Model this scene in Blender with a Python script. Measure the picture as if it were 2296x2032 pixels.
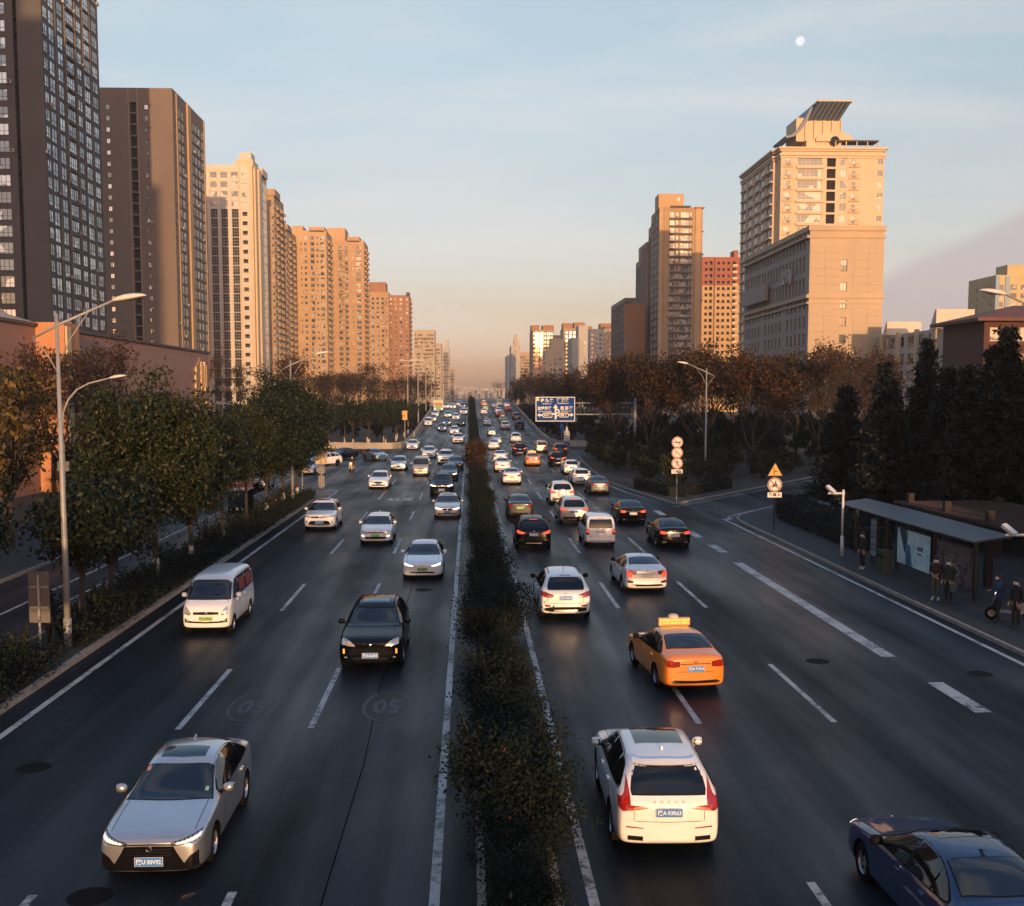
import bpy, bmesh, math, random
import numpy as np
from mathutils import Vector, Matrix
from mathutils.bvhtree import BVHTree

for _o in list(bpy.data.objects):
    bpy.data.objects.remove(_o)
SC = bpy.context.scene
COL = SC.collection
R = math.radians

# ------------------------------------------------------------------ camera
F_PX, PX, PY = 2520.0, 1148.0, 1114.0          # focal length and principal point in photo pixels
CAM_H = 8.0
YAW, PITCH = R(2.174), R(5.148)
cam_d = bpy.data.cameras.new('camera')
cam = bpy.data.objects.new('camera', cam_d); COL.objects.link(cam)
cam.location = (0, 0, CAM_H)
cam.rotation_euler = (math.pi/2 - PITCH, 0, -YAW)
cam_d.sensor_fit = 'HORIZONTAL'; cam_d.sensor_width = 36
cam_d.lens = F_PX/2296*36
cam_d.shift_y = (PY-1016)/2296
cam_d.clip_start = 0.1; cam_d.clip_end = 9000
SC.camera = cam

# ------------------------------------------------------------------ light
SUN_EL, SUN_AZ = R(5.0), R(8.0)                # low sun behind the camera, a little to the right
wld = bpy.data.worlds.new('World'); SC.world = wld; wld.use_nodes = True
wn = wld.node_tree; wn.nodes.clear()
def wnode(t, **k):
    n = wn.nodes.new(t)
    for a, v in k.items(): setattr(n, a, v)
    return n
w_out = wnode('ShaderNodeOutputWorld'); w_bg = wnode('ShaderNodeBackground')
w_sky = wnode('ShaderNodeTexSky', sky_type='NISHITA', sun_disc=False)
w_sky.sun_elevation = SUN_EL; w_sky.sun_rotation = math.pi - SUN_AZ
w_sky.air_density = 1.0; w_sky.dust_density = 1.1; w_sky.ozone_density = 2.0
w_geo = wnode('ShaderNodeTexCoord'); w_sep = wnode('ShaderNodeSeparateXYZ')
wn.links.new(w_geo.outputs['Generated'], w_sep.inputs[0])
w_ramp = wnode('ShaderNodeValToRGB')            # evening tint by height above the horizon, all round
cr = w_ramp.color_ramp
for pos, c in [(0.0, (1.95, 1.20, 1.18)), (.034, (1.92, 1.26, 1.38)), (.074, (1.56, 1.06, 1.12)), (.133, (1.70, 1.20, 1.16)), (.19, (1.82, 1.28, 1.16)), (.263, (2.02, 1.48, 1.26)), (.34, (2.24, 1.66, 1.34)), (.5, (1.95, 2.0, 2.05)), (1.0, (1.25, 1.85, 2.6))]:
    e = cr.elements.new(pos) if pos not in (0.0, 1.0) else cr.elements[0 if pos == 0 else -1]
    e.color = (*c, 1)
wn.links.new(w_sep.outputs['Z'], w_ramp.inputs[0])
w_mul = wnode('ShaderNodeMix', data_type='RGBA', blend_type='MULTIPLY'); w_mul.inputs[0].default_value = 1
wn.links.new(w_sky.outputs[0], w_mul.inputs[6]); wn.links.new(w_ramp.outputs[0], w_mul.inputs[7])
# thin stretched clouds
w_map = wnode('ShaderNodeMapping'); w_map.inputs['Scale'].default_value = (1.3, 1.3, 8)
w_map.inputs['Rotation'].default_value = (0, R(-7), 0)
wn.links.new(w_geo.outputs['Generated'], w_map.inputs[0])
w_noi = wnode('ShaderNodeTexNoise'); w_noi.inputs['Scale'].default_value = 1.5; w_noi.inputs['Detail'].default_value = 7; w_noi.inputs['Roughness'].default_value = .55
w_noi.inputs['Distortion'].default_value = .4
wn.links.new(w_map.outputs[0], w_noi.inputs[0])
w_cr = wnode('ShaderNodeValToRGB'); w_cr.color_ramp.elements[0].position = .44; w_cr.color_ramp.elements[1].position = .72
w_cr.color_ramp.elements[1].color = (.55, .55, .55, 1)
wn.links.new(w_noi.outputs[0], w_cr.inputs[0])
w_cl = wnode('ShaderNodeMix', data_type='RGBA'); w_cl.inputs[7].default_value = (4.2, 3.95, 3.85, 1)
wn.links.new(w_cr.outputs[0], w_cl.inputs[0]); wn.links.new(w_mul.outputs[2], w_cl.inputs[6])
# a flat mauve cloud bank low in the right-hand sky
def wmath(op, a, b=None, c=None, clamp=False):
    n = wnode('ShaderNodeMath', operation=op, use_clamp=clamp)
    for i, v in enumerate((a, b, c)):
        if v is None: continue
        if isinstance(v, (int, float)): n.inputs[i].default_value = v
        else: wn.links.new(v, n.inputs[i])
    return n.outputs[0]
w_az = wmath('ARCTAN2', w_sep.outputs['X'], w_sep.outputs['Y'])
w_edge = wmath('MINIMUM', wmath('MULTIPLY_ADD', w_az, .415, .104-.415*.353), .2)
w_edge = wmath('MULTIPLY', w_edge, wmath('MULTIPLY_ADD', w_az, -1.6, 3.0, True))
w_n2 = wnode('ShaderNodeTexNoise'); w_n2.inputs['Scale'].default_value = 14; w_n2.inputs['Detail'].default_value = 5
wn.links.new(w_geo.outputs['Generated'], w_n2.inputs[0])
w_e2 = wmath('MULTIPLY_ADD', w_n2.outputs[0], .03, w_edge)
w_bank = wmath('MULTIPLY', wmath('SUBTRACT', w_e2, wmath('ADD', w_sep.outputs['Z'], .015)), 70.0, None, True)
w_bank = wmath('MULTIPLY', w_bank, .75)
w_bk = wnode('ShaderNodeMix', data_type='RGBA'); w_bk.inputs[7].default_value = (2.75, 2.42, 2.5, 1)
wn.links.new(w_bank, w_bk.inputs[0]); wn.links.new(w_cl.outputs[2], w_bk.inputs[6])
wn.links.new(w_bk.outputs[2], w_bg.inputs['Color'])
w_bg.inputs['Strength'].default_value = 0.15
wn.links.new(w_bg.outputs[0], w_out.inputs['Surface'])

sun_d = bpy.data.lights.new('sun', 'SUN'); sun_d.energy = 3.6; sun_d.angle = R(.5); sun_d.color = (1.0, .60, .30)
sun = bpy.data.objects.new('sun', sun_d); COL.objects.link(sun)
SUN_DIR = Vector((-math.sin(SUN_AZ)*math.cos(SUN_EL), math.cos(SUN_AZ)*math.cos(SUN_EL), -math.sin(SUN_EL)))
sun.rotation_euler = SUN_DIR.to_track_quat('-Z', 'Y').to_euler()
sun.location = -SUN_DIR*200 + Vector((0, 0, 60))

vs = SC.view_settings
vs.view_transform = 'Standard'; vs.look = 'None'; vs.gamma = 1; vs.use_curve_mapping = False
vs.exposure = 0.5
HAZE = 0.00019
SC.cycles.volume_bounces = 0
SC.cycles.max_bounces = 6

# ------------------------------------------------------------------ pixels to places
_F = Vector((math.sin(YAW)*math.cos(PITCH), math.cos(YAW)*math.cos(PITCH), -math.sin(PITCH)))
_R = Vector((math.cos(YAW), -math.sin(YAW), 0))
_U = _R.cross(_F)
def ray(x, y):
    return _F + _R*((x-PX)/F_PX) + _U*((PY-y)/F_PX)
def at_Y(x, y, Y):
    d = ray(x, y); t = Y/d.y
    return Vector((d.x*t, Y, CAM_H+d.z*t))
def road_z(Y):                                   # flat street, then the ramp and crest of a road bridge
    s = .036
    if Y < 165: return 0.0
    if Y < 215: return .5*s*(Y-165)**2/50
    if Y < 290: return .5*s*50 + s*(Y-215)
    if Y < 490:
        return .5*s*50 + s*75 + s*(Y-290) - .5*s*(Y-290)**2/100
    return max(0.0, .5*s*50 + s*75 - s*(Y-490))
def ground(x, y, prof=True):
    d = ray(x, y)
    if d.z >= -1e-5: raise ValueError('above horizon')
    t = -CAM_H/d.z
    if not prof or t*d.y < 165: return Vector((d.x*t, d.y*t, 0))
    lo, Y = 100.0, 100.0
    while Y < 700:
        tt = Y/d.y
        if CAM_H + d.z*tt <= road_z(Y): break
        Y += .5
    tt = Y/d.y
    return Vector((d.x*tt, Y, road_z(Y)))

# ------------------------------------------------------------------ object helpers
def link(o, parent=None):
    COL.objects.link(o)
    if parent is not None: o.parent = parent
    return o
def tag(o, label=None, cat=None, group=None, kind=None):
    if label: o['label'] = label
    if cat: o['category'] = cat
    if group: o['group'] = group
    if kind: o['kind'] = kind
    return o
def empty(name, loc=(0, 0, 0), rz=0.0):
    o = bpy.data.objects.new(name, None); o.empty_display_size = .3
    o.location = loc; o.rotation_euler = (0, 0, rz)
    return link(o)
def copy_tree(o, parent=None):
    c = o.copy(); COL.objects.link(c); c.parent = parent
    for ch in o.children: copy_tree(ch, c)
    return c
class MB:
    """collects vertices and faces for one mesh"""
    def __init__(s): s.v = []; s.f = []; s.m = []
    def add(s, vs, fs, mi=0):
        b = len(s.v); s.v.extend([tuple(p) for p in vs])
        for f in fs: s.f.append(tuple(b+i for i in f)); s.m.append(mi)
    def box(s, x0, y0, z0, x1, y1, z1, mi=0, M=None):
        vs = [(x0,y0,z0),(x1,y0,z0),(x1,y1,z0),(x0,y1,z0),(x0,y0,z1),(x1,y0,z1),(x1,y1,z1),(x0,y1,z1)]
        if M is not None: vs = [M@Vector(p) for p in vs]
        s.add(vs, [(0,3,2,1),(4,5,6,7),(0,1,5,4),(1,2,6,5),(2,3,7,6),(3,0,4,7)], mi)
    def tube(s, pts, rads, n=8, mi=0, cap=True):
        pts = [Vector(p) for p in pts]
        if not hasattr(rads, '__len__'): rads = [rads]*len(pts)
        b = len(s.v); up = None
        for i, p in enumerate(pts):
            d = (pts[min(i+1, len(pts)-1)]-pts[max(i-1, 0)])
            d = d.normalized() if d.length > 1e-9 else Vector((0,0,1))
            if up is None:
                up = Vector((1,0,0)) if abs(d.x) < .8 else Vector((0,1,0))
            a = (up - d*up.dot(d)).normalized(); bb = d.cross(a); up = a
            for k in range(n):
                t = 2*math.pi*k/n
                s.v.append(tuple(p + (a*math.cos(t)+bb*math.sin(t))*rads[i]))
        for i in range(len(pts)-1):
            for k in range(n):
                k2 = (k+1) % n
                s.f.append((b+i*n+k, b+i*n+k2, b+(i+1)*n+k2, b+(i+1)*n+k)); s.m.append(mi)
        if cap:
            s.f.append(tuple(b+k for k in range(n))[::-1]); s.m.append(mi)
            e = b+(len(pts)-1)*n
            s.f.append(tuple(e+k for k in range(n))); s.m.append(mi)
    def lathe(s, prof, c=(0,0,0), n=16, axis='z', mi=0):
        b = len(s.v)
        for (r, h) in prof:
            for k in range(n):
                t = 2*math.pi*k/n
                if axis == 'z': p = (r*math.cos(t), r*math.sin(t), h)
                elif axis == 'x': p = (h, r*math.cos(t), r*math.sin(t))
                else: p = (r*math.cos(t), h, r*math.sin(t))
                s.v.append((p[0]+c[0], p[1]+c[1], p[2]+c[2]))
        for i in range(len(prof)-1):
            for k in range(n):
                k2 = (k+1) % n
                s.f.append((b+i*n+k, b+i*n+k2, b+(i+1)*n+k2, b+(i+1)*n+k)); s.m.append(mi)
    def prism(s, poly, fn, h0, h1, mi=0):
        """poly of (a, b); fn(a, b, h) gives a point; extruded from h0 to h1"""
        n = len(poly)
        vs = [fn(a, b, h0) for a, b in poly] + [fn(a, b, h1) for a, b in poly]
        s.add(vs, [tuple(range(n))[::-1], tuple(range(n, 2*n))] + [(i, (i+1) % n, n+(i+1) % n, n+i) for i in range(n)], mi)
    def mesh(s, name, mats, smooth=False):
        me = bpy.data.meshes.new(name); me.from_pydata(s.v, [], s.f); 
        for m in (mats if isinstance(mats, (list, tuple)) else [mats]): me.materials.append(m)
        if any(s.m): me.polygons.foreach_set('material_index', s.m)
        if smooth: me.polygons.foreach_set('use_smooth', [True]*len(me.polygons)); 
        me.update()
        return me
    def build(s, name, mats, parent=None, smooth=False, angle=None):
        me = s.mesh(name, mats, smooth or angle is not None)
        if angle is not None: me.set_sharp_from_angle(angle=R(angle))
        return link(bpy.data.objects.new(name, me), parent)
def obj(name, me, parent=None, loc=None, rot=None, M=None):
    o = bpy.data.objects.new(name, me); link(o, parent)
    if loc is not None: o.location = loc
    if rot is not None: o.rotation_euler = rot
    if M is not None: o.matrix_local = M
    return o
def text_mesh(txt, size, mat, depth=.002, align='CENTER', bold=0.0):
    cu = bpy.data.curves.new('text', 'FONT'); cu.body = txt; cu.size = size
    cu.align_x = align; cu.align_y = 'CENTER'; cu.extrude = depth; cu.resolution_u = 2; cu.offset = bold
    o = bpy.data.objects.new('text', cu); COL.objects.link(o)
    dg = bpy.context.evaluated_depsgraph_get(); dg.update()
    me = bpy.data.meshes.new_from_object(o.evaluated_get(dg))
    bpy.data.objects.remove(o); bpy.data.curves.remove(cu)
    me.materials.clear(); me.materials.append(mat); me.name = 'lettering'
    return me
FACE_CAM = Matrix(((1,0,0,0),(0,0,-1,0),(0,1,0,0),(0,0,0,1)))   # text plane xy to world xz, reading from -Y

# ------------------------------------------------------------------ materials
_M = {}
def mat(name, col, rough=.6, metal=0.0, var=0.0, vscale=3.0, bump=0.0, bscale=40.0, coat=0.0, spec=.5, emit=None, estr=0.0, rand=0.0, trans=0.0, stretch=None):
    if name in _M: return _M[name]
    m = bpy.data.materials.new(name); m.use_nodes = True; nt = m.node_tree; b = nt.nodes['Principled BSDF']
    b.inputs['Base Color'].default_value = (*col, 1); b.inputs['Roughness'].default_value = rough
    b.inputs['Metallic'].default_value = metal; b.inputs['Coat Weight'].default_value = coat
    b.inputs['Coat Roughness'].default_value = .04; b.inputs['Specular IOR Level'].default_value = spec
    tc = None
    if var or bump:
        tc = nt.nodes.new('ShaderNodeTexCoord'); src = tc.outputs['Object']
        if stretch:
            mp = nt.nodes.new('ShaderNodeMapping'); mp.inputs['Scale'].default_value = stretch
            nt.links.new(src, mp.inputs[0]); src = mp.outputs[0]
    last = None
    if var:
        n = nt.nodes.new('ShaderNodeTexNoise'); n.inputs['Scale'].default_value = vscale; n.inputs['Detail'].default_value = 6; n.inputs['Roughness'].default_value = .62
        nt.links.new(src, n.inputs['Vector'])
        r = nt.nodes.new('ShaderNodeValToRGB')
        r.color_ramp.elements[0].position = .28; r.color_ramp.elements[1].position = .72
        r.color_ramp.elements[0].color = (*[c*(1-var) for c in col], 1); r.color_ramp.elements[1].color = (*[min(1, c*(1+var)) for c in col], 1)
        nt.links.new(n.outputs[0], r.inputs[0]); last = r.outputs[0]
    if rand:
        oi = nt.nodes.new('ShaderNodeObjectInfo'); mr = nt.nodes.new('ShaderNodeMapRange')
        mr.inputs[3].default_value = 1-rand; mr.inputs[4].default_value = 1+rand
        nt.links.new(oi.outputs['Random'], mr.inputs[0])
        mx = nt.nodes.new('ShaderNodeVectorMath'); mx.operation = 'SCALE'
        if last is None: mx.inputs[0].default_value = col
        else: nt.links.new(last, mx.inputs[0])
        nt.links.new(mr.outputs[0], mx.inputs['Scale']); last = mx.outputs[0]
    if last is not None: nt.links.new(last, b.inputs['Base Color'])
    if bump:
        n2 = nt.nodes.new('ShaderNodeTexNoise'); n2.inputs['Scale'].default_value = bscale; n2.inputs['Detail'].default_value = 4
        nt.links.new(src, n2.inputs['Vector'])
        bp = nt.nodes.new('ShaderNodeBump'); bp.inputs['Strength'].default_value = bump; bp.inputs['Distance'].default_value = .02
        nt.links.new(n2.outputs[0], bp.inputs['Height']); nt.links.new(bp.outputs[0], b.inputs['Normal'])
    if emit:
        b.inputs['Emission Color'].default_value = (*emit, 1); b.inputs['Emission Strength'].default_value = estr
    if trans: b.inputs['Transmission Weight'].default_value = trans
    _M[name] = m
    return m
# ================================================================== the setting
def mat_asphalt(name, col, wear=True):
    m = bpy.data.materials.new(name); m.use_nodes = True; nt = m.node_tree; b = nt.nodes['Principled BSDF']; L = nt.links.new
    g = nt.nodes.new('ShaderNodeNewGeometry'); 
    fine = nt.nodes.new('ShaderNodeTexNoise'); fine.inputs['Scale'].default_value = 5; fine.inputs['Detail'].default_value = 8; fine.inputs['Roughness'].default_value = .75
    L(g.outputs['Position'], fine.inputs['Vector'])
    mp = nt.nodes.new('ShaderNodeMapping'); mp.inputs['Scale'].default_value = (.5, .02, .1); L(g.outputs['Position'], mp.inputs[0])
    st = nt.nodes.new('ShaderNodeTexNoise'); st.inputs['Scale'].default_value = 1.6; st.inputs['Detail'].default_value = 5; L(mp.outputs[0], st.inputs['Vector'])
    mp2 = nt.nodes.new('ShaderNodeMapping'); mp2.inputs['Scale'].default_value = (.3, .09, .1); L(g.outputs['Position'], mp2.inputs[0])
    bl = nt.nodes.new('ShaderNodeTexNoise'); bl.inputs['Scale'].default_value = 1.0; bl.inputs['Detail'].default_value = 6; L(mp2.outputs[0], bl.inputs['Vector'])
    a1 = nt.nodes.new('ShaderNodeMath'); a1.operation = 'ADD'; L(st.outputs[0], a1.inputs[0]); L(bl.outputs[0], a1.inputs[1])
    a2 = nt.nodes.new('ShaderNodeMath'); a2.operation = 'MULTIPLY_ADD'; a2.inputs[1].default_value = .55; L(fine.outputs[0], a2.inputs[0]); L(a1.outputs[0], a2.inputs[2])
    rp = nt.nodes.new('ShaderNodeValToRGB'); rp.color_ramp.elements[0].position = .95/1.6; rp.color_ramp.elements[1].position = 1.0
    mrn = nt.nodes.new('ShaderNodeMath'); mrn.operation = 'DIVIDE'; mrn.inputs[1].default_value = 1.6; L(a2.outputs[0], mrn.inputs[0])
    rp.color_ramp.elements[0].color = (*[c*.45 for c in col], 1); rp.color_ramp.elements[1].color = (*[c*2.1 for c in col], 1)
    L(mrn.outputs[0], rp.inputs[0])
    # aggregate sparkle
    vo = nt.nodes.new('ShaderNodeTexVoronoi'); vo.inputs['Scale'].default_value = 11; L(g.outputs['Position'], vo.inputs['Vector'])
    gt = nt.nodes.new('ShaderNodeMath'); gt.operation = 'LESS_THAN'; gt.inputs[1].default_value = .16; L(vo.outputs['Distance'], gt.inputs[0])
    mx = nt.nodes.new('ShaderNodeMix'); mx.data_type = 'RGBA'; mx.inputs[7].default_value = (col[0]*5, col[1]*4.4, col[2]*4, 1)
    sc = nt.nodes.new('ShaderNodeMath'); sc.operation = 'MULTIPLY'; sc.inputs[1].default_value = .5; L(gt.outputs[0], sc.inputs[0])
    L(sc.outputs[0], mx.inputs[0]); L(rp.outputs[0], mx.inputs[6]); L(mx.outputs[2], b.inputs['Base Color'])
    rr = nt.nodes.new('ShaderNodeMapRange'); rr.inputs[1].default_value = .5; rr.inputs[2].default_value = 1.4; rr.inputs[3].default_value = .64; rr.inputs[4].default_value = .27
    L(a1.outputs[0], rr.inputs[0]); L(rr.outputs[0], b.inputs['Roughness']); sp_ = nt.nodes.new('ShaderNodeMapRange'); sp_.inputs[1].default_value = .8; sp_.inputs[2].default_value = 1.25; sp_.inputs[3].default_value = .05; sp_.inputs[4].default_value = .14; L(a1.outputs[0], sp_.inputs[0]); L(sp_.outputs[0], b.inputs['Specular IOR Level'])
    bp = nt.nodes.new('ShaderNodeBump'); bp.inputs['Strength'].default_value = .35; bp.inputs['Distance'].default_value = .012
    L(fine.outputs[0], bp.inputs['Height']); L(bp.outputs[0], b.inputs['Normal'])
    return m
def mat_paint_line():
    m = bpy.data.materials.new('road paint'); m.use_nodes = True; nt = m.node_tree; b = nt.nodes['Principled BSDF']; L = nt.links.new
    g = nt.nodes.new('ShaderNodeNewGeometry')
    n = nt.nodes.new('ShaderNodeTexNoise'); n.inputs['Scale'].default_value = 4.5; n.inputs['Detail'].default_value = 9; n.inputs['Roughness'].default_value = .8; L(g.outputs['Position'], n.inputs['Vector'])
    n2 = nt.nodes.new('ShaderNodeTexNoise'); n2.inputs['Scale'].default_value = .7; n2.inputs['Detail'].default_value = 3; L(g.outputs['Position'], n2.inputs['Vector'])
    a = nt.nodes.new('ShaderNodeMath'); a.operation = 'MULTIPLY_ADD'; a.inputs[1].default_value = .6; L(n2.outputs[0], a.inputs[0]); L(n.outputs[0], a.inputs[2])
    r = nt.nodes.new('ShaderNodeValToRGB'); r.color_ramp.elements[0].position = .66; r.color_ramp.elements[1].position = .82
    r.color_ramp.elements[0].color = (.055, .058, .062, 1); r.color_ramp.elements[1].color = (.42, .41, .40, 1); L(a.outputs[0], r.inputs[0])
    L(r.outputs[0], b.inputs['Base Color']); b.inputs['Roughness'].default_value = .6
    return m
M_ASPH = mat_asphalt('asphalt', (.0080, .0120, .0175))
M_PATCH = mat_asphalt('asphalt patch', (.007, .008, .010))
M_LINE = mat_paint_line()
M_WORN = mat('worn road paint', (.10, .105, .11), .6, var=.4, vscale=6)
M_WORN2 = mat('faded road paint', (.04, .043, .047), .6, var=.4, vscale=6)
M_KERB = mat('kerb concrete', (.26, .22, .19), .8, var=.35, vscale=4, bump=.4)
M_SOIL = mat('soil', (.035, .028, .02), .95, var=.5, vscale=5, bump=.6, bscale=12)
M_PAVE = mat('pavement', (.024, .025, .028), .85, var=.3, vscale=2.5, bump=.3, bscale=25)
M_CONC = mat('bridge concrete', (.36, .30, .24), .8, var=.25, vscale=.7, bump=.3, bscale=10)
M_GROUND = mat('ground', (.035, .034, .026), .95, var=.4, vscale=.2)

def structure(o): return tag(o, kind='structure')
mb = MB(); mb.box(-2600, -500, -.6, 2600, 4600, -.05); structure(mb.build('ground', M_GROUND))
# flat street up to the foot of the ramp, then the ramp
mb = MB()
mb.add([(-60,-60,0),(60,-60,0),(60,165,0),(-60,165,0)], [(0,1,2,3)])
YS = [165+5*i for i in range(0, 80)]
rows = []
for Y in YS:
    z = road_z(Y); rows.append([(-10.05, Y, z), (13.05, Y, z)])
b0 = len(mb.v)
for r_ in rows: mb.v.extend(r_)
for i in range(len(rows)-1):
    a = b0+2*i; mb.f.append((a, a+1, a+3, a+2)); mb.m.append(0)
ROAD = structure(mb.build('road', M_ASPH))
mb = MB(); mb.add([(-60,165.05,-.004),(-10.05,165.05,-.004),(-10.05,178,-.004),(-60,178,-.004)], [(0,1,2,3)]); structure(mb.build('side_street', M_ASPH))
mb = MB(); mb.add([(13.05,165.05,-.004),(60,165.05,-.004),(60,178,-.004),(13.05,178,-.004)], [(0,1,2,3)]); structure(mb.build('side_street', M_ASPH))

def flat_strip(mb, x0, x1, y0, y1, h=.004):
    n = 1 if y1 <= 165 else max(1, int((y1-y0)/5)+1)
    for i in range(n):
        a, b = y0+(y1-y0)*i/n, y0+(y1-y0)*(i+1)/n
        mb.add([(x0,a,road_z(a)+h),(x1,a,road_z(a)+h),(x1,b,road_z(b)+h),(x0,b,road_z(b)+h)], [(0,1,2,3)])
def line_obj(name, x, w, y0, y1):
    mb = MB(); flat_strip(mb, x-w/2, x+w/2, y0, y1); return mb.build(name, M_LINE, ROAD)
line_obj('edge_line', -.58, .17, -20, 480)
line_obj('edge_line', 1.95, .17, -20, 480)
line_obj('edge_line', -11.05, .18, -20, 92)
line_obj('edge_line', 16.5, .17, -20, 71.8)
line_obj('edge_line', -9.45, .15, 172, 480)
line_obj('edge_line', 12.4, .15, 178, 480)
line_obj('edge_line', -17.2, .13, -10, 110)
dash_me = {}
for x, w, ln in ((-7.03, .15, 6), (-3.85, .15, 6), (5.6, .15, 6), (8.95, .15, 6)):
    k = 0
    while True:
        y0 = 26.7 + 15*k - 30; k += 1
        if y0 > 450: break
        if y0 + ln < 165:
            if w not in dash_me:
                mb = MB(); mb.add([(-w/2,0,.004),(w/2,0,.004),(w/2,ln,.004),(-w/2,ln,.004)], [(0,1,2,3)]); dash_me[w] = mb.mesh('lane_dash', M_LINE)
            obj('lane_dash', dash_me[w], ROAD, (x, y0, 0))
        else: line_obj('lane_dash', x, w, y0, y0+ln)
for y0 in (12, 18, 27.4, 56.6, 62.6, 68.6, 74.6):
    line_obj('wide_lane_dash', 13.0, .45, y0, y0+3)
line_obj('wide_lane_line', 12.85, .45, 33.5, 53)
for k in range(8): line_obj('lane_dash', -19.3 if k % 2 else -15.7, .12, 20+12*k, 24+12*k)

def edge_path(name, pts, w=.15, h=.004, m=None, parent=ROAD):
    mb = MB(); P = [Vector((p[0], p[1], 0)) for p in pts]; L_, R_ = [], []
    for i, p in enumerate(P):
        d = (P[min(i+1, len(P)-1)]-P[max(i-1, 0)]).normalized(); n = Vector((-d.y, d.x, 0))
        L_.append(p+n*w/2+Vector((0,0,h))); R_.append(p-n*w/2+Vector((0,0,h)))
    b = L_+R_; n = len(P)
    mb.add(b, [(n+i, n+i+1, i+1, i) for i in range(n-1)])
    return mb.build(name, m or M_LINE, parent)

def offset_poly(poly, d):
    n = len(poly); out = []
    area = sum(poly[i][0]*poly[(i+1) % n][1]-poly[(i+1) % n][0]*poly[i][1] for i in range(n))
    s = 1 if area > 0 else -1
    for i in range(n):
        p0, p1, p2 = Vector(poly[i-1]), Vector(poly[i]), Vector(poly[(i+1) % n])
        a = (p1-p0).normalized(); b = (p2-p1).normalized()
        na, nb = Vector((-a.y, a.x))*s, Vector((-b.y, b.x))*s
        m = (na+nb); m = m/max(.3, m.length_squared)*2 if m.length > 1e-6 else na
        out.append(tuple(p1+m*d))
    return out
def raised(name, poly, top_mat, h=.13, kw=.14, topname='planting_soil', drop=.03):
    """a kerbed raised area: kerb ring with a filled top"""
    inn = offset_poly(poly, kw); n = len(poly); mb = MB()
    vs = [(*p, -.03) for p in poly]+[(*p, h) for p in poly]+[(*p, h) for p in inn]+[(*p, -.03) for p in inn]
    fs = []
    for i in range(n):
        j = (i+1) % n
        fs += [(i, j, n+j, n+i), (n+i, n+j, 2*n+j, 2*n+i), (2*n+i, 2*n+j, 3*n+j, 3*n+i)]
    mb.add(vs, fs)
    k = structure(mb.build(name+'_kerb', M_KERB))
    mb = MB(); mb.add([(*p, h-drop) for p in inn], [tuple(range(n))])
    structure(mb.build(name, top_mat))
    return k
def arc(cx, cy, r, a0, a1, n=6): return [(cx+r*math.cos(R(a0+(a1-a0)*i/n)), cy+r*math.sin(R(a0+(a1-a0)*i/n))) for i in range(n+1)]

MED_X0, MED_X1 = .1, 1.45
raised('median', [(MED_X0,-30),(MED_X1,-30),(MED_X1,164.9),(MED_X0,164.9)], M_SOIL)
# median on the ramp
mb = MB()
for i in range(0, 62):
    a, b = 165+5*i, 170+5*i; za, zb = road_z(a), road_z(b)
    for (x0, x1, h0, h1) in ((MED_X0, MED_X0+.14, .13, .13), (MED_X1-.14, MED_X1, .13, .13), (MED_X0+.14, MED_X1-.14, .1, .1)):
        mi = 0 if h0 > .12 else 1
        mb.add([(x0,a,za+h0),(x1,a,za+h0),(x1,b,zb+h1),(x0,b,zb+h1)], [(0,1,2,3)], mi)
    for x, s in ((MED_X0, 1), (MED_X1, -1)):
        mb.add([(x,a,za),(x,b,zb),(x,b,zb+.13),(x,a,za+.13)], [(0,1,2,3)])
structure(mb.build('bridge_median', [M_KERB, M_SOIL]))
SEP = [(-14.3,-30),(-11.8,-30),(-11.8,88)] + arc(-13.05, 88, 1.25, 0, 180, 8) + []
raised('separator', SEP, M_SOIL)
raised('left_pavement', [(-59.5,-30),(-20.0,-30),(-20.0,112)] + arc(-24, 112, 4, 0, 90, 5)[1:] + [(-59.5,116)], M_PAVE, topname='paving', drop=.004)
raised('right_pavement', [(17.0,-30),(59.5,-30),(59.5,126),(40,104),(19.6,76.3)] + [(17.9,73.6),(17.2,71.6),(17.0,69)], M_PAVE, drop=.004)
ISL = [(15.1,81.6),(59.5,146),(59.5,159),(40,159),(20,157),(16.5,153.5),(14.3,147),(13.4,130),(12.9,115),(12.6,105),(13.6,93)]
raised('right_island', ISL, M_SOIL)
edge_path('edge_line', [(12.1,128),(12.0,105),(13.0,92.5),(14.75,80.2),(30,101.6),(58,141)])
edge_path('edge_line', [(16.5,71.75),(17.4,73.9),(19.2,76.6),(30,91)])
edge_path('edge_line', [(16.5,71.75),(17.05,72.5)], w=.5)
# hatched nose in front of the separator
edge_path('nose_line', [(-11.05,92)] + [(-12.55+1.5*math.cos(R(t)), 93.5+3.2*math.sin(R(t))) for t in range(0, 181, 20)] + [(-14.05,90)], w=.17)
for k in range(4):
    y = 91.2+1.3*k; edge_path('nose_stripe', [(-11.25-.1*k, y+.2),(-13.75+.12*k, y-.5)], w=.35)
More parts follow.
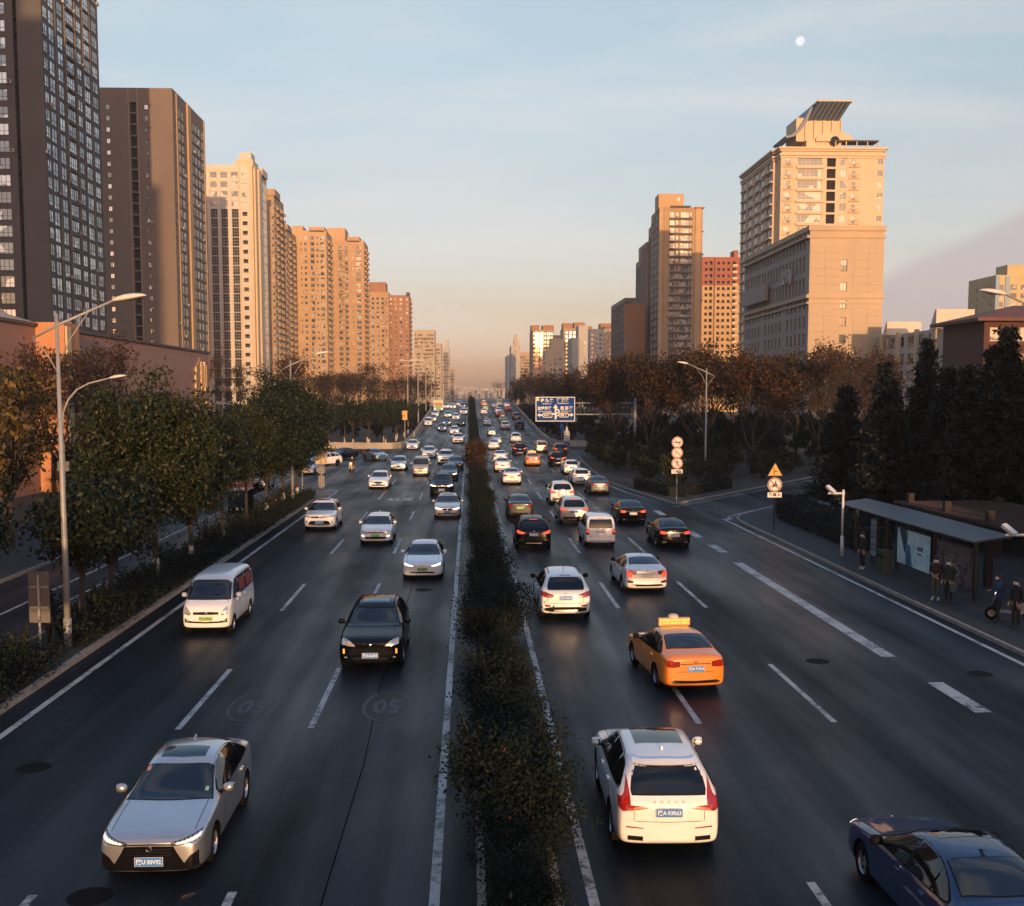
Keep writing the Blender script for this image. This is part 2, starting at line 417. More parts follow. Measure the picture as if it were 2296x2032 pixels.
# speed numbers for the oncoming lanes (read from the far side)
for (x, y) in ((-2.14, 28.6), (-5.6, 28.7)):
    mb = MB(); pl = [(x+.62*math.cos(t*math.pi/12), y+1.45*math.sin(t*math.pi/12), .004) for t in range(24)]
    mb.add(pl, [tuple(range(24))]); d = mb.build('speed_patch', M_PATCH, ROAD)
    rg = [(x+.60*math.cos(t*math.pi/12), y+1.40*math.sin(t*math.pi/12)) for t in range(25)]
    edge_path('speed_ring', rg, w=.07, h=.006, m=M_WORN2)
    o = obj('speed_number', text_mesh('50', 1.0, M_WORN2, 0, bold=.03), ROAD, (x, y, .008)); o.rotation_euler = (0, 0, math.pi); o.scale = (.72, 1.75, 1)
o = obj('speed_number', text_mesh('50', 1.6, M_LINE, 0, bold=.06), ROAD, (-5.3, 87, .004)); o.rotation_euler = (0, 0, math.pi); o.scale = (1.25, 1.9, 1)
# worn lane writing and arrows in the lanes running away
def arrow(x, y, kind):
    mb = MB(); z = .004
    mb.add([(x-.09,y,z),(x+.09,y,z),(x+.09,y+3.4,z),(x-.09,y+3.4,z)], [(0,1,2,3)])
    mb.add([(x-.34,y+3.4,z),(x+.34,y+3.4,z),(x,y+5.2,z)], [(0,1,2)])
    if kind: mb.add([(x+.09*kind,y+1.2,z),(x+.09*kind,y+1.9,z),(x+.6*kind,y+3.1,z),(x+.6*kind,y+2.4,z)], [(0,1,2,3)] if kind > 0 else [(3,2,1,0)])
    return mb.build('lane_arrow', M_WORN, ROAD)
arrow(7.25, 97, 0); arrow(7.25, 62.0+55, 1); arrow(10.8, 79, 1); arrow(3.8, 92, -1)
for x, y, t in ((7.25, 108, '友谊'), (7.25, 113, '东路'), (10.8, 86, '西影'), (3.8, 85, '经九')):
    o = obj('lane_lettering', text_mesh(t, 1.0, M_WORN, 0, bold=.02), ROAD, (x, y, .004)); o.scale = (1.0, 2.4, 1)
# manhole covers
M_IRON = mat('cast iron', (.006, .006, .007), .8, var=.4, vscale=20, spec=.1)
for x, y in ((14.7, 31.3), (-9.4, 24), (-1.9, 46), (10.5, 33), (-6.1, 17.6), (7.4, 50)):
    mb = MB(); mb.add([(x+.36*math.cos(t*math.pi/10), y+.36*math.sin(t*math.pi/10), .004) for t in range(20)], [tuple(range(20))])
    mb.build('manhole_cover', M_IRON, ROAD)
# tar seam lines
M_TAR = mat('tar seam', (.006, .007, .008), .95, spec=0)
random.seed(3)
for x0 in (-2.3,):
    pts = []; x = x0
    for i in range(40):
        pts.append((x, 8+i*3.2)); x += random.uniform(-.09, .09)
    edge_path('tar_seam', pts, w=.022, h=.003, m=M_TAR)
for y in (58, 76, 104, 140):
    edge_path('tar_seam', [(-11+i*1.2, y+random.uniform(-.12, .12)) for i in range(9)], w=.05, h=.0028, m=M_TAR)
mb = MB(); mb.add([(14.6,60,.003),(16.3,60.5,.003),(16.2,66,.003),(14.9,65,.003)], [(0,1,2,3)]); mb.build('asphalt_patch', M_PATCH, ROAD)
mb = MB(); mb.add([(17.6,77.5,.003),(19.6,79.0,.003),(18.6,81.2,.003),(16.6,80.0,.003)], [(0,1,2,3)]); mb.build('asphalt_patch', M_PATCH, ROAD)

# ---- parapets of the road bridge
def parapet(name, path, label, h=.95, t=.28):
    """path of (x, y, z of road)"""
    mb = MB(); P = [Vector(p) for p in path]; rows = []
    for i, p in enumerate(P):
        d = (P[min(i+1, len(P)-1)]-P[max(i-1, 0)]); d.z = 0; d.normalize(); n = Vector((-d.y, d.x, 0))
        a, b = p+n*t/2, p-n*t/2
        rows.append([(a.x,a.y,-.1),(a.x,a.y,p.z+h-.08),(a.x+n.x*.04,a.y+n.y*.04,p.z+h),(b.x-n.x*.04,b.y-n.y*.04,p.z+h),(b.x,b.y,p.z+h-.08),(b.x,b.y,-.1)])
    b0 = len(mb.v)
    for r_ in rows: mb.v.extend(r_)
    for i in range(len(rows)-1):
        for k in range(5):
            q = b0+6*i+k; mb.f.append((q, q+1, q+7, q+6)); mb.m.append(0)
    mb.f.append(tuple(b0+k for k in range(6))); mb.m.append(0)
    e = b0+6*(len(rows)-1); mb.f.append(tuple(e+k for k in range(6))[::-1]); mb.m.append(0)
    return tag(mb.build(name, M_CONC), label, 'parapet')
lp = [(-9.95, Y, road_z(Y)) for Y in range(203, 485, 6)]
parapet('bridge_parapet', lp, 'long pale concrete parapet climbing the left edge of the road bridge')
lp = [(-40,181,0),(-20,178.5,0),(-15,176.5,0)] + [(-9.95-2.2*(1-math.sin(R(a))), 176-2.2*0-1.5*(1-math.cos(R(a)))*0+2*math.sin(R(a))*.2, 0) for a in (0, 30, 60)] + [(-9.95, Y, road_z(Y)) for Y in range(180, 200, 4)]
lp = [(-40,174,0),(-20,171.5,0),(-14,169.5,0),(-11.6,169.5,0),(-10.5,171.5,0),(-9.95,176,road_z(176)),(-9.95,188,road_z(188)),(-9.95,199.5,road_z(199))]
parapet('corner_parapet', lp, 'low concrete parapet curving round the left street corner before the bridge')
rp = [(40,181,0),(22,178.5,0),(16,176.5,0),(13.8,177.5,0),(12.95,181,road_z(181))] + [(12.95, Y, road_z(Y)) for Y in range(187, 250, 6)]
parapet('corner_parapet', rp, 'low concrete parapet curving off to the right beneath the blue direction sign')
rp = [(12.95, Y, road_z(Y)) for Y in range(253, 485, 6)]
parapet('bridge_parapet', rp, 'pale concrete parapet along the right edge of the far bridge crest')

# ---- footbridge the picture is taken from (behind and below the camera)
fb = empty('footbridge', (0, -3.2, 0)); tag(fb, 'footbridge over the road beneath the viewpoint', 'footbridge')
M_STEEL = mat('painted steel', (.32, .33, .34), .5, var=.15, vscale=2)
mb = MB(); mb.box(-32,-1.9,5.0,32,1.9,6.25); mb.build('deck', M_CONC, fb)
for s in (-1, 1):
    mb = MB(); mb.box(-32,s*1.8-.03,7.25,32,s*1.8+.03,7.32); mb.box(-32,s*1.8-.03,6.25,32,s*1.8+.03,6.5)
    for i in range(-80, 81): mb.box(i*.4-.015,s*1.8-.015,6.5,i*.4+.015,s*1.8+.015,7.25)
    mb.build('railing', M_STEEL, fb)
for x in (-24, .8, 26):
    mb = MB(); mb.box(x-.35,-.6,-.1,x+.35,.6,5.0); mb.build('pier', M_CONC, fb)
_win = {}
# ================================================================== vehicles
def paint(name, col, metal=0.0, rough=.38):
    return mat('paint '+name, col, rough, metal=metal, coat=1.0 if max(col) > .1 else .5, var=.05, vscale=2)
P_WHITE = paint('white', (.79, .78, .77)); P_PEARL = paint('pearl white', (.74, .735, .73), .05); P_SILVER = paint('silver', (.46, .47, .49), .75, .3)
P_BLACK = mat('paint black', (.003, .0035, .0045), .5, coat=.6, spec=0.0); P_BLUE = mat('paint blue', (.004, .022, .085), .45, metal=.2, coat=.9, spec=.2); P_NAVY = paint('dark blue grey', (.012, .02, .032), .2, .35)
P_ORANGE = paint('taxi orange', (.72, .22, .02)); P_YELGR = paint('taxi green yellow', (.42, .40, .06)); P_RED = paint('red', (.38, .03, .02)); P_BEIGE = paint('beige silver', (.46, .40, .32), .5, .35)
P_GREY = paint('grey', (.022, .024, .027), .2, .35); P_SBLUE = paint('silver blue', (.20, .25, .31), .6, .3); P_WARMS = paint('warm silver', (.50, .47, .44), .5, .3)
C_GLASS = mat('car glass', (.008, .011, .014), .03, spec=.9); C_TINT = mat('car privacy glass', (.004, .005, .006), .04, spec=.6)
C_TRIM = mat('black trim', (.007, .007, .008), .7, spec=.12); C_GLOSS = mat('gloss black trim', (.006, .006, .007), .12); C_TYRE = mat('tyre rubber', (.009, .009, .009), .95, spec=.08)
C_RIM = mat('alloy rim', (.42, .42, .43), .3, metal=.85); C_CHROME = mat('chrome', (.62, .61, .6), .12, metal=1.0)
C_LAMP = mat('lamp glass', (.55, .53, .5), .12, metal=.55, coat=1.0, var=.35, vscale=14); C_LAMPON = mat('lit headlamp', (.8, .8, .78), .2, emit=(1.0, .93, .8), estr=1.7)
C_LAMPDRL = mat('daytime lamp', (.7, .7, .68), .2, emit=(.95, 1.0, .9), estr=.3)
C_TAIL = mat('tail lamp', (.30, .012, .008), .12, coat=1.0, var=.35, vscale=16); C_BRAKE = mat('lit brake lamp', (.6, .03, .02), .2, emit=(1.0, .10, .04), estr=.9); C_AMBER = mat('amber lamp', (.7, .25, .04), .2, emit=(1.0, .42, .08), estr=.8)
C_SEAM = mat('panel seam', (.012, .012, .013), .7); C_PLB = mat('blue number plate', (.02, .20, .58), .5); C_PLG = mat('green number plate', (.30, .55, .16), .4); C_PLT = mat('plate lettering', (.75, .75, .75), .5); C_PLK = mat('dark plate lettering', (.02, .03, .02), .5); C_PLW = mat('pale plate', (.5, .52, .54), .4)
C_PLY = mat('yellow plate', (.55, .36, .04), .4)
C_INT = mat('interior beige', (.22, .16, .09), .8)

def lin(tab, s):
    if s <= tab[0][0]: return tab[0][1]
    for (a, b), (c, d) in zip(tab[:-1], tab[1:]):
        if s <= c: return b+(d-b)*(s-a)/(c-a) if c > a else d
    return tab[-1][1]
BODY = {}
BODY['sedan'] = dict(L=4.63, wb=(.93, 3.63), rw=.325,
  st=[0, .05, .18, .42, .75, 1.1, 1.38, 1.55, 1.85, 2.25, 2.65, 3.05, 3.4, 3.75, 4.02, 4.2, 4.42, 4.57, 4.63],
  top=[(0,.69),(.05,.75),(.18,.80),(.42,.85),(.75,.90),(1.1,.945),(1.38,.985),(1.55,1.07),(1.85,1.23),(2.25,1.425),(2.65,1.475),(3.05,1.475),(3.4,1.44),(3.75,1.325),(4.02,1.185),(4.2,1.12),(4.42,1.10),(4.57,1.05),(4.63,.98)],
  belt=[(0,.63),(.05,.69),(.18,.745),(.42,.79),(.75,.84),(1.38,.90),(2.5,.94),(3.6,.97),(4.2,1.02),(4.57,.98),(4.63,.92)],
  wm=[(0,.68),(.05,.78),(.18,.85),(.42,.885),(.75,.895),(3.6,.895),(4.1,.87),(4.42,.84),(4.57,.79),(4.63,.74)],
  wt=[(0,.5),(.18,.64),(.75,.72),(1.38,.735),(1.55,.72),(1.85,.67),(2.25,.60),(2.65,.585),(3.05,.585),(3.4,.595),(3.75,.62),(4.1,.67),(4.42,.66),(4.63,.52)],
  bot=[(0,.23),(.05,.19),(.18,.17),(.75,.17),(3.8,.17),(4.42,.20),(4.57,.24),(4.63,.30)],
  ws=(1.36, .10, .73, 2.14, .07, .57), rws=(3.36, -.04, .54, 4.0, -.08, .63), rkind='top',
  zup=[(1.50,.94),(1.75,1.06),(2.2,1.305),(2.6,1.375),(3.0,1.37),(3.35,1.33),(3.65,1.22),(3.95,1.04)], zlo=.035, win=((1.66, 2.60), (2.68, 3.42), (3.47, 3.92)), roofx=.5, mir=1.72)
BODY['fast'] = dict(BODY['sedan'], top=[(0,.67),(.05,.73),(.18,.78),(.42,.82),(.75,.87),(1.1,.91),(1.38,.955),(1.55,1.05),(1.85,1.21),(2.25,1.39),(2.65,1.43),(3.05,1.425),(3.4,1.38),(3.75,1.28),(4.02,1.18),(4.2,1.12),(4.42,1.08),(4.57,1.03),(4.63,.96)], wm=[(a, b*1.015) for a, b in BODY['sedan']['wm']], zup=[(1.50,.96),(1.75,1.10),(2.2,1.30),(2.6,1.335),(3.0,1.33),(3.35,1.27),(3.65,1.17),(3.95,1.04)])
BODY['suv'] = dict(L=4.7, wb=(.92, 3.72), rw=.37,
  st=[0, .05, .16, .38, .72, 1.1, 1.32, 1.5, 1.8, 2.1, 2.5, 3.0, 3.5, 3.95, 4.25, 4.42, 4.56, 4.66, 4.7],
  top=[(0,.84),(.05,.92),(.16,.98),(.38,1.02),(.72,1.05),(1.1,1.10),(1.32,1.14),(1.5,1.24),(1.8,1.43),(2.1,1.60),(2.5,1.685),(3.0,1.69),(3.5,1.675),(3.95,1.635),(4.25,1.565),(4.42,1.40),(4.56,1.17),(4.66,1.05),(4.7,.92)],
  belt=[(0,.78),(.05,.85),(.16,.91),(.38,.95),(.72,.99),(1.32,1.05),(2.5,1.09),(3.6,1.13),(4.25,1.16),(4.56,1.08),(4.7,.86)],
  wm=[(0,.74),(.05,.84),(.16,.90),(.38,.935),(.72,.95),(3.8,.95),(4.25,.92),(4.56,.88),(4.66,.84),(4.7,.80)],
  wt=[(0,.56),(.16,.70),(.72,.78),(1.32,.79),(1.5,.77),(1.8,.72),(2.1,.66),(2.5,.64),(3.5,.64),(3.95,.63),(4.25,.62),(4.42,.66),(4.56,.70),(4.7,.6)],
  bot=[(0,.28),(.05,.24),(.16,.22),(.72,.22),(3.9,.22),(4.5,.25),(4.66,.29),(4.7,.36)],
  ws=(1.30, .10, .78, 2.02, .06, .63), rws=(1.14, 1.52, .66, .57), rkind='rear',
  zup=[(1.42,1.13),(1.75,1.32),(2.1,1.50),(2.5,1.565),(3.0,1.57),(3.5,1.55),(3.95,1.48),(4.2,1.36),(4.34,1.2)], zlo=.04, win=((1.45, 2.58), (2.66, 3.52), (3.60, 4.28)), roofx=.56, mir=1.7)
BODY['hatch'] = dict(L=4.3, wb=(.86, 3.46), rw=.33,
  st=[0, .05, .16, .38, .7, 1.0, 1.22, 1.4, 1.7, 2.05, 2.45, 2.9, 3.3, 3.65, 3.9, 4.05, 4.18, 4.27, 4.3],
  top=[(0,.75),(.05,.82),(.16,.87),(.38,.91),(.7,.94),(1.0,.99),(1.22,1.03),(1.4,1.13),(1.7,1.30),(2.05,1.46),(2.45,1.515),(2.9,1.52),(3.3,1.50),(3.65,1.45),(3.9,1.36),(4.05,1.22),(4.18,1.06),(4.27,.98),(4.3,.88)],
  belt=[(0,.69),(.05,.75),(.16,.80),(.38,.84),(.7,.88),(1.22,.95),(2.3,.98),(3.3,1.02),(3.9,1.05),(4.18,.98),(4.3,.82)],
  wm=[(0,.68),(.05,.77),(.16,.83),(.38,.87),(.7,.885),(3.4,.885),(3.9,.85),(4.18,.82),(4.27,.78),(4.3,.73)],
  wt=[(0,.5),(.16,.64),(.7,.72),(1.22,.73),(1.4,.71),(1.7,.66),(2.05,.60),(2.45,.585),(3.3,.585),(3.65,.58),(3.9,.58),(4.05,.61),(4.18,.64),(4.3,.55)],
  bot=[(0,.26),(.05,.22),(.16,.20),(.7,.19),(3.5,.19),(4.1,.23),(4.27,.27),(4.3,.33)],
  ws=(1.20, .10, .72, 1.94, .06, .575), rws=(1.06, 1.38, .60, .53), rkind='rear',
  zup=[(1.32,1.03),(1.65,1.21),(2.0,1.37),(2.4,1.41),(2.9,1.41),(3.3,1.375),(3.65,1.28),(3.85,1.14)], zlo=.035, win=((1.36, 2.40), (2.48, 3.22), (3.28, 3.82)), roofx=.5, mir=1.58)
BODY['van'] = dict(L=4.4, wb=(.62, 3.42), rw=.30,
  st=[0, .05, .16, .34, .52, .75, .95, 1.15, 1.45, 2.3, 2.9, 3.5, 4.0, 4.22, 4.34, 4.38, 4.4],
  top=[(0,.80),(.05,.92),(.16,1.02),(.34,1.09),(.52,1.18),(.75,1.46),(.95,1.70),(1.15,1.85),(1.45,1.915),(2.3,1.925),(2.9,1.925),(3.5,1.915),(4.0,1.89),(4.22,1.84),(4.34,1.6),(4.38,1.2),(4.4,1.0)],
  belt=[(0,.76),(.05,.86),(.16,.95),(.34,1.02),(.52,1.07),(1.0,1.10),(4.0,1.12),(4.22,1.12),(4.34,1.1),(4.4,.94)],
  wm=[(0,.68),(.05,.75),(.16,.80),(.34,.82),(.75,.825),(4.0,.825),(4.22,.81),(4.34,.79),(4.4,.74)],
  wt=[(0,.54),(.16,.66),(.52,.75),(.75,.745),(.95,.72),(1.15,.70),(1.45,.69),(4.0,.69),(4.22,.69),(4.34,.70),(4.4,.66)],
  bot=[(0,.30),(.05,.26),(.16,.24),(.6,.24),(4.0,.24),(4.3,.27),(4.4,.32)],
  ws=(.50, .05, .745, 1.03, .04, .675), rws=(1.12, 1.66, .64, .63), rkind='rear',
  zup=[(.62,1.13),(.80,1.36),(1.0,1.58),(1.25,1.72),(4.0,1.72),(4.15,1.70)], zlo=.06, win=((.72, 1.58), (1.68, 2.72), (2.82, 4.05)), roofx=.56, mir=.95)
BODY['mpv'] = dict(BODY['van'], L=4.4, wb=(.75, 3.5), 
  st=[0, .05, .16, .38, .66, .95, 1.15, 1.4, 1.75, 2.1, 2.6, 3.1, 3.6, 4.0, 4.2, 4.32, 4.38, 4.4],
  top=[(0,.74),(.05,.84),(.16,.92),(.38,.99),(.66,1.06),(.95,1.13),(1.15,1.22),(1.4,1.40),(1.75,1.62),(2.1,1.72),(2.6,1.755),(3.1,1.755),(3.6,1.745),(4.0,1.72),(4.2,1.67),(4.32,1.45),(4.38,1.15),(4.4,.95)],
  belt=[(0,.70),(.05,.78),(.16,.86),(.38,.92),(.66,.97),(1.15,1.03),(4.0,1.06),(4.2,1.06),(4.32,1.04),(4.4,.9)],
  ws=(1.02, .08, .745, 1.70, .05, .63), rws=(1.07, 1.50, .62, .57), zup=[(1.2,1.08),(1.6,1.36),(1.85,1.52),(2.2,1.60),(3.9,1.60),(4.1,1.54)], win=((1.26, 2.26), (2.35, 3.20), (3.30, 4.1)), mir=1.35)

class CarModel: pass
def wheel_meshes(r):
    k = 'w%.3f' % r
    if k in _win: return _win[k]
    t = MB(); t.lathe([(r*.60, -.095), (r*.9, -.105), (r*.985, -.085), (r, -.05), (r, .05), (r*.985, .085), (r*.9, .105), (r*.60, .095)], n=24, axis='x')
    m = MB(); m.lathe([(0, .055), (r*.14, .06), (r*.16, .045)], n=12, axis='x'); m.lathe([(r*.55, .045), (r*.60, .09), (r*.65, .096)], n=24, axis='x')
    for i in range(5):
        a = 2*math.pi*i/5
        for da in (-.16, .16):
            c, s = math.cos(a), math.sin(a); c2, s2 = math.cos(a+da), math.sin(a+da); w = .022
            q = [(.062, r*.12*c-w*s, r*.12*s+w*c), (.062, r*.12*c+w*s, r*.12*s-w*c), (.07, r*.6*c2+w*s2, r*.6*s2-w*c2), (.07, r*.6*c2-w*s2, r*.6*s2+w*c2)]
            m.add(q, [(0,1,2,3)]); 
    m.lathe([(0, .01), (r*.6, .02)], n=20, axis='x', mi=1)
    tm = t.mesh('tyre', C_TYRE, True); rm = m.mesh('rim', [C_RIM, C_TRIM]); _win[k] = (tm, rm); return _win[k]

def make_model(body, front, rear, extra=()):
    B = BODY[body]; L = B['L']; mdl = CarModel(); mdl.B = B; mdl.parts = []      # parts: (name, mesh, loc, rotz, slotpaint, children)
    verts, faces = [], []; st = B['st']
    for s in st:
        zt, zb, wm, wt, bo = (lin(B[k], s) for k in ('top', 'belt', 'wm', 'wt', 'bot')); y = L/2-s; hb = zb-bo
        cab = max(0.0, min(1.0, (zt-zb-.12)/.25))
        ze = zb+(zt-zb)*(.72*(1-cab)+cab)-cab*.055; wb_ = wm*(.955)
        half = [(0, bo), (wm*.90, bo), (wm*.985, bo+.09), (wm*1.0, bo+.46*hb), (wm*.985, bo+.80*hb), (wb_, zb),
                (wb_+(wt-wb_)*.5+.012*cab, zb+(ze-zb)*.5), (wt, ze), (wt*.62, zt-.012*cab-.10*(zt-ze)*(1-cab)), (0, zt)]
        ring = half + [(-a, b) for a, b in half[-2:0:-1]]
        verts += [(a, y, b) for a, b in ring]
    n = len(ring); m = len(st)
    for i in range(m-1):
        for k in range(n):
            k2 = (k+1) % n; faces.append((i*n+k, i*n+k2, (i+1)*n+k2, (i+1)*n+k))
    for base, flip in ((0, False), ((m-1)*n, True)):
        h = n//2
        for k in range(h):
            a, b = base+k, base+k+1; c, d = base+(n-k-1) % n, base+(n-k) % n
            f = [a, b, c, d]; f2 = []
            for q in f:
                if q not in f2: f2.append(q)
            faces.append(tuple(f2 if not flip else f2[::-1]))
    me = bpy.data.meshes.new('cage'); me.from_pydata(verts, [], faces); me.materials.append(P_WHITE); me.materials.append(C_TRIM)
    bm = bmesh.new(); bm.from_mesh(me); bmesh.ops.recalc_face_normals(bm, faces=bm.faces); bm.to_mesh(me); bm.free()
    o = bpy.data.objects.new('cage', me); COL.objects.link(o); sd = o.modifiers.new('s', 'SUBSURF'); sd.levels = 2; sd.render_levels = 2
    dg = bpy.context.evaluated_depsgraph_get(); dg.update()
    full = bpy.data.meshes.new_from_object(o.evaluated_get(dg))
    bt = bmesh.new(); bt.from_mesh(full); bvh = BVHTree.FromBMesh(bt); bt.free()
    # wheel arches
    cut = MB(); rw = B['rw']; wmx = max(w for _, w in B['wm'])
    for s in B['wb']:
        for sg in (-1, 1):
            c = MB(); r_ = rw+.055
            x0, x1 = sorted((sg*(wmx-.26), sg*(wmx+.25)))
            ring0 = [(x0, L/2-s+r_*math.cos(2*math.pi*k/28), rw+r_*math.sin(2*math.pi*k/28)) for k in range(28)]; ring1 = [(x1, b, c_) for _, b, c_ in ring0]
            cut.add(ring0+ring1, [tuple(range(28))[::-1], tuple(range(28, 56))]+[(k, (k+1) % 28, 28+(k+1) % 28, 28+k) for k in range(28)])
    cm = cut.mesh('cutter', [C_TRIM]); 
    b2 = bmesh.new(); b2.from_mesh(cm); bmesh.ops.recalc_face_normals(b2, faces=b2.faces); b2.to_mesh(cm); b2.free()
    co = bpy.data.objects.new('cutter', cm); COL.objects.link(co)
    bo_ = o.modifiers.new('b', 'BOOLEAN'); bo_.operation = 'DIFFERENCE'; bo_.object = co; bo_.solver = 'EXACT'; bo_.material_mode = 'TRANSFER'
    dg.update(); body_me = bpy.data.meshes.new_from_object(o.evaluated_get(dg)); body_me.name = 'body'
    bpy.data.objects.remove(o); bpy.data.objects.remove(co)
    body_me.polygons.foreach_set('use_smooth', [True]*len(body_me.polygons)); body_me.set_sharp_from_angle(angle=R(35))
    mdl.body = body_me; mdl.bvh = bvh
    def cast(proj, a, b, sg=1):
        if proj == 'front': o_, d_ = Vector((a, L/2+1, b)), Vector((0, -1, 0))
        elif proj == 'rear': o_, d_ = Vector((a, -L/2-1, b)), Vector((0, 1, 0))
        elif proj == 'top': o_, d_ = Vector((a, L/2-b, 3)), Vector((0, 0, -1))
        else: o_, d_ = Vector((sg*2, L/2-a, b)), Vector((-sg, 0, 0))
        h, nn, _, _ = bvh.ray_cast(o_, d_)
        if h is None: h, nn, _, _ = bvh.find_nearest(o_+d_*(1.0 if proj in ('front', 'rear') else 1.1))
        if nn.dot(d_) > 0: nn = -nn
        return h, nn
    mdl.cast = cast
    def patch(proj, cols, off=.005, sg=1, nu=10, nv=4, mat_=None, smooth=True):
        vs, fs = [], []
        for i in range(nu+1):
            t = i/nu*(len(cols)-1); k = min(int(t), len(cols)-2); f = t-k
            a, lo, hi = (cols[k][j]+(cols[k+1][j]-cols[k][j])*f for j in range(3))
            for j in range(nv+1):
                h, nn = cast(proj, a, lo+(hi-lo)*j/nv, sg); vs.append(tuple(h+nn*off))
        for i in range(nu):
            for j in range(nv):
                p = i*(nv+1)+j; fs.append((p, p+1, p+nv+2, p+nv+1))
        x = MB(); x.add(vs, fs); return x.mesh('patch', mat_, smooth)
    mdl.patch = patch
    def add(name, proj, cols, mt, off=.005, both=False, **kw):
        if not both: mdl.parts.append((name, patch(proj, cols, off, mat_=mt, **kw), None, 0, False, ()))
        elif proj == 'side':
            for sg in (1, -1): mdl.parts.append((name, patch(proj, cols, off, sg=sg, mat_=mt, **kw), None, 0, False, ()))
        else:
            for sg in (1, -1): mdl.parts.append((name, patch(proj, [(c[0]*sg, c[1], c[2]) for c in cols], off, mat_=mt, **kw), None, 0, False, ()))
    mdl.add = add
    # glass
    sb, bb, xb, s2, b2_, xt = B['ws']
    cols = [(u, ) for u in (-1, -.8, -.5, 0, .5, .8, 1)]
    def glass_top(sb, bb, xb, s2, b2_, xt, off, ex, mt, name):
        vs, fs = [], []; nu, nv = 14, 7
        for i in range(nu+1):
            u = -1+2*i/nu
            for j in range(nv+1):
                v = j/nv; x = u*(xb+(xt-xb)*v+ex); s = (sb-bb*(1-u*u))*(1-v)+(s2-b2_*(1-u*u))*v + (-ex if v == 0 else (ex if v == 1 else 0))*(1 if s2 > sb else -1)
                h, nn = cast('top', x, s); vs.append(tuple(h+nn*off))
        for i in range(nu):
            for j in range(nv):
                p = i*(nv+1)+j; fs.append((p, p+1, p+nv+2, p+nv+1))
        x = MB(); x.add(vs, fs); mdl.parts.append((name, x.mesh(name, mt, True), None, 0, False, ()))
    glass_top(sb, bb, xb, s2, b2_, xt, .003, .025, C_TRIM, 'windscreen_seal'); glass_top(sb, bb, xb, s2, b2_, xt, .007, 0, C_GLASS, 'windscreen')
    if B['rkind'] == 'top':
        glass_top(*B['rws'], .003, .02, C_TRIM, 'rear_window_seal'); glass_top(*B['rws'], .007, 0, C_GLASS, 'rear_window')
    else:
        z0, z1, xb_, xt_ = B['rws']
        def rg(ex, off, mt, nm):
            vs, fs = [], []; nu, nv = 12, 5
            for i in range(nu+1):
                u = -1+2*i/nu
                for j in range(nv+1):
                    v = j/nv; cr_ = (1-u**6); z = z0-ex+(z1-z0+2*ex)*v; x = u*((xb_+(xt_-xb_)*v)+ex)*(1-.06*(abs(2*v-1)**4))
                    h, nn = cast('rear', x, z); vs.append(tuple(h+nn*off))
            for i in range(nu):
                for j in range(nv):
                    p = i*(nv+1)+j; fs.append((p, p+1, p+nv+2, p+nv+1))
            x = MB(); x.add(vs, fs); mdl.parts.append((nm, x.mesh(nm, mt, True), None, 0, False, ()))
        rg(.018, .003, C_TRIM, 'rear_window_seal'); rg(0, .007, C_TINT, 'rear_window')
    zl = lambda s: lin(B['belt'], s)+B['zlo']
    def wcols(a, b, ex=0): 
        return [(s, zl(s)-ex, max(zl(s)-ex+.004, lin(B['zup'], s)+ex)) for s in [a+(b-a)*i/10 for i in range(11)]]
    add('window_trim', 'side', wcols(B['win'][0][0]-.05, B['win'][-1][1]+.05, .022), C_TRIM, .003, True, nu=18, nv=3)
    for wi, (a, b) in enumerate(B['win']): add('side_window', 'side', wcols(a, b), C_GLASS if wi == 0 else C_TINT, .007, True, nu=8, nv=3)
    # panel seams, handles
    for s in (B['win'][0][0]-.02, B['win'][0][1]+.04, B['win'][1][1]+.03):
        add('door_seam', 'side', [(s-.006, .32, zl(s)-.03), (s+.006, .32, zl(s)-.03)], C_SEAM, .002, True, nu=1, nv=6)
    for s in (B['win'][0][1]-.22, B['win'][1][1]-.16):
        for sg in (1, -1):
            h, nn = cast('side', s, zl(s)-.14, sg); x = MB(); x.box(-.018, -.09, -.016, .018, .09, .016)
            mdl.parts.append(('door_handle', x.mesh('door_handle', [P_WHITE]), tuple(h+nn*.012), 0, True, ()))
    # mirrors
    for sg in (1, -1):
        h, nn = cast('side', B['mir'], zl(B['mir'])+.02, sg); x = MB()
        x.lathe([(.001, -.10), (.06, -.085), (.095, -.03), (.10, .03), (.085, .085), (.001, .095)], n=12, axis='x'); x.v = [(a*sg, b*.75, c*.85) for a, b, c in x.v]
        g = MB(); g.add([(sg*-.07, -.062, -.055), (sg*.075, -.062, -.05), (sg*.075, -.062, .05), (sg*-.07, -.062, .055)], [(0,1,2,3)])
        a_ = MB(); a_.box(-.09, -.02, -.09, .02, .03, -.04)
        p = Vector((h.x+sg*.13, h.y, h.z+.06))
        mdl.parts.append(('door_mirror', x.mesh('door_mirror', [P_WHITE], True), tuple(p), 0, True, (('mirror_glass', g.mesh('mirror_glass', C_GLASS)),)))
        st_ = MB(); st_.box(min(0, -sg*.12), -.025, -.02, max(0, -sg*.12), .025, .02); mdl.parts.append(('mirror_stalk', st_.mesh('mirror_stalk', C_TRIM), (p.x-sg*.04, p.y, p.z-.06), 0, False, ()))
    # hood seam and lower sills
    add('bonnet_seam', 'top', [(.68, .30, B['ws'][0]-.02), (.692, .30, B['ws'][0]-.02)], C_SEAM, .002, True, nu=1, nv=8)
    add('sill_trim', 'side', [(B['wb'][0]+B['rw']+.07, .20, .29), (B['wb'][1]-B['rw']-.07, .20, .29)], C_TRIM, .004, True, nu=8, nv=1)
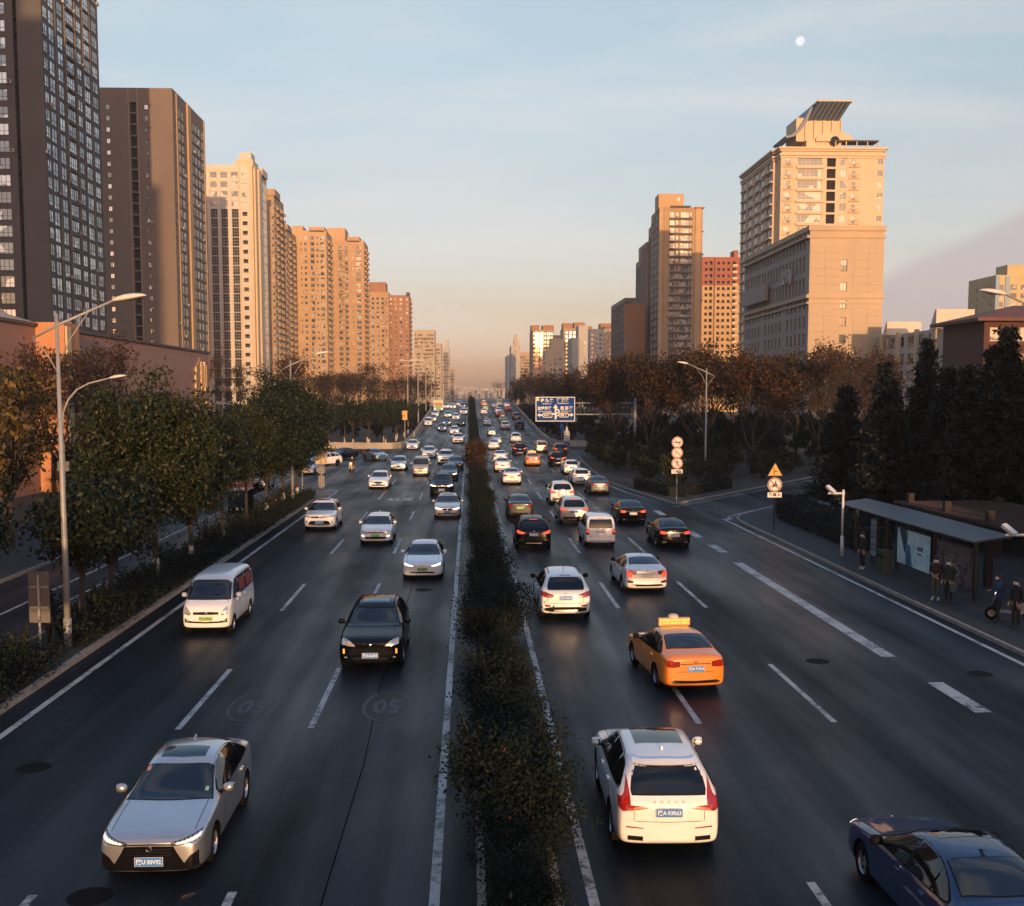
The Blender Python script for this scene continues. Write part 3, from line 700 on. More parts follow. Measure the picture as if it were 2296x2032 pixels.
    def plate(proj, z, txt=None, mt=C_PLB, tm=C_PLT):
        h, nn = cast(proj, 0, z); x = MB(); x.box(-.22, -.008, -.07, .22, .008, .07); sg = 1 if proj == 'front' else -1
        x2 = MB(); x2.box(-.232, -.004, -.078, .232, .004, .078); 
        mdl.parts.append(('number_plate', x.mesh('number_plate', mt), (0, h.y+sg*.03, z), 0, False, 'PLATE'+('F' if sg > 0 else 'R')))
        mdl.parts.append(('plate_frame', x2.mesh('plate_frame', C_PLW), (0, h.y+sg*.024, z), 0, False, ()))
    mdl.plate = plate
    FRONT[front](mdl); REAR[rear](mdl)
    for e in extra: EXTRA[e](mdl)
    return mdl

def slats(m, zs, x, mt, hh=.014):
    for z in zs: m.add('grille_slat', 'front', [(-x, z-hh/2, z+hh/2), (0, z-hh/2, z+hh/2), (x, z-hh/2, z+hh/2)], mt, .016, nu=10, nv=1)
def badge(m, proj, z, r=.055, mt=None):
    h, nn = m.cast(proj, 0, z); x = MB(); sg = 1 if proj == 'front' else -1
    x.lathe([(r*.72, 0), (r, .006), (r, .018), (r*.72, .02)], n=16, axis='y'); x.box(-r*.12, .004, -r*.8, r*.12, .016, r*.8)
    m.parts.append(('badge', x.mesh('badge', mt or C_CHROME, False), tuple(h+nn*.006), 0, False, ()))
FRONT, REAR, EXTRA = {}, {}, {}
def f_allion(m, lamp=C_LAMPDRL):
    m.add('headlight', 'front', [(.42, .660, .682), (.55, .675, .71), (.70, .70, .745), (.80, .735, .775)], lamp, .006, True, nu=8, nv=2)
    m.add('headlight_surround', 'front', [(.36, .64, .70), (.55, .655, .735), (.70, .68, .775), (.84, .725, .805)], C_TRIM, .004, True, nu=8, nv=2)
    m.add('grille', 'front', [(-.72, .24, .26), (-.56, .235, .36), (-.46, .235, .52), (-.40, .235, .635), (.0, .23, .645), (.40, .235, .635), (.46, .235, .52), (.56, .235, .36), (.72, .24, .26)], C_GLOSS, .006, nu=24, nv=6)
    slats(m, (.50, .545, .59), .36, C_CHROME, .012); m.add('grille_lip', 'front', [(-.45, .655, .675), (0, .66, .68), (.45, .655, .675)], C_CHROME, .01, nu=10, nv=1)
    m.add('fog_intake', 'front', [(.56, .28, .34), (.66, .28, .48), (.79, .30, .55)], C_GLOSS, .007, True, nu=5, nv=3); m.add('bumper_blade', 'front', [(.56, .245, .265), (.8, .27, .30)], C_CHROME, .012, True, nu=4, nv=1)
    badge(m, 'front', .60); m.plate('front', .39)
FRONT['allion'] = f_allion
def f_suvA(m, lamp=C_LAMP):            # upright grille with big lower opening
    m.add('headlight', 'front', [(.46, .80, .865), (.62, .81, .90), (.78, .835, .925), (.88, .87, .935)], lamp, .006, True, nu=8, nv=2)
    m.add('grille', 'front', [(-.46, .79, .87), (0, .775, .885), (.46, .79, .87)], C_GLOSS, .005, nu=12, nv=3); slats(m, (.80, .835, .865), .42, C_CHROME)
    m.add('lower_grille', 'front', [(-.66, .40, .42), (-.54, .39, .62), (0, .385, .63), (.54, .39, .62), (.66, .40, .42)], C_TRIM, .006, nu=14, nv=3)
    m.add('skid_plate', 'front', [(-.55, .345, .375), (0, .335, .37), (.55, .345, .375)], C_CHROME, .012, nu=8, nv=1)
    m.add('fog_lamp', 'front', [(.70, .50, .62), (.76, .50, .64)], C_TRIM, .006, True, nu=3, nv=2); badge(m, 'front', .83); m.plate('front', .53)
FRONT['suvA'] = f_suvA
def f_cay(m):
    m.add('headlight', 'front', [(.44, .76, .79), (.56, .77, .90), (.70, .80, .955), (.82, .83, .96)], C_LAMP, .006, True, nu=8, nv=3)
    m.add('grille', 'front', [(-.62, .52, .70), (0, .50, .72), (.62, .52, .70)], C_GLOSS, .005, nu=12, nv=3); m.add('lower_grille', 'front', [(-.5, .37, .45), (0, .365, .46), (.5, .37, .45)], C_TRIM, .005, nu=8, nv=2)
    m.add('indicator_lamp', 'front', [(.73, .56, .70), (.78, .56, .70)], C_AMBER, .012, True, nu=2, nv=2); m.add('fog_lamp', 'front', [(.66, .43, .47), (.74, .43, .47)], C_LAMP, .008, True, nu=2, nv=1)
    badge(m, 'front', .80, .035); m.plate('front', .50)
FRONT['cayenne'] = f_cay
def f_ev(m):
    m.add('headlight', 'front', [(.40, .60, .63), (.58, .615, .68), (.78, .67, .745)], C_LAMPON, .006, True, nu=8, nv=2)
    m.add('lower_grille', 'front', [(-.52, .31, .37), (0, .305, .375), (.52, .31, .37)], C_GLOSS, .006, nu=10, nv=2); badge(m, 'front', .62, .04); m.plate('front', .48)
FRONT['ev'] = f_ev
def f_kx(m):
    m.add('headlight', 'front', [(.42, .66, .70), (.58, .67, .77), (.76, .72, .81)], C_LAMP, .006, True, nu=8, nv=2); m.add('grille', 'front', [(-.43, .665, .715), (0, .66, .72), (.43, .665, .715)], C_GLOSS, .006, nu=10, nv=2)
    m.add('lower_grille', 'front', [(-.55, .36, .46), (0, .35, .48), (.55, .36, .46)], C_TRIM, .006, nu=10, nv=2); m.add('daytime_lamp', 'front', [(.60, .47, .54), (.74, .50, .57)], C_LAMPON, .008, True, nu=4, nv=2)
    m.add('skid_plate', 'front', [(-.5, .315, .335), (0, .305, .33), (.5, .315, .335)], C_CHROME, .012, nu=8, nv=1); badge(m, 'front', .745, .04); m.plate('front', .55)
FRONT['kx'] = f_kx
def f_bmw(m):
    m.add('headlight', 'front', [(.38, .60, .67), (.56, .61, .71), (.78, .67, .745)], C_LAMPON, .006, True, nu=8, nv=2)
    m.add('kidney_grille', 'front', [(.03, .55, .67), (.17, .55, .68), (.31, .57, .66)], C_GLOSS, .006, True, nu=6, nv=3); m.add('lower_grille', 'front', [(-.62, .31, .40), (-.3, .30, .38), (.3, .30, .38), (.62, .31, .40)], C_GLOSS, .006, nu=10, nv=2)
    badge(m, 'front', .70, .035); m.plate('front', .45)
FRONT['bmw'] = f_bmw
def f_gen(m, lamp=C_LAMP):
    z = .62 if m.B['L'] != 4.7 else .80; z -= .02
    m.add('headlight', 'front', [(.38, z, z+.06), (.56, z+.01, z+.12), (.76, z+.05, z+.15)], lamp, .006, True, nu=8, nv=2); m.add('grille', 'front', [(-.36, z-.07, z+.05), (0, z-.08, z+.055), (.36, z-.07, z+.05)], C_GLOSS, .006, nu=10, nv=2)
    slats(m, (z-.03, z+.02), .33, C_CHROME, .016); m.add('lower_grille', 'front', [(-.58, z-.30, z-.20), (0, z-.31, z-.19), (.58, z-.30, z-.20)], C_TRIM, .006, nu=10, nv=2); badge(m, 'front', z+.0); m.plate('front', z-.14)
FRONT['gen'] = f_gen; FRONT['genlit'] = lambda m: f_gen(m, C_LAMPON); FRONT['suvlit'] = lambda m: f_suvA(m, C_LAMPON)
def f_van(m):
    m.add('headlight', 'front', [(.50, .70, .78), (.60, .70, .92), (.72, .74, 1.0)], C_LAMP, .006, True, nu=6, nv=4); m.add('grille', 'front', [(-.42, .72, .80), (0, .71, .81), (.42, .72, .80)], C_GLOSS, .006, nu=8, nv=2); slats(m, (.765,), .40, C_CHROME, .02)
    m.add('lower_grille', 'front', [(-.70, .46, .60), (-.52, .44, .50), (0, .42, .47), (.52, .44, .50), (.70, .46, .60)], C_TRIM, .006, nu=14, nv=2); m.add('fog_lamp', 'front', [(.56, .47, .53), (.66, .50, .56)], C_LAMP, .010, True, nu=2, nv=2); badge(m, 'front', .765, .05); m.plate('front', .58)
FRONT['van'] = f_van
def r_sedan(m, lamp=C_TAIL, z=.80):
    m.add('tail_light', 'rear', [(.46, z+.00, z+.10), (.62, z-.02, z+.13), (.78, z, z+.15)], lamp, .007, True, nu=8, nv=3); m.add('tail_light_rim', 'rear', [(.44, z-.015, z+.115), (.62, z-.035, z+.145), (.81, z-.015, z+.165)], C_TRIM, .004, True, nu=8, nv=3)
    m.add('boot_strip', 'rear', [(-.42, z+.04, z+.065), (0, z+.045, z+.07), (.42, z+.04, z+.065)], C_CHROME, .008, nu=8, nv=1); m.add('lower_trim', 'rear', [(-.60, .33, .42), (0, .32, .40), (.60, .33, .42)], C_TRIM, .006, nu=10, nv=2)
    m.add('boot_seam', 'rear', [(-.52, z-.16, z-.148), (0, z-.17, z-.158), (.52, z-.16, z-.148)], C_SEAM, .002, nu=8, nv=1)
    m.add('exhaust_trim', 'rear', [(.48, .33, .38), (.66, .35, .40)], C_CHROME, .012, True, nu=2, nv=1); badge(m, 'rear', z+.12, .045); m.plate('rear', z-.07)
REAR['sedan'] = r_sedan; REAR['sedanlit'] = lambda m: r_sedan(m, C_BRAKE)
def r_civic(m):
    r_sedan(m, C_TAIL, .84); m.add('tail_light_wing', 'rear', [(.60, .70, .86), (.72, .70, .98), (.80, .74, 1.0)], C_BRAKE, .009, True, nu=5, nv=4); m.add('bumper_vent', 'rear', [(.56, .46, .53), (.74, .48, .58)], C_GLOSS, .009, True, nu=3, nv=2); m.add('bumper_reflector', 'rear', [(.745, .46, .58), (.79, .48, .60)], C_TAIL, .010, True, nu=2, nv=2)
REAR['civic'] = r_civic
def r_suv(m, lamp=C_TAIL, low=True):
    m.add('tail_light', 'rear', [(.46, .90, .95), (.62, .88, 1.0), (.78, .90, 1.06), (.86, .95, 1.08)], lamp, .007, True, nu=8, nv=3); m.add('tail_light_rim', 'rear', [(.44, .885, .965), (.62, .862, 1.02), (.78, .88, 1.08), (.89, .93, 1.1)], C_TRIM, .004, True, nu=8, nv=3)
    m.add('lower_trim', 'rear', [(-.74, .40, .50), (-.5, .36, .53), (.5, .36, .53), (.74, .40, .50)], C_TRIM, .006, nu=12, nv=3); m.add('skid_plate', 'rear', [(-.42, .375, .43), (0, .37, .43), (.42, .375, .43)], C_CHROME, .014, nu=8, nv=1); m.add('bumper_reflector', 'rear', [(.55, .535, .60), (.74, .55, .62)], C_TAIL, .009, True, nu=3, nv=1)
    m.add('tailgate_seam', 'rear', [(-.60, .66, .672), (0, .64, .652), (.60, .66, .672)], C_SEAM, .002, nu=8, nv=1); m.add('tailgate_seam', 'rear', [(.62, .67, .89), (.632, .67, .89)], C_SEAM, .002, True, nu=1, nv=4)
    m.add('high_brake_lamp', 'rear', [(-.2, 1.565, 1.58), (0, 1.57, 1.585), (.2, 1.565, 1.58)], C_TAIL if lamp is C_TAIL else C_BRAKE, .012, nu=4, nv=1); badge(m, 'rear', .985, .055); m.plate('rear', .85)
REAR['suv'] = r_suv; REAR['suvlit'] = lambda m: r_suv(m, C_BRAKE)
def r_xc(m):
    m.add('tail_light', 'rear', [(.66, .98, 1.10), (.70, .90, 1.40), (.725, .885, 1.30), (.76, .88, 1.16), (.80, .88, 1.10), (.86, .93, 1.08)], C_TAIL, .008, True, nu=14, nv=6); m.add('tail_light_arm', 'rear', [(.36, .925, .94), (.5, .91, .965), (.70, .885, .98)], C_TAIL, .009, True, nu=6, nv=2)
    m.add('bumper_reflector', 'rear', [(.44, .575, .59), (.74, .60, .625)], C_TAIL, .010, True, nu=4, nv=1); m.add('exhaust_tip', 'rear', [(.46, .37, .43), (.70, .39, .45)], C_GLOSS, .014, True, nu=3, nv=1); m.add('exhaust_rim', 'rear', [(.445, .36, .44), (.715, .38, .46)], C_CHROME, .010, True, nu=3, nv=1)
    m.add('tailgate_seam', 'rear', [(-.58, .70, .71), (0, .68, .69), (.58, .70, .71)], C_SEAM, .002, nu=8, nv=1); m.add('tailgate_seam', 'rear', [(.60, .71, .90), (.61, .71, .90)], C_SEAM, .002, True, nu=1, nv=4)
    m.add('rear_spoiler', 'rear', [(-.56, 1.525, 1.57), (0, 1.54, 1.585), (.56, 1.525, 1.57)], P_WHITE, .05, nu=8, nv=2); m.plate('rear', .86)
    for i, ch in enumerate('VOLVO'):
        h, nn = m.cast('rear', -.25+.125*i, 1.03); t = text_mesh(ch, .07, C_CHROME, .004); 
        m.parts.append(('tailgate_letter', t, (-.25+.125*i, h.y-.012, 1.03), ('X', math.pi/2), False, ()))
REAR['xc'] = r_xc
def r_mpv(m, lit=True):
    m.add('tail_light', 'rear', [(.60, .72, .98), (.68, .70, 1.0), (.77, .70, 1.0)], C_TAIL, .007, True, nu=5, nv=5); m.add('brake_lamp', 'rear', [(.63, .84, .94), (.75, .85, .95)], C_BRAKE, .012, True, nu=3, nv=3) if lit else None
    m.add('high_brake_lamp', 'rear', [(-.16, 1.545, 1.575), (.16, 1.545, 1.575)], C_BRAKE if lit else C_TAIL, .014, nu=4, nv=1); m.add('bumper_reflector', 'rear', [(.42, .585, .60), (.62, .59, .605)], C_TAIL, .008, True, nu=3, nv=1); m.add('lower_trim', 'rear', [(-.6, .36, .40), (.6, .36, .40)], C_TRIM, .006, nu=8, nv=1)
    m.add('tailgate_seam', 'rear', [(-.60, .64, .652), (0, .64, .652), (.60, .64, .652)], C_SEAM, .002, nu=8, nv=1); badge(m, 'rear', 1.02, .05); m.plate('rear', .88)
REAR['mpv'] = r_mpv; REAR['van'] = lambda m: r_mpv(m, False)
REAR['hatch'] = lambda m: r_suv2(m)
def r_suv2(m):
    m.add('tail_light', 'rear', [(.42, .84, .89), (.58, .83, .95), (.74, .85, .98)], C_TAIL, .007, True, nu=8, nv=3); m.add('lower_trim', 'rear', [(-.62, .36, .46), (0, .34, .46), (.62, .36, .46)], C_TRIM, .006, nu=10, nv=2); badge(m, 'rear', .93, .045); m.plate('rear', .76)
def e_rails(m):
    for sg in (1, -1):
        pts = []
        for s in (2.2, 2.35, 2.7, 3.2, 3.6, 3.75):
            h, nn = m.cast('top', sg*m.B['roofx'], s); pts.append(tuple(h+Vector((0, 0, .045 if 2.2 < s < 3.75 else .005))))
        x = MB(); x.tube(pts, .016, 6); m.parts.append(('roof_rail', x.mesh('roof_rail', C_TRIM, True), None, 0, False, ()))
EXTRA['rails'] = e_rails
EXTRA['sunroof'] = lambda m: m.add('sunroof', 'top', [(-.40, 2.32, 2.75), (0, 2.27, 2.75), (.40, 2.32, 2.75)], C_GLASS, .005, nu=8, nv=4)
EXTRA['panorama'] = lambda m: m.add('sunroof', 'top', [(-.44, 2.22, 3.35), (0, 2.18, 3.38), (.44, 2.22, 3.35)], C_GLASS, .005, nu=8, nv=8)
def e_fin(m):
    s = m.B['L']-1.05 if m.B['rkind'] == 'rear' else 3.25
    h, nn = m.cast('top', 0, s); x = MB(); x.prism([(.09, 0), (-.09, 0), (-.08, .03), (-.06, .065), (-.02, .05)], lambda a, b, c: (c, a, b), -.018, .018); m.parts.append(('roof_antenna', x.mesh('roof_antenna', [P_WHITE]), tuple(h), 0, True, ()))
EXTRA['fin'] = e_fin
def e_whip(m):
    h, nn = m.cast('top', 0, m.B['L']-1.2); x = MB(); x.tube([(0,0,0),(0,-.12,.22)], [.012,.005], 5); m.parts.append(('roof_antenna', x.mesh('roof_antenna', C_TRIM), tuple(h), 0, False, ()))
EXTRA['whip'] = e_whip
def e_taxi(m):
    h, nn = m.cast('top', 0, 2.35); m.taxi = True
    x = MB(); x.box(-.46, -.07, .03, .46, .07, .24); x.box(-.42, -.05, 0, .42, .05, .03)
    led = MB(); 
    for r_ in range(2): led.add([(-.43, -.074, .065+.085*r_), (.43, -.074, .065+.085*r_), (.43, -.074, .13+.085*r_), (-.43, -.074, .13+.085*r_)], [(0,1,2,3)])
    m.parts.append(('roof_sign', x.mesh('roof_sign', mat('taxi sign case', (.55, .28, .12), .5)), tuple(h), 0, False, (('led_panel', led.mesh('led_panel', M_LED)),)))
    d = MB(); d.lathe([(.16, .0), (.15, .05), (.10, .09), (.001, .10)], n=14); m.parts.append(('roof_lamp', d.mesh('roof_lamp', mat('taxi lamp', (.75, .6, .4), .4), True), (h.x, h.y+.06, h.z+.24), 0, False, ()))
def led_mat():
    m = bpy.data.materials.new('led text panel'); m.use_nodes = True; nt = m.node_tree; b = nt.nodes['Principled BSDF']; L = nt.links.new
    tc = nt.nodes.new('ShaderNodeTexCoord'); mp = nt.nodes.new('ShaderNodeMapping'); mp.inputs['Scale'].default_value = (34, 1, 60); L(tc.outputs['Object'], mp.inputs[0])
    n = nt.nodes.new('ShaderNodeTexNoise'); n.inputs['Scale'].default_value = 1.0; n.inputs['Detail'].default_value = 1; L(mp.outputs[0], n.inputs[0])
    r = nt.nodes.new('ShaderNodeValToRGB'); r.color_ramp.elements[0].position = .42; r.color_ramp.elements[1].position = .52; L(n.outputs[0], r.inputs[0])
    b.inputs['Base Color'].default_value = (.1, .03, .01, 1); b.inputs['Emission Color'].default_value = (1.0, .5, .08, 1)
    mu = nt.nodes.new('ShaderNodeMath'); mu.operation = 'MULTIPLY'; mu.inputs[1].default_value = 1.6; L(r.outputs[0], mu.inputs[0]); L(mu.outputs[0], b.inputs['Emission Strength'])
    return m
M_LED = led_mat(); EXTRA['taxi'] = e_taxi
def e_spare(m):
    h, nn = m.cast('rear', .02, .86); x = MB(); x.lathe([(.001, -.17), (.22, -.17), (.30, -.15), (.335, -.10), (.335, .06)], (.02, 0, 0), 28, 'y'); m.parts.append(('spare_wheel_cover', x.mesh('spare_wheel_cover', [P_WHITE], True), (0, h.y-.01, .86), 0, True, ()))
EXTRA['spare'] = e_spare
def e_interior_van(m):
    m.parts = [p for p in m.parts if p[0] != 'x']
    m.add('window_banner', 'side', [(1.74, 1.22, 1.64), (2.66, 1.22, 1.64)], mat('red window banner', (.36, .05, .03), .6, var=.5, vscale=9), .010, True, nu=6, nv=3); m.add('window_banner', 'side', [(2.9, 1.22, 1.64), (3.95, 1.22, 1.64)], mat('red window banner', (.4, .05, .03)), .010, True, nu=6, nv=3)
EXTRA['banner'] = e_interior_van
def e_cladding(m):
    rw = m.B['rw']
    m.add('side_cladding', 'side', [(m.B['wb'][0]+rw+.08, .26, .42), (m.B['wb'][1]-rw-.08, .26, .42)], C_TRIM, .006, True, nu=8, nv=1)
EXTRA['cladding'] = e_cladding
def e_stickers(m):
    h, nn = m.cast('top', -.42, 1.62); m.add('windscreen_sticker', 'top', [(.50, 1.98, 2.10), (.57, 1.98, 2.10)], mat('paper sticker', (.4, .22, .14), .7), .010, nu=2, nv=2); m.add('windscreen_sticker', 'top', [(-.63, 1.52, 1.62), (-.57, 1.52, 1.62)], mat('green sticker', (.2, .42, .36), .7), .010, nu=2, nv=2)
EXTRA['stickers'] = e_stickers
MODELS = {}
def model(key, *a):
    MODELS[key] = make_model(*a); return MODELS[key]
model('allion', 'sedan', 'allion', 'sedan', ('sunroof', 'fin', 'stickers'))
model('microvan', 'van', 'van', 'van', ('banner',))
model('microvanplain', 'van', 'van', 'van', ())
model('cayenne', 'suv', 'cayenne', 'suv', ('rails', 'sunroof'))
model('evsedan', 'fast', 'ev', 'sedan', ())
model('highlander', 'suv', 'suvA', 'suv', ('rails', 'sunroof', 'cladding'))
model('crossover', 'hatch', 'kx', 'hatch', ('cladding', 'fin'))
model('bmw', 'sedan', 'bmw', 'sedan', ('sunroof', 'fin'))
model('suvlit', 'suv', 'suvlit', 'suv', ('rails',))
model('sedanf', 'sedan', 'gen', 'sedan', ())
model('sedanflit', 'sedan', 'genlit', 'sedanlit', ())
model('hatchf', 'hatch', 'kx', 'hatch', ())
model('xc', 'suv', 'suvA', 'xc', ('panorama', 'fin'))
model('taxi', 'sedan', 'gen', 'sedan', ('taxi',))
model('santafe', 'suv', 'suvA', 'suv', ('rails', 'whip'))
model('civic', 'fast', 'gen', 'civic', ('fin',))
model('mpv', 'mpv', 'van', 'mpv', ())
model('suvbrake', 'suv', 'suvA', 'suvlit', ('rails', 'fin'))
model('rav', 'suv', 'suvA', 'suvlit', ('spare',))
# ================================================================== buildings
def mat_glass(name, dark=(.02, .025, .03), light=(.42, .38, .32), share=.32, rough=.06, spec=1.0, metal=0.0):
    m = bpy.data.materials.new(name); m.use_nodes = True; nt = m.node_tree; b = nt.nodes['Principled BSDF']; L = nt.links.new
    g = nt.nodes.new('ShaderNodeNewGeometry')
    v = nt.nodes.new('ShaderNodeTexVoronoi'); v.inputs['Scale'].default_value = .42; L(g.outputs['Position'], v.inputs['Vector'])
    s = nt.nodes.new('ShaderNodeSeparateColor'); L(v.outputs['Color'], s.inputs[0])
    r = nt.nodes.new('ShaderNodeValToRGB'); r.color_ramp.interpolation = 'CONSTANT'
    r.color_ramp.elements[0].color = (*dark, 1); r.color_ramp.elements[1].position = 1-share; r.color_ramp.elements[1].color = (*light, 1)
    e = r.color_ramp.elements.new(1-share*1.7); e.color = (*[(a*2+b_)/3*.6 for a, b_ in zip(dark, light)], 1)
    L(s.outputs[0], r.inputs[0]); L(r.outputs[0], b.inputs['Base Color'])
    b.inputs['Roughness'].default_value = rough; b.inputs['Specular IOR Level'].default_value = spec; b.inputs['IOR'].default_value = 1.6
    b.inputs['Metallic'].default_value = metal
    n = nt.nodes.new('ShaderNodeTexNoise'); n.inputs['Scale'].default_value = .8; n.inputs['Detail'].default_value = 2; L(g.outputs['Position'], n.inputs['Vector'])
    bp = nt.nodes.new('ShaderNodeBump'); bp.inputs['Strength'].default_value = .12; bp.inputs['Distance'].default_value = .15
    L(n.outputs[0], bp.inputs['Height']); L(bp.outputs[0], b.inputs['Normal'])
    return m
G_STD = mat_glass('window glass')
G_BRIGHT = mat_glass('pale window glass', (.10, .12, .13), (.5, .47, .42), .45)
G_SKY = mat_glass('reflective window glass', (.26, .29, .32), (.62, .63, .64), .45, rough=.08, metal=.8)
G_MATTE = mat_glass('matte window glass', (.010, .010, .010), (.05, .045, .04), .12, rough=.6, spec=0.0)  # dark matte glass without gloss
G_DARK = mat_glass('dark window glass', (.008, .011, .014), (.06, .055, .05), .12, rough=.2, spec=.12)
G_GOLD = mat_glass('mirror window glass', (.55, .5, .42), (.7, .62, .5), .5, rough=.1, metal=.9)
M_FRAME = mat('window frame', (.45, .45, .44), .5)
M_FRAMED = mat('dark window frame', (.09, .085, .08), .5)
M_AC = mat('air conditioner', (.36, .34, .31), .6, rand=.2)
M_DARKV = mat('dark void', (.012, .012, .013), .9)
def window_mesh(w, h, nv, nh, gl, fr, d):
    k = (round(w, 2), round(h, 2), nv, nh, gl.name, fr.name, d)
    if k in _win: return _win[k]
    mb = MB(); t = .06
    mb.add([(-w/2, d-.02, 0), (w/2, d-.02, 0), (w/2, d-.02, h), (-w/2, d-.02, h)], [(0,1,2,3)], 1)
    def bar(x0, x1, z0, z1):
        mb.add([(x0,d-.08,z0),(x1,d-.08,z0),(x1,d-.08,z1),(x0,d-.08,z1),(x0,d-.02,z0),(x1,d-.02,z0),(x1,d-.02,z1),(x0,d-.02,z1)], [(0,1,2,3),(0,4,5,1),(1,5,6,2),(2,6,7,3),(3,7,4,0)], 0)
    bar(-w/2, -w/2+t, 0, h); bar(w/2-t, w/2, 0, h); bar(-w/2+t, w/2-t, 0, t); bar(-w/2+t, w/2-t, h-t, h)
    for i in range(1, nv): x = -w/2+w*i/nv; bar(x-t/2, x+t/2, t, h-t)
    for i in range(1, nh): z = h*(.36 if nh == 2 else i/nh); bar(-w/2+t, w/2-t, z-t/2, z+t/2)
    # a sill standing out of the wall
    mb.add([(-w/2-.06,-.08,-.09),(w/2+.06,-.08,-.09),(w/2+.06,-.08,-.01),(-w/2-.06,-.08,-.01),(-w/2-.06,.0,-.09),(w/2+.06,.0,-.09),(w/2+.06,.0,-.01),(-w/2-.06,.0,-.01)], [(0,1,2,3),(3,2,6,7),(0,4,5,1)], 0)
    _win[k] = mb.mesh('window', [fr, gl]); return _win[k]
_bal = {}
def balcony_mesh(w, dp, m, style):
    k = (round(w, 2), dp, m.name, style)
    if k in _bal: return _bal[k]
    mb = MB(); mb.box(-w/2, -dp, -.16, w/2, .02, 0)
    if style == 'solid':
        mb.box(-w/2, -dp, 0, w/2, -dp+.1, .95); mb.box(-w/2, -dp+.1, 0, -w/2+.1, .02, .95); mb.box(w/2-.1, -dp+.1, 0, w/2, .02, .95)
    elif style == 'slab': mb.box(-w/2-.1, -dp-.1, -.2, w/2+.1, .0, -.162)
    else:
        mb.box(-w/2, -dp, .9, w/2, -dp+.06, .98)
        for i in range(int(w/.45)+1): x = -w/2+.03+i*.45; mb.box(x-.03, -dp+.01, 0, x+.03, -dp+.05, .9)
    _bal[k] = mb.mesh('balcony', m); return _bal[k]
_acm = None
def ac_mesh():
    global _acm
    if _acm is None:
        mb = MB(); mb.box(-.42, -.42, 0, .42, -.06, .6); mb.lathe([(.0, -.425), (.2, -.425), (.22, -.44)], (-.08, 0, .3), 10, 'y', 1); mb.box(-.36, -.06, -.05, .36, .02, -.02)
        _acm = mb.mesh('air_conditioner', [M_AC, M_DARKV])
    return _acm

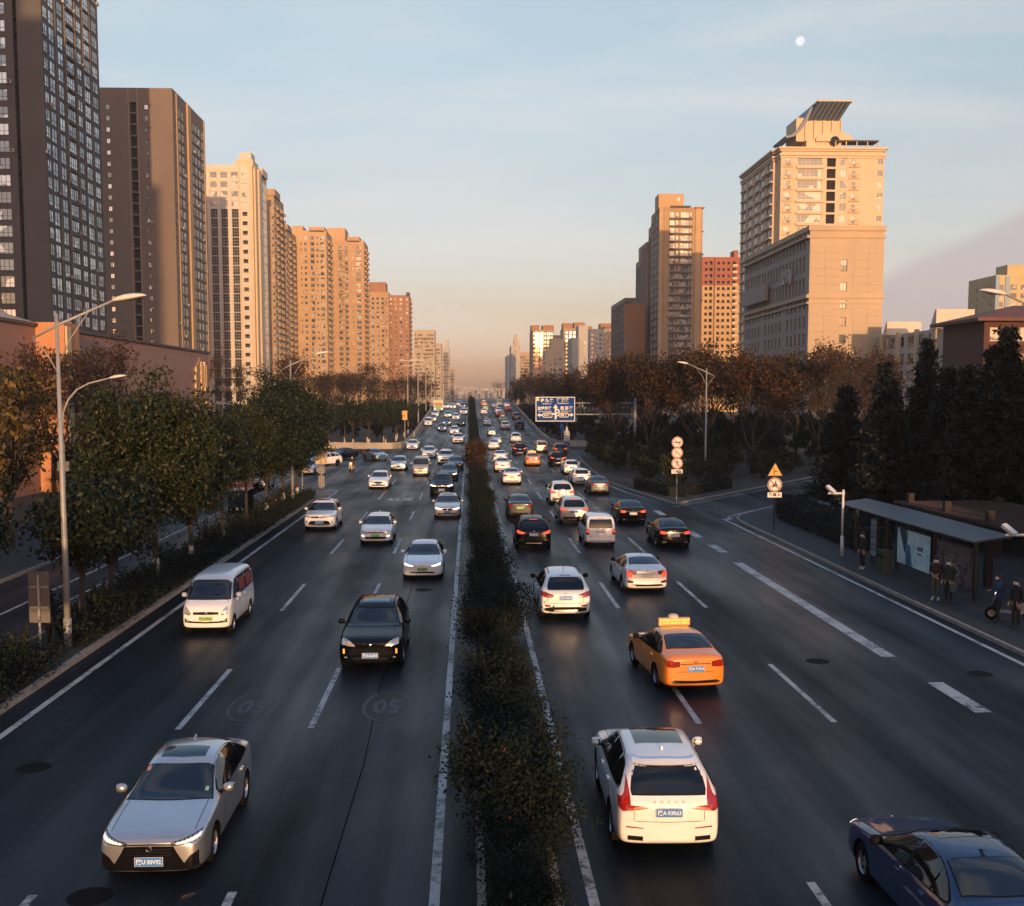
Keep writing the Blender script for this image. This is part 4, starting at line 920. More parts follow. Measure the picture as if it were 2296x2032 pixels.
class Building:
    def __init__(s, name, label, cat, wall_mat, base, join=False):
        s.root = empty(name, base); tag(s.root, label, cat, 'buildings along the avenue'); s.wall = MB(); s.mats = [wall_mat]; s.items = {'window': [], 'balcony': [], 'air_conditioner': []}
        s.base = Vector(base); s.join = join; s.parts = []
    def mi(s, m):
        if m not in s.mats: s.mats.append(m)
        return s.mats.index(m)
    def P(s, p): return Vector(p)-s.base
    def quad(s, a, b, c, d, mi=0): s.wall.add([s.P(a), s.P(b), s.P(c), s.P(d)], [(0,1,2,3)], mi)
    def facade(s, o, ud, W, z0, rows, fh, cols, glass=None, frame=None, d=.2, m=None, ac=0.0, seed=1, holes=None):
        """cols: (centre, width, height, sill[, nv, nh[, style]]) style 'open' = a dark recess without window"""
        glass = glass or G_STD; frame = frame or M_FRAME
        o = Vector(o); ud = Vector(ud); up = Vector((0,0,1)); n = ud.cross(up)       # outward normal
        inw = -n; mi = s.mi(m) if m else 0; H = rows*fh; rnd = random.Random(seed)
        f = lambda u, v, dd=0.0: o + ud*u + up*(z0+v) + inw*dd
        cols = sorted(cols, key=lambda c: c[0]); u = 0.0
        for c in cols:
            uc, w, h, sl = c[:4]; a, b = uc-w/2, uc+w/2
            if a > u+1e-4: s.quad(f(u,0), f(a,0), f(a,H), f(u,H), mi)
            v = 0.0
            for r in range(rows):
                v0, v1 = r*fh+sl, r*fh+sl+h
                if v0 > v+1e-4: s.quad(f(a,v), f(b,v), f(b,v0), f(a,v0), mi)
                dd = d if len(c) < 7 else 1.2
                s.quad(f(a,v0), f(b,v0), f(b,v0,dd), f(a,v0,dd), mi); s.quad(f(a,v1,dd), f(b,v1,dd), f(b,v1), f(a,v1), mi)
                s.quad(f(a,v0), f(a,v0,dd), f(a,v1,dd), f(a,v1), mi); s.quad(f(b,v0,dd), f(b,v0), f(b,v1), f(b,v1,dd), mi)
                if len(c) >= 7: s.quad(f(a,v0,dd), f(b,v0,dd), f(b,v1,dd), f(a,v1,dd), s.mi(M_DARKV))
                else:
                    nv, nh = (c[4], c[5]) if len(c) >= 6 else (2, 1)
                    M = Matrix((( ud.x, inw.x, 0, 0), (ud.y, inw.y, 0, 0), (0, 0, 1, 0), (0, 0, 0, 1))); M.translation = s.P(f(uc, v0))
                    s.items['window'].append((window_mesh(w, h, nv, nh, glass, frame, d), M))
                    if ac and rnd.random() < ac:
                        M2 = M.copy(); M2.translation = s.P(f(uc + (w/2+.55)*(1 if rnd.random() < .8 else -1), v0-.1)); s.items['air_conditioner'].append((ac_mesh(), M2))
                v = v1
            if H > v+1e-4: s.quad(f(a,v), f(b,v), f(b,H), f(a,H), mi)
            u = b
        if W > u+1e-4: s.quad(f(u,0), f(W,0), f(W,H), f(u,H), mi)
    def balconies(s, o, ud, z0, rows, fh, uc, w, dp, m, style='solid', skip=()):
        o = Vector(o); ud = Vector(ud); n = ud.cross(Vector((0,0,1))); inw = -n
        for r in range(rows):
            if r in skip: continue
            M = Matrix(((ud.x, inw.x, 0, 0), (ud.y, inw.y, 0, 0), (0, 0, 1, 0), (0, 0, 0, 1))); M.translation = s.P(o+ud*uc+Vector((0,0,z0+r*fh)))
            s.items['balcony'].append((balcony_mesh(w, dp, m, style), M))
    def box(s, x0, y0, z0, x1, y1, z1, m=None, name=None):
        """extra solid: merged in the wall, or a part of its own if named"""
        if name:
            mb = MB(); mb.box(x0-s.base.x, y0-s.base.y, z0-s.base.z, x1-s.base.x, y1-s.base.y, z1-s.base.z); return mb.build(name, m or s.mats[0], s.root)
        s.wall.box(x0-s.base.x, y0-s.base.y, z0-s.base.z, x1-s.base.x, y1-s.base.y, z1-s.base.z, s.mi(m) if m else 0)
    def done(s):
        s.wall.build('wall', s.mats, s.root)
        for k, its in s.items.items():
            if not its: continue
            lim = 0 if s.join else 295
            for me, M in its[:lim]: obj(k, me, s.root, M=M)
            rest = its[lim:]
            if rest:                                 # too many or too small to pick apart: one joined part
                vs, fs, ms, mats = [], [], [], []; b = 0
                cache = {}
                for me, M in rest:
                    if me.name not in cache:
                        cache[me.name] = (np.array([v.co[:] for v in me.vertices]), [tuple(p.vertices) for p in me.polygons], [p.material_index for p in me.polygons])
                    co, pf, pm = cache[me.name]; mm = np.array(M)
                    vs.append(co@mm[:3,:3].T+mm[:3,3])
                    idx = []
                    for mt in me.materials:
                        if mt not in mats: mats.append(mt)
                        idx.append(mats.index(mt))
                    fs += [tuple(i+b for i in f) for f in pf]; ms += [idx[i] for i in pm]; b += len(co)
                me = bpy.data.meshes.new('small_'+k+'s'); me.from_pydata(np.concatenate(vs).tolist(), [], fs)
                for mt in mats: me.materials.append(mt)
                me.polygons.foreach_set('material_index', ms); me.update()
                tag(obj('small_'+k+'s', me, s.root), kind='stuff')
        return s.root

def tower(name, label, x0, x1, Y0, Y1, H, wm, fh=3.0, front=(), side=(), road='R', z0=0.0, top=1.2, glass=None, frame=None, join=False, ac=0.0, pent=(), cat='apartment tower', fbal=(), sbal=(), balm=None, pilasters=(), fpil=(), pilm=None, seed=1, d=.2, cornice=None, build=True, sidem=None, sided=None):
    """x0<x1; road='R': the wall facing the street is the one at x1 (left-hand buildings)"""
    B = Building(name, label, cat, wm, ((x0+x1)/2, Y0, 0), join)
    rows = int((H-z0-top)/fh); zt = z0+rows*fh
    B.facade((x0, Y0, 0), (1,0,0), x1-x0, z0, rows, fh, front, glass, frame, ac=ac, seed=seed, d=d)
    if road == 'R': so, sd = (x1, Y0, 0), (0,1,0)
    else: so, sd = (x0, Y1, 0), (0,-1,0)
    sc = side if road == 'R' else [((Y1-Y0)-c[0],)+tuple(c[1:]) for c in side]
    B.facade(so, sd, Y1-Y0, z0, rows, fh, sc, glass, frame, ac=ac, seed=seed+5, d=sided or d, m=sidem)
    if z0 > 0:
        B.quad((x0,Y0,0),(x1,Y0,0),(x1,Y0,z0),(x0,Y0,z0)); 
        if road == 'R': B.quad((x1,Y0,0),(x1,Y1,0),(x1,Y1,z0),(x1,Y0,z0))
        else: B.quad((x0,Y1,0),(x0,Y0,0),(x0,Y0,z0),(x0,Y1,z0))
    # parapet band, back, far side, roof
    for a, b in (((x0,Y0),(x1,Y0)), ((x1,Y0),(x1,Y1)), ((x1,Y1),(x0,Y1)), ((x0,Y1),(x0,Y0))):
        B.quad((*a,zt),(*b,zt),(*b,H),(*a,H))
    B.quad((x1,Y1,0),(x0,Y1,0),(x0,Y1,zt),(x1,Y1,zt))
    if road == 'R': B.quad((x0,Y1,0),(x0,Y0,0),(x0,Y0,zt),(x0,Y1,zt))
    else: B.quad((x1,Y0,0),(x1,Y1,0),(x1,Y1,zt),(x1,Y0,zt))
    B.quad((x0,Y0,H-.5),(x1,Y0,H-.5),(x1,Y1,H-.5),(x0,Y1,H-.5))
    bm_ = balm or wm
    for (uc, w, dp, st) in fbal: B.balconies((x0,Y0,0), (1,0,0), z0, rows, fh, uc, w, dp, bm_, st)
    for (uc, w, dp, st) in sbal: B.balconies(so, sd, z0, rows, fh, uc if road == 'R' else (Y1-Y0)-uc, w, dp, bm_, st)
    for (u, w, pr) in pilasters:
        if road == 'R': B.box(x1-.02, Y0+u-w/2, 0, x1+pr, Y0+u+w/2, H-.4, pilm)
        else: B.box(x0-pr, Y0+u-w/2, 0, x0+.02, Y0+u+w/2, H-.4, pilm)
    for (u, w, pr) in fpil: B.box(x0+u-w/2, Y0-pr, 0, x0+u+w/2, Y0+.02, H-.4, pilm)
    if cornice:
        B.box(x0-cornice, Y0-cornice, H-.9, x1+cornice, Y1+cornice, H-.35, None, 'cornice')
    for (a, b, c, d_, h, m) in pent: B.box(a, c, H-.6, b, d_, H+h, m, 'penthouse')
    if build: B.done()
    return B

W_BROWN = mat('brown tower render', (.088, .078, .072), .85, var=.12, vscale=.15, bump=.15, bscale=3)
W_BROWN2 = mat('taupe tower render', (.165, .122, .094), .85, var=.1, vscale=.12, bump=.15, bscale=3)
W_CREAM = mat('cream stone cladding', (.55, .475, .385), .7, var=.08, vscale=.2)
W_SUNLIT = mat('sunlit stone cladding', (.55, .42, .26), .6, var=.08, vscale=.2)  # golden sunlight on the cream stone, put into this colour
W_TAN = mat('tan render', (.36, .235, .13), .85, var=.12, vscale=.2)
W_TAN2 = mat('ochre render', (.42, .255, .125), .85, var=.12, vscale=.2)
W_TAN3 = mat('pale ochre render', (.45, .29, .15), .85, var=.12, vscale=.2)
W_SAND = mat('sand render', (.44, .33, .22), .85, var=.1, vscale=.2)
W_PALE = mat('pale grey render', (.42, .38, .33), .85, var=.1, vscale=.2)
W_CREAM2 = mat('warm cream tiles', (.55, .42, .28), .7, var=.06, vscale=.2)
W_RED = mat('red tile render', (.30, .085, .045), .8, var=.12, vscale=.2)
W_TEAL = mat('teal grey panels', (.10, .115, .12), .6, var=.1, vscale=.3)
W_TERR = mat('terracotta render', (.32, .155, .075), .85, var=.12, vscale=.2)
W_PINK = mat('pink granite', (.33, .175, .135), .55, var=.22, vscale=6, bump=.1, bscale=60)
W_BRICK = mat('dark red brick', (.075, .03, .022), .85, var=.2, vscale=1.5)
W_SLATE = mat('slate blue roof', (.10, .13, .17), .5, var=.1)
W_DARK = mat('dark panel and shaded wall', (.07, .048, .036), .7, var=.1)

def X_at(x, Y, y=600): return at_Y(x, y, Y).x
def Z_at(y, Y): return at_Y(1052, y, Y).z
# --- left row, near to far
X1A = X_at(104, 208, 360); X2A = X_at(391, 315, 400); X3A = X_at(569, 438, 600)
tower('brown_apartment_tower', 'very tall brown apartment tower at the left edge, its top out of view', X1A-34, X1A, 208, 239, 102, W_BROWN, fh=2.97,
      front=[(34-7.7, 2.5, 2.0, .7, 3, 2), (34-4.7, .7, 2.96, .0, 1, 1, 'open'), (34-12.5, 2.5, 2.0, .7, 3, 2), (34-17, 2.5, 2.0, .7, 3, 2)],
      side=[(1.6, 1.9, 2.0, .6, 2, 2), (4.6, 2.5, 2.4, .35, 2, 2), (9.0, 2.6, 2.3, .4, 2, 2), (14.1, 4.2, 2.2, .5, 4, 2), (19.2, 2.4, 2.0, .6, 2, 2), (23.6, 3.2, 2.4, .3, 3, 2), (28.4, 3.0, 2.1, .5, 3, 2)],
      glass=G_SKY, frame=M_FRAMED, sided=.06, sbal=[(14.0, 4.2, .35, 'slab'), (23.4, 3.2, .2, 'slab')], balm=mat('grey slab', (.2, .17, .15), .8),
      pilasters=[(6.7, .5, .12), (11.4, .45, .22), (17.0, .45, .22), (21.5, .4, .12), (25.8, .5, .12)], pilm=mat('grey brown pier', (.16, .13, .11), .8), ac=.12, seed=2)
tower('taupe_apartment_tower', 'taupe apartment tower with a dark stairwell slot, second from the left', X2A-23, X2A, 315, 352, at_Y(300, 197, 315).z, W_BROWN2, fh=3.0,
      front=[(23-7.1, .95, 1.25, .9), (23-10.6, 1.75, 2.6, .2, 1, 1, 'open'), (23-17.4, .95, 1.25, .9)],
      side=[(2.0, .8, 1.6, .7), (6.5, 2.2, 2.2, .4, 3, 2), (10.3, 2.2, 2.2, .4, 3, 2), (21.5, 2.4, 2.2, .4, 3, 2), (25.5, 2.0, 2.0, .5, 2, 2), (29.3, 2.0, 2.0, .5, 2, 2), (33.8, 2.2, 2.2, .4, 3, 2)],
      glass=G_SKY, frame=M_FRAMED, sided=.06, pilasters=[(4.2, 1.4, .2), (16.8, 3.6, .5), (36, 1.0, .2)], pilm=W_TAN3, fpil=[(23-9.4, .12, .06), (23-11.8, .12, .06)], sbal=[(8.4, 7, .12, 'slab'), (27, 12, .12, 'slab')], balm=mat('grey slab', (.2, .17, .15), .8), ac=.06, seed=4)  # pilasters coloured lighter for the orange sunlight on these strips
tower('ochre_wing', 'narrow ochre tower glimpsed in the gap between the two brown towers', -150, -112, 372, 396, 93, W_TAN, fh=3.0, front=[(26+3*i, 1.4, 1.5, .8) for i in range(3)], join=True)
# cream office tower
B = Building('cream_office_tower', 'cream office tower with white piers and dark glass, third from the left', 'office tower', W_CREAM, (X3A-14, 438, 0))
X0, X1, YA, YB = X3A-28, X3A, 438.0, 469.0
uc = [28-(569-x)*.1738 for x in (463, 485.5, 508, 531)]
uc = [uc[0]-3.95] + uc
big = [(u, 2.55, 3.3, .28, 3, 3) for u in uc] + [(28-(569-552)*.1738, 1.9, 1.5, 1.0, 1, 2)]
upper = [(u, 2.55, 2.1, 1.0, 3, 2) for u in uc] + [(28-(569-552)*.1738, 1.9, 1.5, 1.0, 1, 2)]
B.facade((X0,YA,0), (1,0,0), 28, 0, 2, 5.2, [(u, 2.7, 3.9, .6, 1, 1) for u in uc], G_DARK, d=.5)
B.box(X0-.2, YA-.55, 10.4, X1+.2, YA+.1, 11.4, None, 'cornice')
B.facade((X0,YA,0), (1,0,0), 28, 11.2, 19, 3.54, big, G_DARK, d=.45)
B.facade((X0,YA,0), (1,0,0), 28, 11.2+67.26, 4, 3.54, upper, G_BRIGHT, W_SUNLIT and M_FRAME, d=.4)
ZT = 11.2+23*3.54
for a, b in (((X0,YA),(X1,YA)), ((X1,YA),(X1,YB)), ((X1,YB),(X0,YB)), ((X0,YB),(X0,YA))): B.quad((*a,ZT-.02),(*b,ZT-.02),(*b,ZT+2.2),(*a,ZT+2.2))
B.quad((X0,YA,ZT+1.7),(X1,YA,ZT+1.7),(X1,YB,ZT+1.7),(X0,YB,ZT+1.7)); B.quad((X0,YB,0),(X0,YA,0),(X0,YA,ZT),(X0,YB,ZT)); B.quad((X1,YB,0),(X0,YB,0),(X0,YB,ZT),(X1,YB,ZT))
B.facade((X1,YA,0), (0,1,0), 31, 0, 1, 11.2, [], m=W_SUNLIT)
B.facade((X1,YA,0), (0,1,0), 31, 11.2, 23, 3.54, [(19+3.0*i, 2.8, 3.4, .1, 2, 2) for i in range(4)], G_STD, d=.1, m=W_SUNLIT)
for u in (i_ for i_ in ((uc[i]+uc[i+1])/2 for i in range(4))):
    B.box(X0+u-.42, YA-.35, 11.2, X0+u+.42, YA+.02, ZT+.4)
B.box(X0+uc[-1]+1.55, YA-.5, 0, X0+uc[-1]+1.95, YA+.02, ZT+2.2, W_SUNLIT); B.box(X1-.9, YA-.5, 0, X1+.25, YA+.02, ZT+2.2, W_SUNLIT)
B.box(X1-.02, YA+3, 0, X1+.7, YA+6.5, ZT+2.2, W_SUNLIT); B.box(X1-.02, YA+9.5, 0, X1+1.0, YA+15, ZT+2.4, W_SUNLIT)
B.box(X1-6.5, YA+1, ZT+1.6, X1+.3, YA+12, ZT+4.4, W_SUNLIT, 'penthouse'); B.box(X1-5.2, YA+3.5, ZT+4.3, X1-.8, YA+11, ZT+7.6, W_CREAM, 'penthouse')
B.box(X1-1.0, YA+15.5, ZT+1.6, X1+1.2, YA+27, ZT+4.2, W_SUNLIT, 'penthouse')
B.done()
def pair(c0, c1, n, w, h, sl, nv=2, nh=1): return [(c0+(c1-c0)*i/(n-1), w, h, sl, nv, nh) for i in range(n)]
def far_tower(name, label, xl, xr, yt, Y, D, wm, front, side=(), road='R', **k):
    ym = (yt+887)/2; a, b, h = X_at(xl, Y, ym), X_at(xr, Y, ym), at_Y((xl+xr)/2, yt, Y).z
    W = b-a
    fr = [(W*c[0],)+tuple(c[1:]) for c in front]; sd = [(D*c[0],)+tuple(c[1:]) for c in side]
    fb_ = [(W*c[0],)+tuple(c[1:]) for c in k.pop('fbal', ())]; sb_ = [(D*c[0],)+tuple(c[1:]) for c in k.pop('sbal', ())]
    pn = [(a+W*p[0], a+W*p[1], Y+D*p[2], Y+D*p[3], p[4], p[5]) for p in k.pop('pent', ())]
    return tower(name, label, a, b, Y, Y+D, h, wm, front=fr, side=sd, road=road, fbal=fb_, sbal=sb_, pent=pn, **k)
far_tower('slim_brown_tower', 'slim brown tower with a flat roof canopy right behind the cream office tower', 590, 618, 436, 505, 26, W_TAN,
      [(.88, .9, 1.4, .9)], [(.1, 1.6, 1.7, .7), (.3, 2.2, 2.0, .5, 3, 1), (.5, 1.4, 1.6, .8), (.68, 2.2, 2.0, .5, 3, 1), (.88, 1.6, 1.7, .7)], sbal=[(.3, 3.4, 1.2, 'solid'), (.68, 3.4, 1.2, 'solid'), (.95, 2.0, 1.0, 'solid')], pent=[(.2, 1.12, -.03, .5, 2.2, W_TAN)], ac=.2)
far_tower('sloping_tan_tower', 'tan tower with stacked side balconies, fifth from the left', 622, 646, 512, 560, 42, W_TAN,
      [(.7, 1.0, 1.4, .9)], [(.08+.105*i, 1.9, 1.7, .7, 2, 1) for i in range(9)], sbal=[(.2, 4, 1.3, 'solid'), (.5, 4, 1.3, 'solid'), (.8, 4, 1.3, 'solid')], pent=[(.1, 1.1, .0, .3, 2.0, W_TAN)], ac=.2)
far_tower('ochre_balcony_tower', 'ochre tower with two window bays and dark corner balconies, left of the squarer one', 656, 734, 517, 590, 24, W_TAN3,
      [(.28, .7, 1.3, .9), (.40, 1.3, 1.6, .7), (.60, 1.9, 1.9, .5, 3, 1), (.74, 1.0, 1.4, .8), (.88, 1.9, 1.9, .5, 3, 1)], [(.2, 1.6, 1.7, .7), (.5, 1.6, 1.7, .7), (.8, 1.6, 1.7, .7)],
      fbal=[(.06, 2.3, 1.2, 'solid'), (.6, 2.7, .5, 'slab')], sbal=[(.35, 4, 1.1, 'solid'), (.75, 4, 1.1, 'solid')], pent=[(.0, .3, .2, .7, 3.0, W_TAN3), (.5, .95, .0, .5, 1.8, W_TAN3)], ac=.25, seed=7, fpil=[(9.3, .7, .5)])
far_tower('square_ochre_tower', 'broad ochre tower with a rooftop block and rows of balconies', 735, 818, 540, 650, 26, W_TAN2,
      [(.10, 1.5, 1.7, .6), (.36, 2.2, 1.9, .5, 3, 1), (.52, 1.9, 1.9, .5, 3, 1), (.70, .7, 1.4, .9), (.85, 2.6, 1.9, .5, 4, 1)], [(.2, 1.6, 1.7, .7), (.5, 1.6, 1.7, .7), (.8, 1.6, 1.7, .7)],
      fbal=[(.06, 2.2, 1.2, 'solid'), (.43, 5.2, 1.2, 'rail'), (.85, 3.4, .5, 'slab')], sbal=[(.2, 4, 1.2, 'solid'), (.7, 5, 1.2, 'solid')], pent=[(.0, .48, .1, .8, 7.5, W_TAN3), (.55, .88, .0, .5, 2.2, W_TAN2)], ac=.25, seed=9)
far_tower('orange_tower_pair', 'deep orange tower with a lower block at its right, below the tan ones', 828, 872, 655, 740, 22, W_TAN2,
      [(.2, 1.6, 1.6, .7), (.45, 1.6, 1.6, .7), (.7, 1.6, 1.6, .7), (.9, 1.2, 1.6, .7)], pent=[(.0, .85, .1, .9, 6.5, W_TERR)], fbal=[(.8, 3.0, 1.0, 'rail')], ac=.3, join=True)
far_tower('orange_slab_tower', 'orange slab tower with a dark corner turret above the bare trees', 872, 918, 662, 745, 30, W_TERR,
      [(.12, 1.2, 1.5, .7), (.35, 1.2, 1.5, .7), (.6, 1.8, 1.6, .7), (.9, 1.4, 1.6, .7)], [(.1+.16*i, 1.6, 1.6, .7) for i in range(6)], sbal=[(.3, 4, 1, 'solid'), (.7, 4, 1, 'solid')], fbal=[(.08, 2.6, 1.0, 'solid')], pent=[(.86, 1.03, -.02, .2, 1.8, W_DARK)], join=True)
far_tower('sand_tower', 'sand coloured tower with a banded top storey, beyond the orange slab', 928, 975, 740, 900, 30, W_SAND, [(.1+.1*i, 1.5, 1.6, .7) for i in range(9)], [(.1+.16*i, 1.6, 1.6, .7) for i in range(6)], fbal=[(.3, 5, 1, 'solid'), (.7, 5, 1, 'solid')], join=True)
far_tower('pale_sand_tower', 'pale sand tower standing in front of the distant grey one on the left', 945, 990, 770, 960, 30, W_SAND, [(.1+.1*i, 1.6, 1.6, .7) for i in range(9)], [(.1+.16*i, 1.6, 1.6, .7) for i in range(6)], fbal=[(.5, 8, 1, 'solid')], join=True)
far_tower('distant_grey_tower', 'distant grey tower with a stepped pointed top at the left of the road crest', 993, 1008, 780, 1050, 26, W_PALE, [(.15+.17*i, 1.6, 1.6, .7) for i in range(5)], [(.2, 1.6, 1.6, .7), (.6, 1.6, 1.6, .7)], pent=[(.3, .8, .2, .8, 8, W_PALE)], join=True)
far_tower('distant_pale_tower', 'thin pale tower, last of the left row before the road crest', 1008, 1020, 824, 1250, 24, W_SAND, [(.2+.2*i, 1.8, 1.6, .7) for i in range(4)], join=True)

# --- right row, far to near
far_tower('distant_right_tower', 'narrow dim tower with a stepped crown, first at the right of the road crest', 1146, 1166, 775, 1000, 40, W_PALE, [(.5, 1.0, 1.4, .8)], [(.1+.1*i, 1.6, 1.6, .7) for i in range(9)], road='L', pent=[(.3, .8, .1, .4, 6, W_SAND), (.4, .7, .15, .3, 10, W_SAND)], join=True)
far_tower('distant_right_slab', 'low dim slab block standing left of the stepped crown tower', 1137, 1146, 797, 1080, 60, W_PALE, [], [(.1+.1*i, 1.6, 1.6, .7) for i in range(9)], road='L', join=True)
far_tower('glass_corner_tower', 'tower with a glowing golden glass bay and two roof canopies', 1194, 1240, 740, 820, 40, W_TAN, [(.08, .9, 1.5, .7), (.24, 3.4, 2.7, .1, 2, 1), (.42, 3.0, 2.7, .1, 2, 1), (.62, 1.2, 1.6, .7), (.78, 1.8, 1.8, .6), (.92, 1.2, 1.6, .7)], [(.08+.12*i, 1.4, 1.6, .7) for i in range(8)], road='L', glass=G_GOLD, pent=[(-.05, .35, .05, .5, 3.5, W_TERR), (.5, 1.05, .05, .5, 3.5, W_TERR)], join=True)
far_tower('low_cream_block', 'lower cream apartment block in front of the golden glass tower', 1222, 1268, 786, 640, 20, W_CREAM2, [(.25, 2.0, 1.4, .8, 3, 1), (.5, 2.0, 1.4, .8, 3, 1), (.75, 2.0, 1.4, .8, 3, 1)], [(.3, 1.6, 1.6, .7), (.7, 1.6, 1.6, .7)], road='L', pent=[(.3, .95, .2, .9, 7.0, W_CREAM2)], fbal=[(.0, 1.6, 1.1, 'solid')])
far_tower('twin_canopy_tower', 'tower with two flat roof canopies, between the cream block and the dark building', 1263, 1312, 736, 860, 30, W_TAN, [(.15, 1.2, 1.6, .7), (.32, 1.6, 1.8, .6), (.5, 1.6, 1.8, .6), (.7, 1.2, 1.6, .7), (.88, 1.2, 1.6, .7)], road='L', glass=G_GOLD, pent=[(.0, .4, .1, .6, 4, W_TERR), (.5, 1.0, .1, .6, 4.5, W_TERR)], join=True)
far_tower('pale_blank_block', 'pale block with a blank end wall rising over the right hand trees', 1282, 1318, 757, 700, 30, W_PALE, [(.82, 1.4, 1.6, .7)], road='L', pent=[(.5, 1.1, .3, .9, 8.0, W_PALE)], join=True)
far_tower('pale_stepped_block', 'pale stepped block partly hidden by the dark building', 1322, 1352, 738, 780, 30, W_PALE, [(.2, 1.6, 1.6, .7), (.5, 1.6, 1.6, .7), (.8, 1.6, 1.6, .7)], road='L', join=True)
far_tower('small_canopy_tower', 'small tower with a single roof canopy just left of the dark teal building', 1348, 1382, 735, 800, 30, W_SAND, [(.3, 1.6, 1.8, .6), (.62, 1.8, 1.9, .5), (.85, 1.8, 1.9, .5)], road='L', glass=G_GOLD, pent=[(-.05, .8, .0, .5, 3, W_TERR)], join=True)
far_tower('golden_slab', 'sunlit golden slab filling the gap behind the stepped crown tower', 1160, 1196, 790, 1150, 30, W_TAN3, [(.1+.1*i, 2.0, 1.6, .7) for i in range(9)], road='L', fbal=[(.5, 8, 1, 'solid')], join=True)
far_tower('golden_back_tower', 'sunlit tower behind the pale blank block', 1306, 1338, 742, 930, 30, W_TAN2, [(.1+.1*i, 1.8, 1.6, .7) for i in range(9)], road='L', pent=[(.2, .7, .1, .6, 4, W_TERR)], fbal=[(.3, 5, 1, 'solid'), (.7, 5, 1, 'solid')], join=True)
far_tower('golden_mid_block', 'sunlit ochre block behind the low cream apartment block', 1236, 1264, 752, 900, 30, W_TAN3, [(.15+.175*i, 1.8, 1.6, .7) for i in range(5)], road='L', join=True)
B = far_tower('dark_teal_building', 'dark teal glazed block with a terracotta panel beside the brown tower', 1400, 1424, 668, 480, 46, W_TEAL, [(.25, 2.2, 2.2, .4, 2, 1)], [(.06+.09*i, 2.6, 2.3, .3, 2, 1) for i in range(11)], road='L', glass=G_DARK, frame=M_FRAMED, sbal=[(.3, 8, .4, 'slab'), (.7, 8, .4, 'slab')], build=False)
a = X_at(1400, 478); B.box(a+.3, 477.4, 20, a+9, 480.2, Z_at(680, 478), W_TERR, 'front_panel'); B.done()
# brown tower, stepped along the street
xa, xb = X_at(1479, 452), X_at(1574, 452); hB = Z_at(462, 452)
B = tower('brown_stepped_tower', 'brown tower with a dark glazed bay, sunlit at the top and stepped along the street', xa, xb, 452, 474, hB, W_TAN, fh=3.0,
      front=[(4.9, 1.9, 2.1, .5, 3, 2), (6.9, .9, 1.6, .8), (9.9, 3.3, 2.1, .5, 5, 2), (12.3, .6, 1.8, .7, 1, 1), (16.3, .45, 1.7, .8, 1, 1)],
      side=[(2.0, 2.4, 2.1, .5, 3, 2), (6.5, 1.0, 1.5, .8), (9.5, 2.2, 2.0, .5, 3, 2), (14, 1.0, 1.5, .8), (18.5, 2.4, 2.1, .5, 3, 2)], road='L', glass=G_STD, frame=M_FRAME, ac=.25, seed=12, build=False, d=.25, sidem=W_DARK, sided=.06)  # street wall coloured darker: its shade is put into the material
for r in range(26): B.box(xa+3.7, 451.7, 2.62+3*r-.15, xa+12.9, 452.02, 2.62+3*r+.72, W_DARK)
B.box(xa-.35, 451.6, 0, xa+.9, 452.6, hB, W_TAN3); B.box(xa+1.9, 451.75, 0, xa+2.2, 452.02, hB, W_TAN3); B.box(xb-2.9, 451.6, 0, xb-.7, 452.02, hB-.2, W_TAN3)
B.box(xa-.5, 453, hB-.6, xa+9.5, 462, hB+5.4, W_TAN3, 'penthouse'); B.box(xa+4.2, 451.0, hB-.1, xa+12, 460, hB+.5, W_DARK, 'roof_canopy'); B.box(xb-3.2, 450.6, hB-.3, xb+.6, 458, hB+.1, W_TAN3, 'roof_canopy')
B.box(xa+6.9, 452.95, hB+2.6, xa+8.0, 453.05, hB+4.0, M_FRAME, 'penthouse_window')
for j, (ya_, yb_, dh, off) in enumerate(((474.02, 486, -3.5, .8), (486.02, 502, -9, 0.0), (502.02, 522, -14, .8))):
    x_ = xa+off; hh = hB+dh; rows = int((hh-1)/3)
    B.facade((x_, yb_, 0), (0,-1,0), yb_-ya_, 0, rows, 3.0, [(2+3.4*i, 1.8 if i % 2 else 1.0, 2.0, .5, 2, 2) for i in range(int((yb_-ya_-1)/3.4))], G_SKY, M_FRAMED, m=[W_DARK, W_BROWN2, W_DARK][j], d=.06)  # stepped street walls also coloured darker for their shade
    B.quad((x_,ya_,0),(xb,ya_,0),(xb,ya_,hh),(x_,ya_,hh)); B.quad((x_,ya_,rows*3-.01),(x_,yb_,rows*3-.01),(x_,yb_,hh),(x_,ya_,hh)); B.quad((x_,ya_,hh-.3),(xb,ya_,hh-.3),(xb,yb_,hh-.3),(x_,yb_,hh-.3)); B.quad((xb,ya_,0),(xb,yb_,0),(xb,yb_,hh),(xb,ya_,hh)); B.quad((xb,yb_,0),(x_,yb_,0),(x_,yb_,hh),(xb,yb_,hh))
B.box(xa+.5, 503, hB-14.2, xa+7, 512, hB-8.5, W_TAN3, 'penthouse')
B.done()
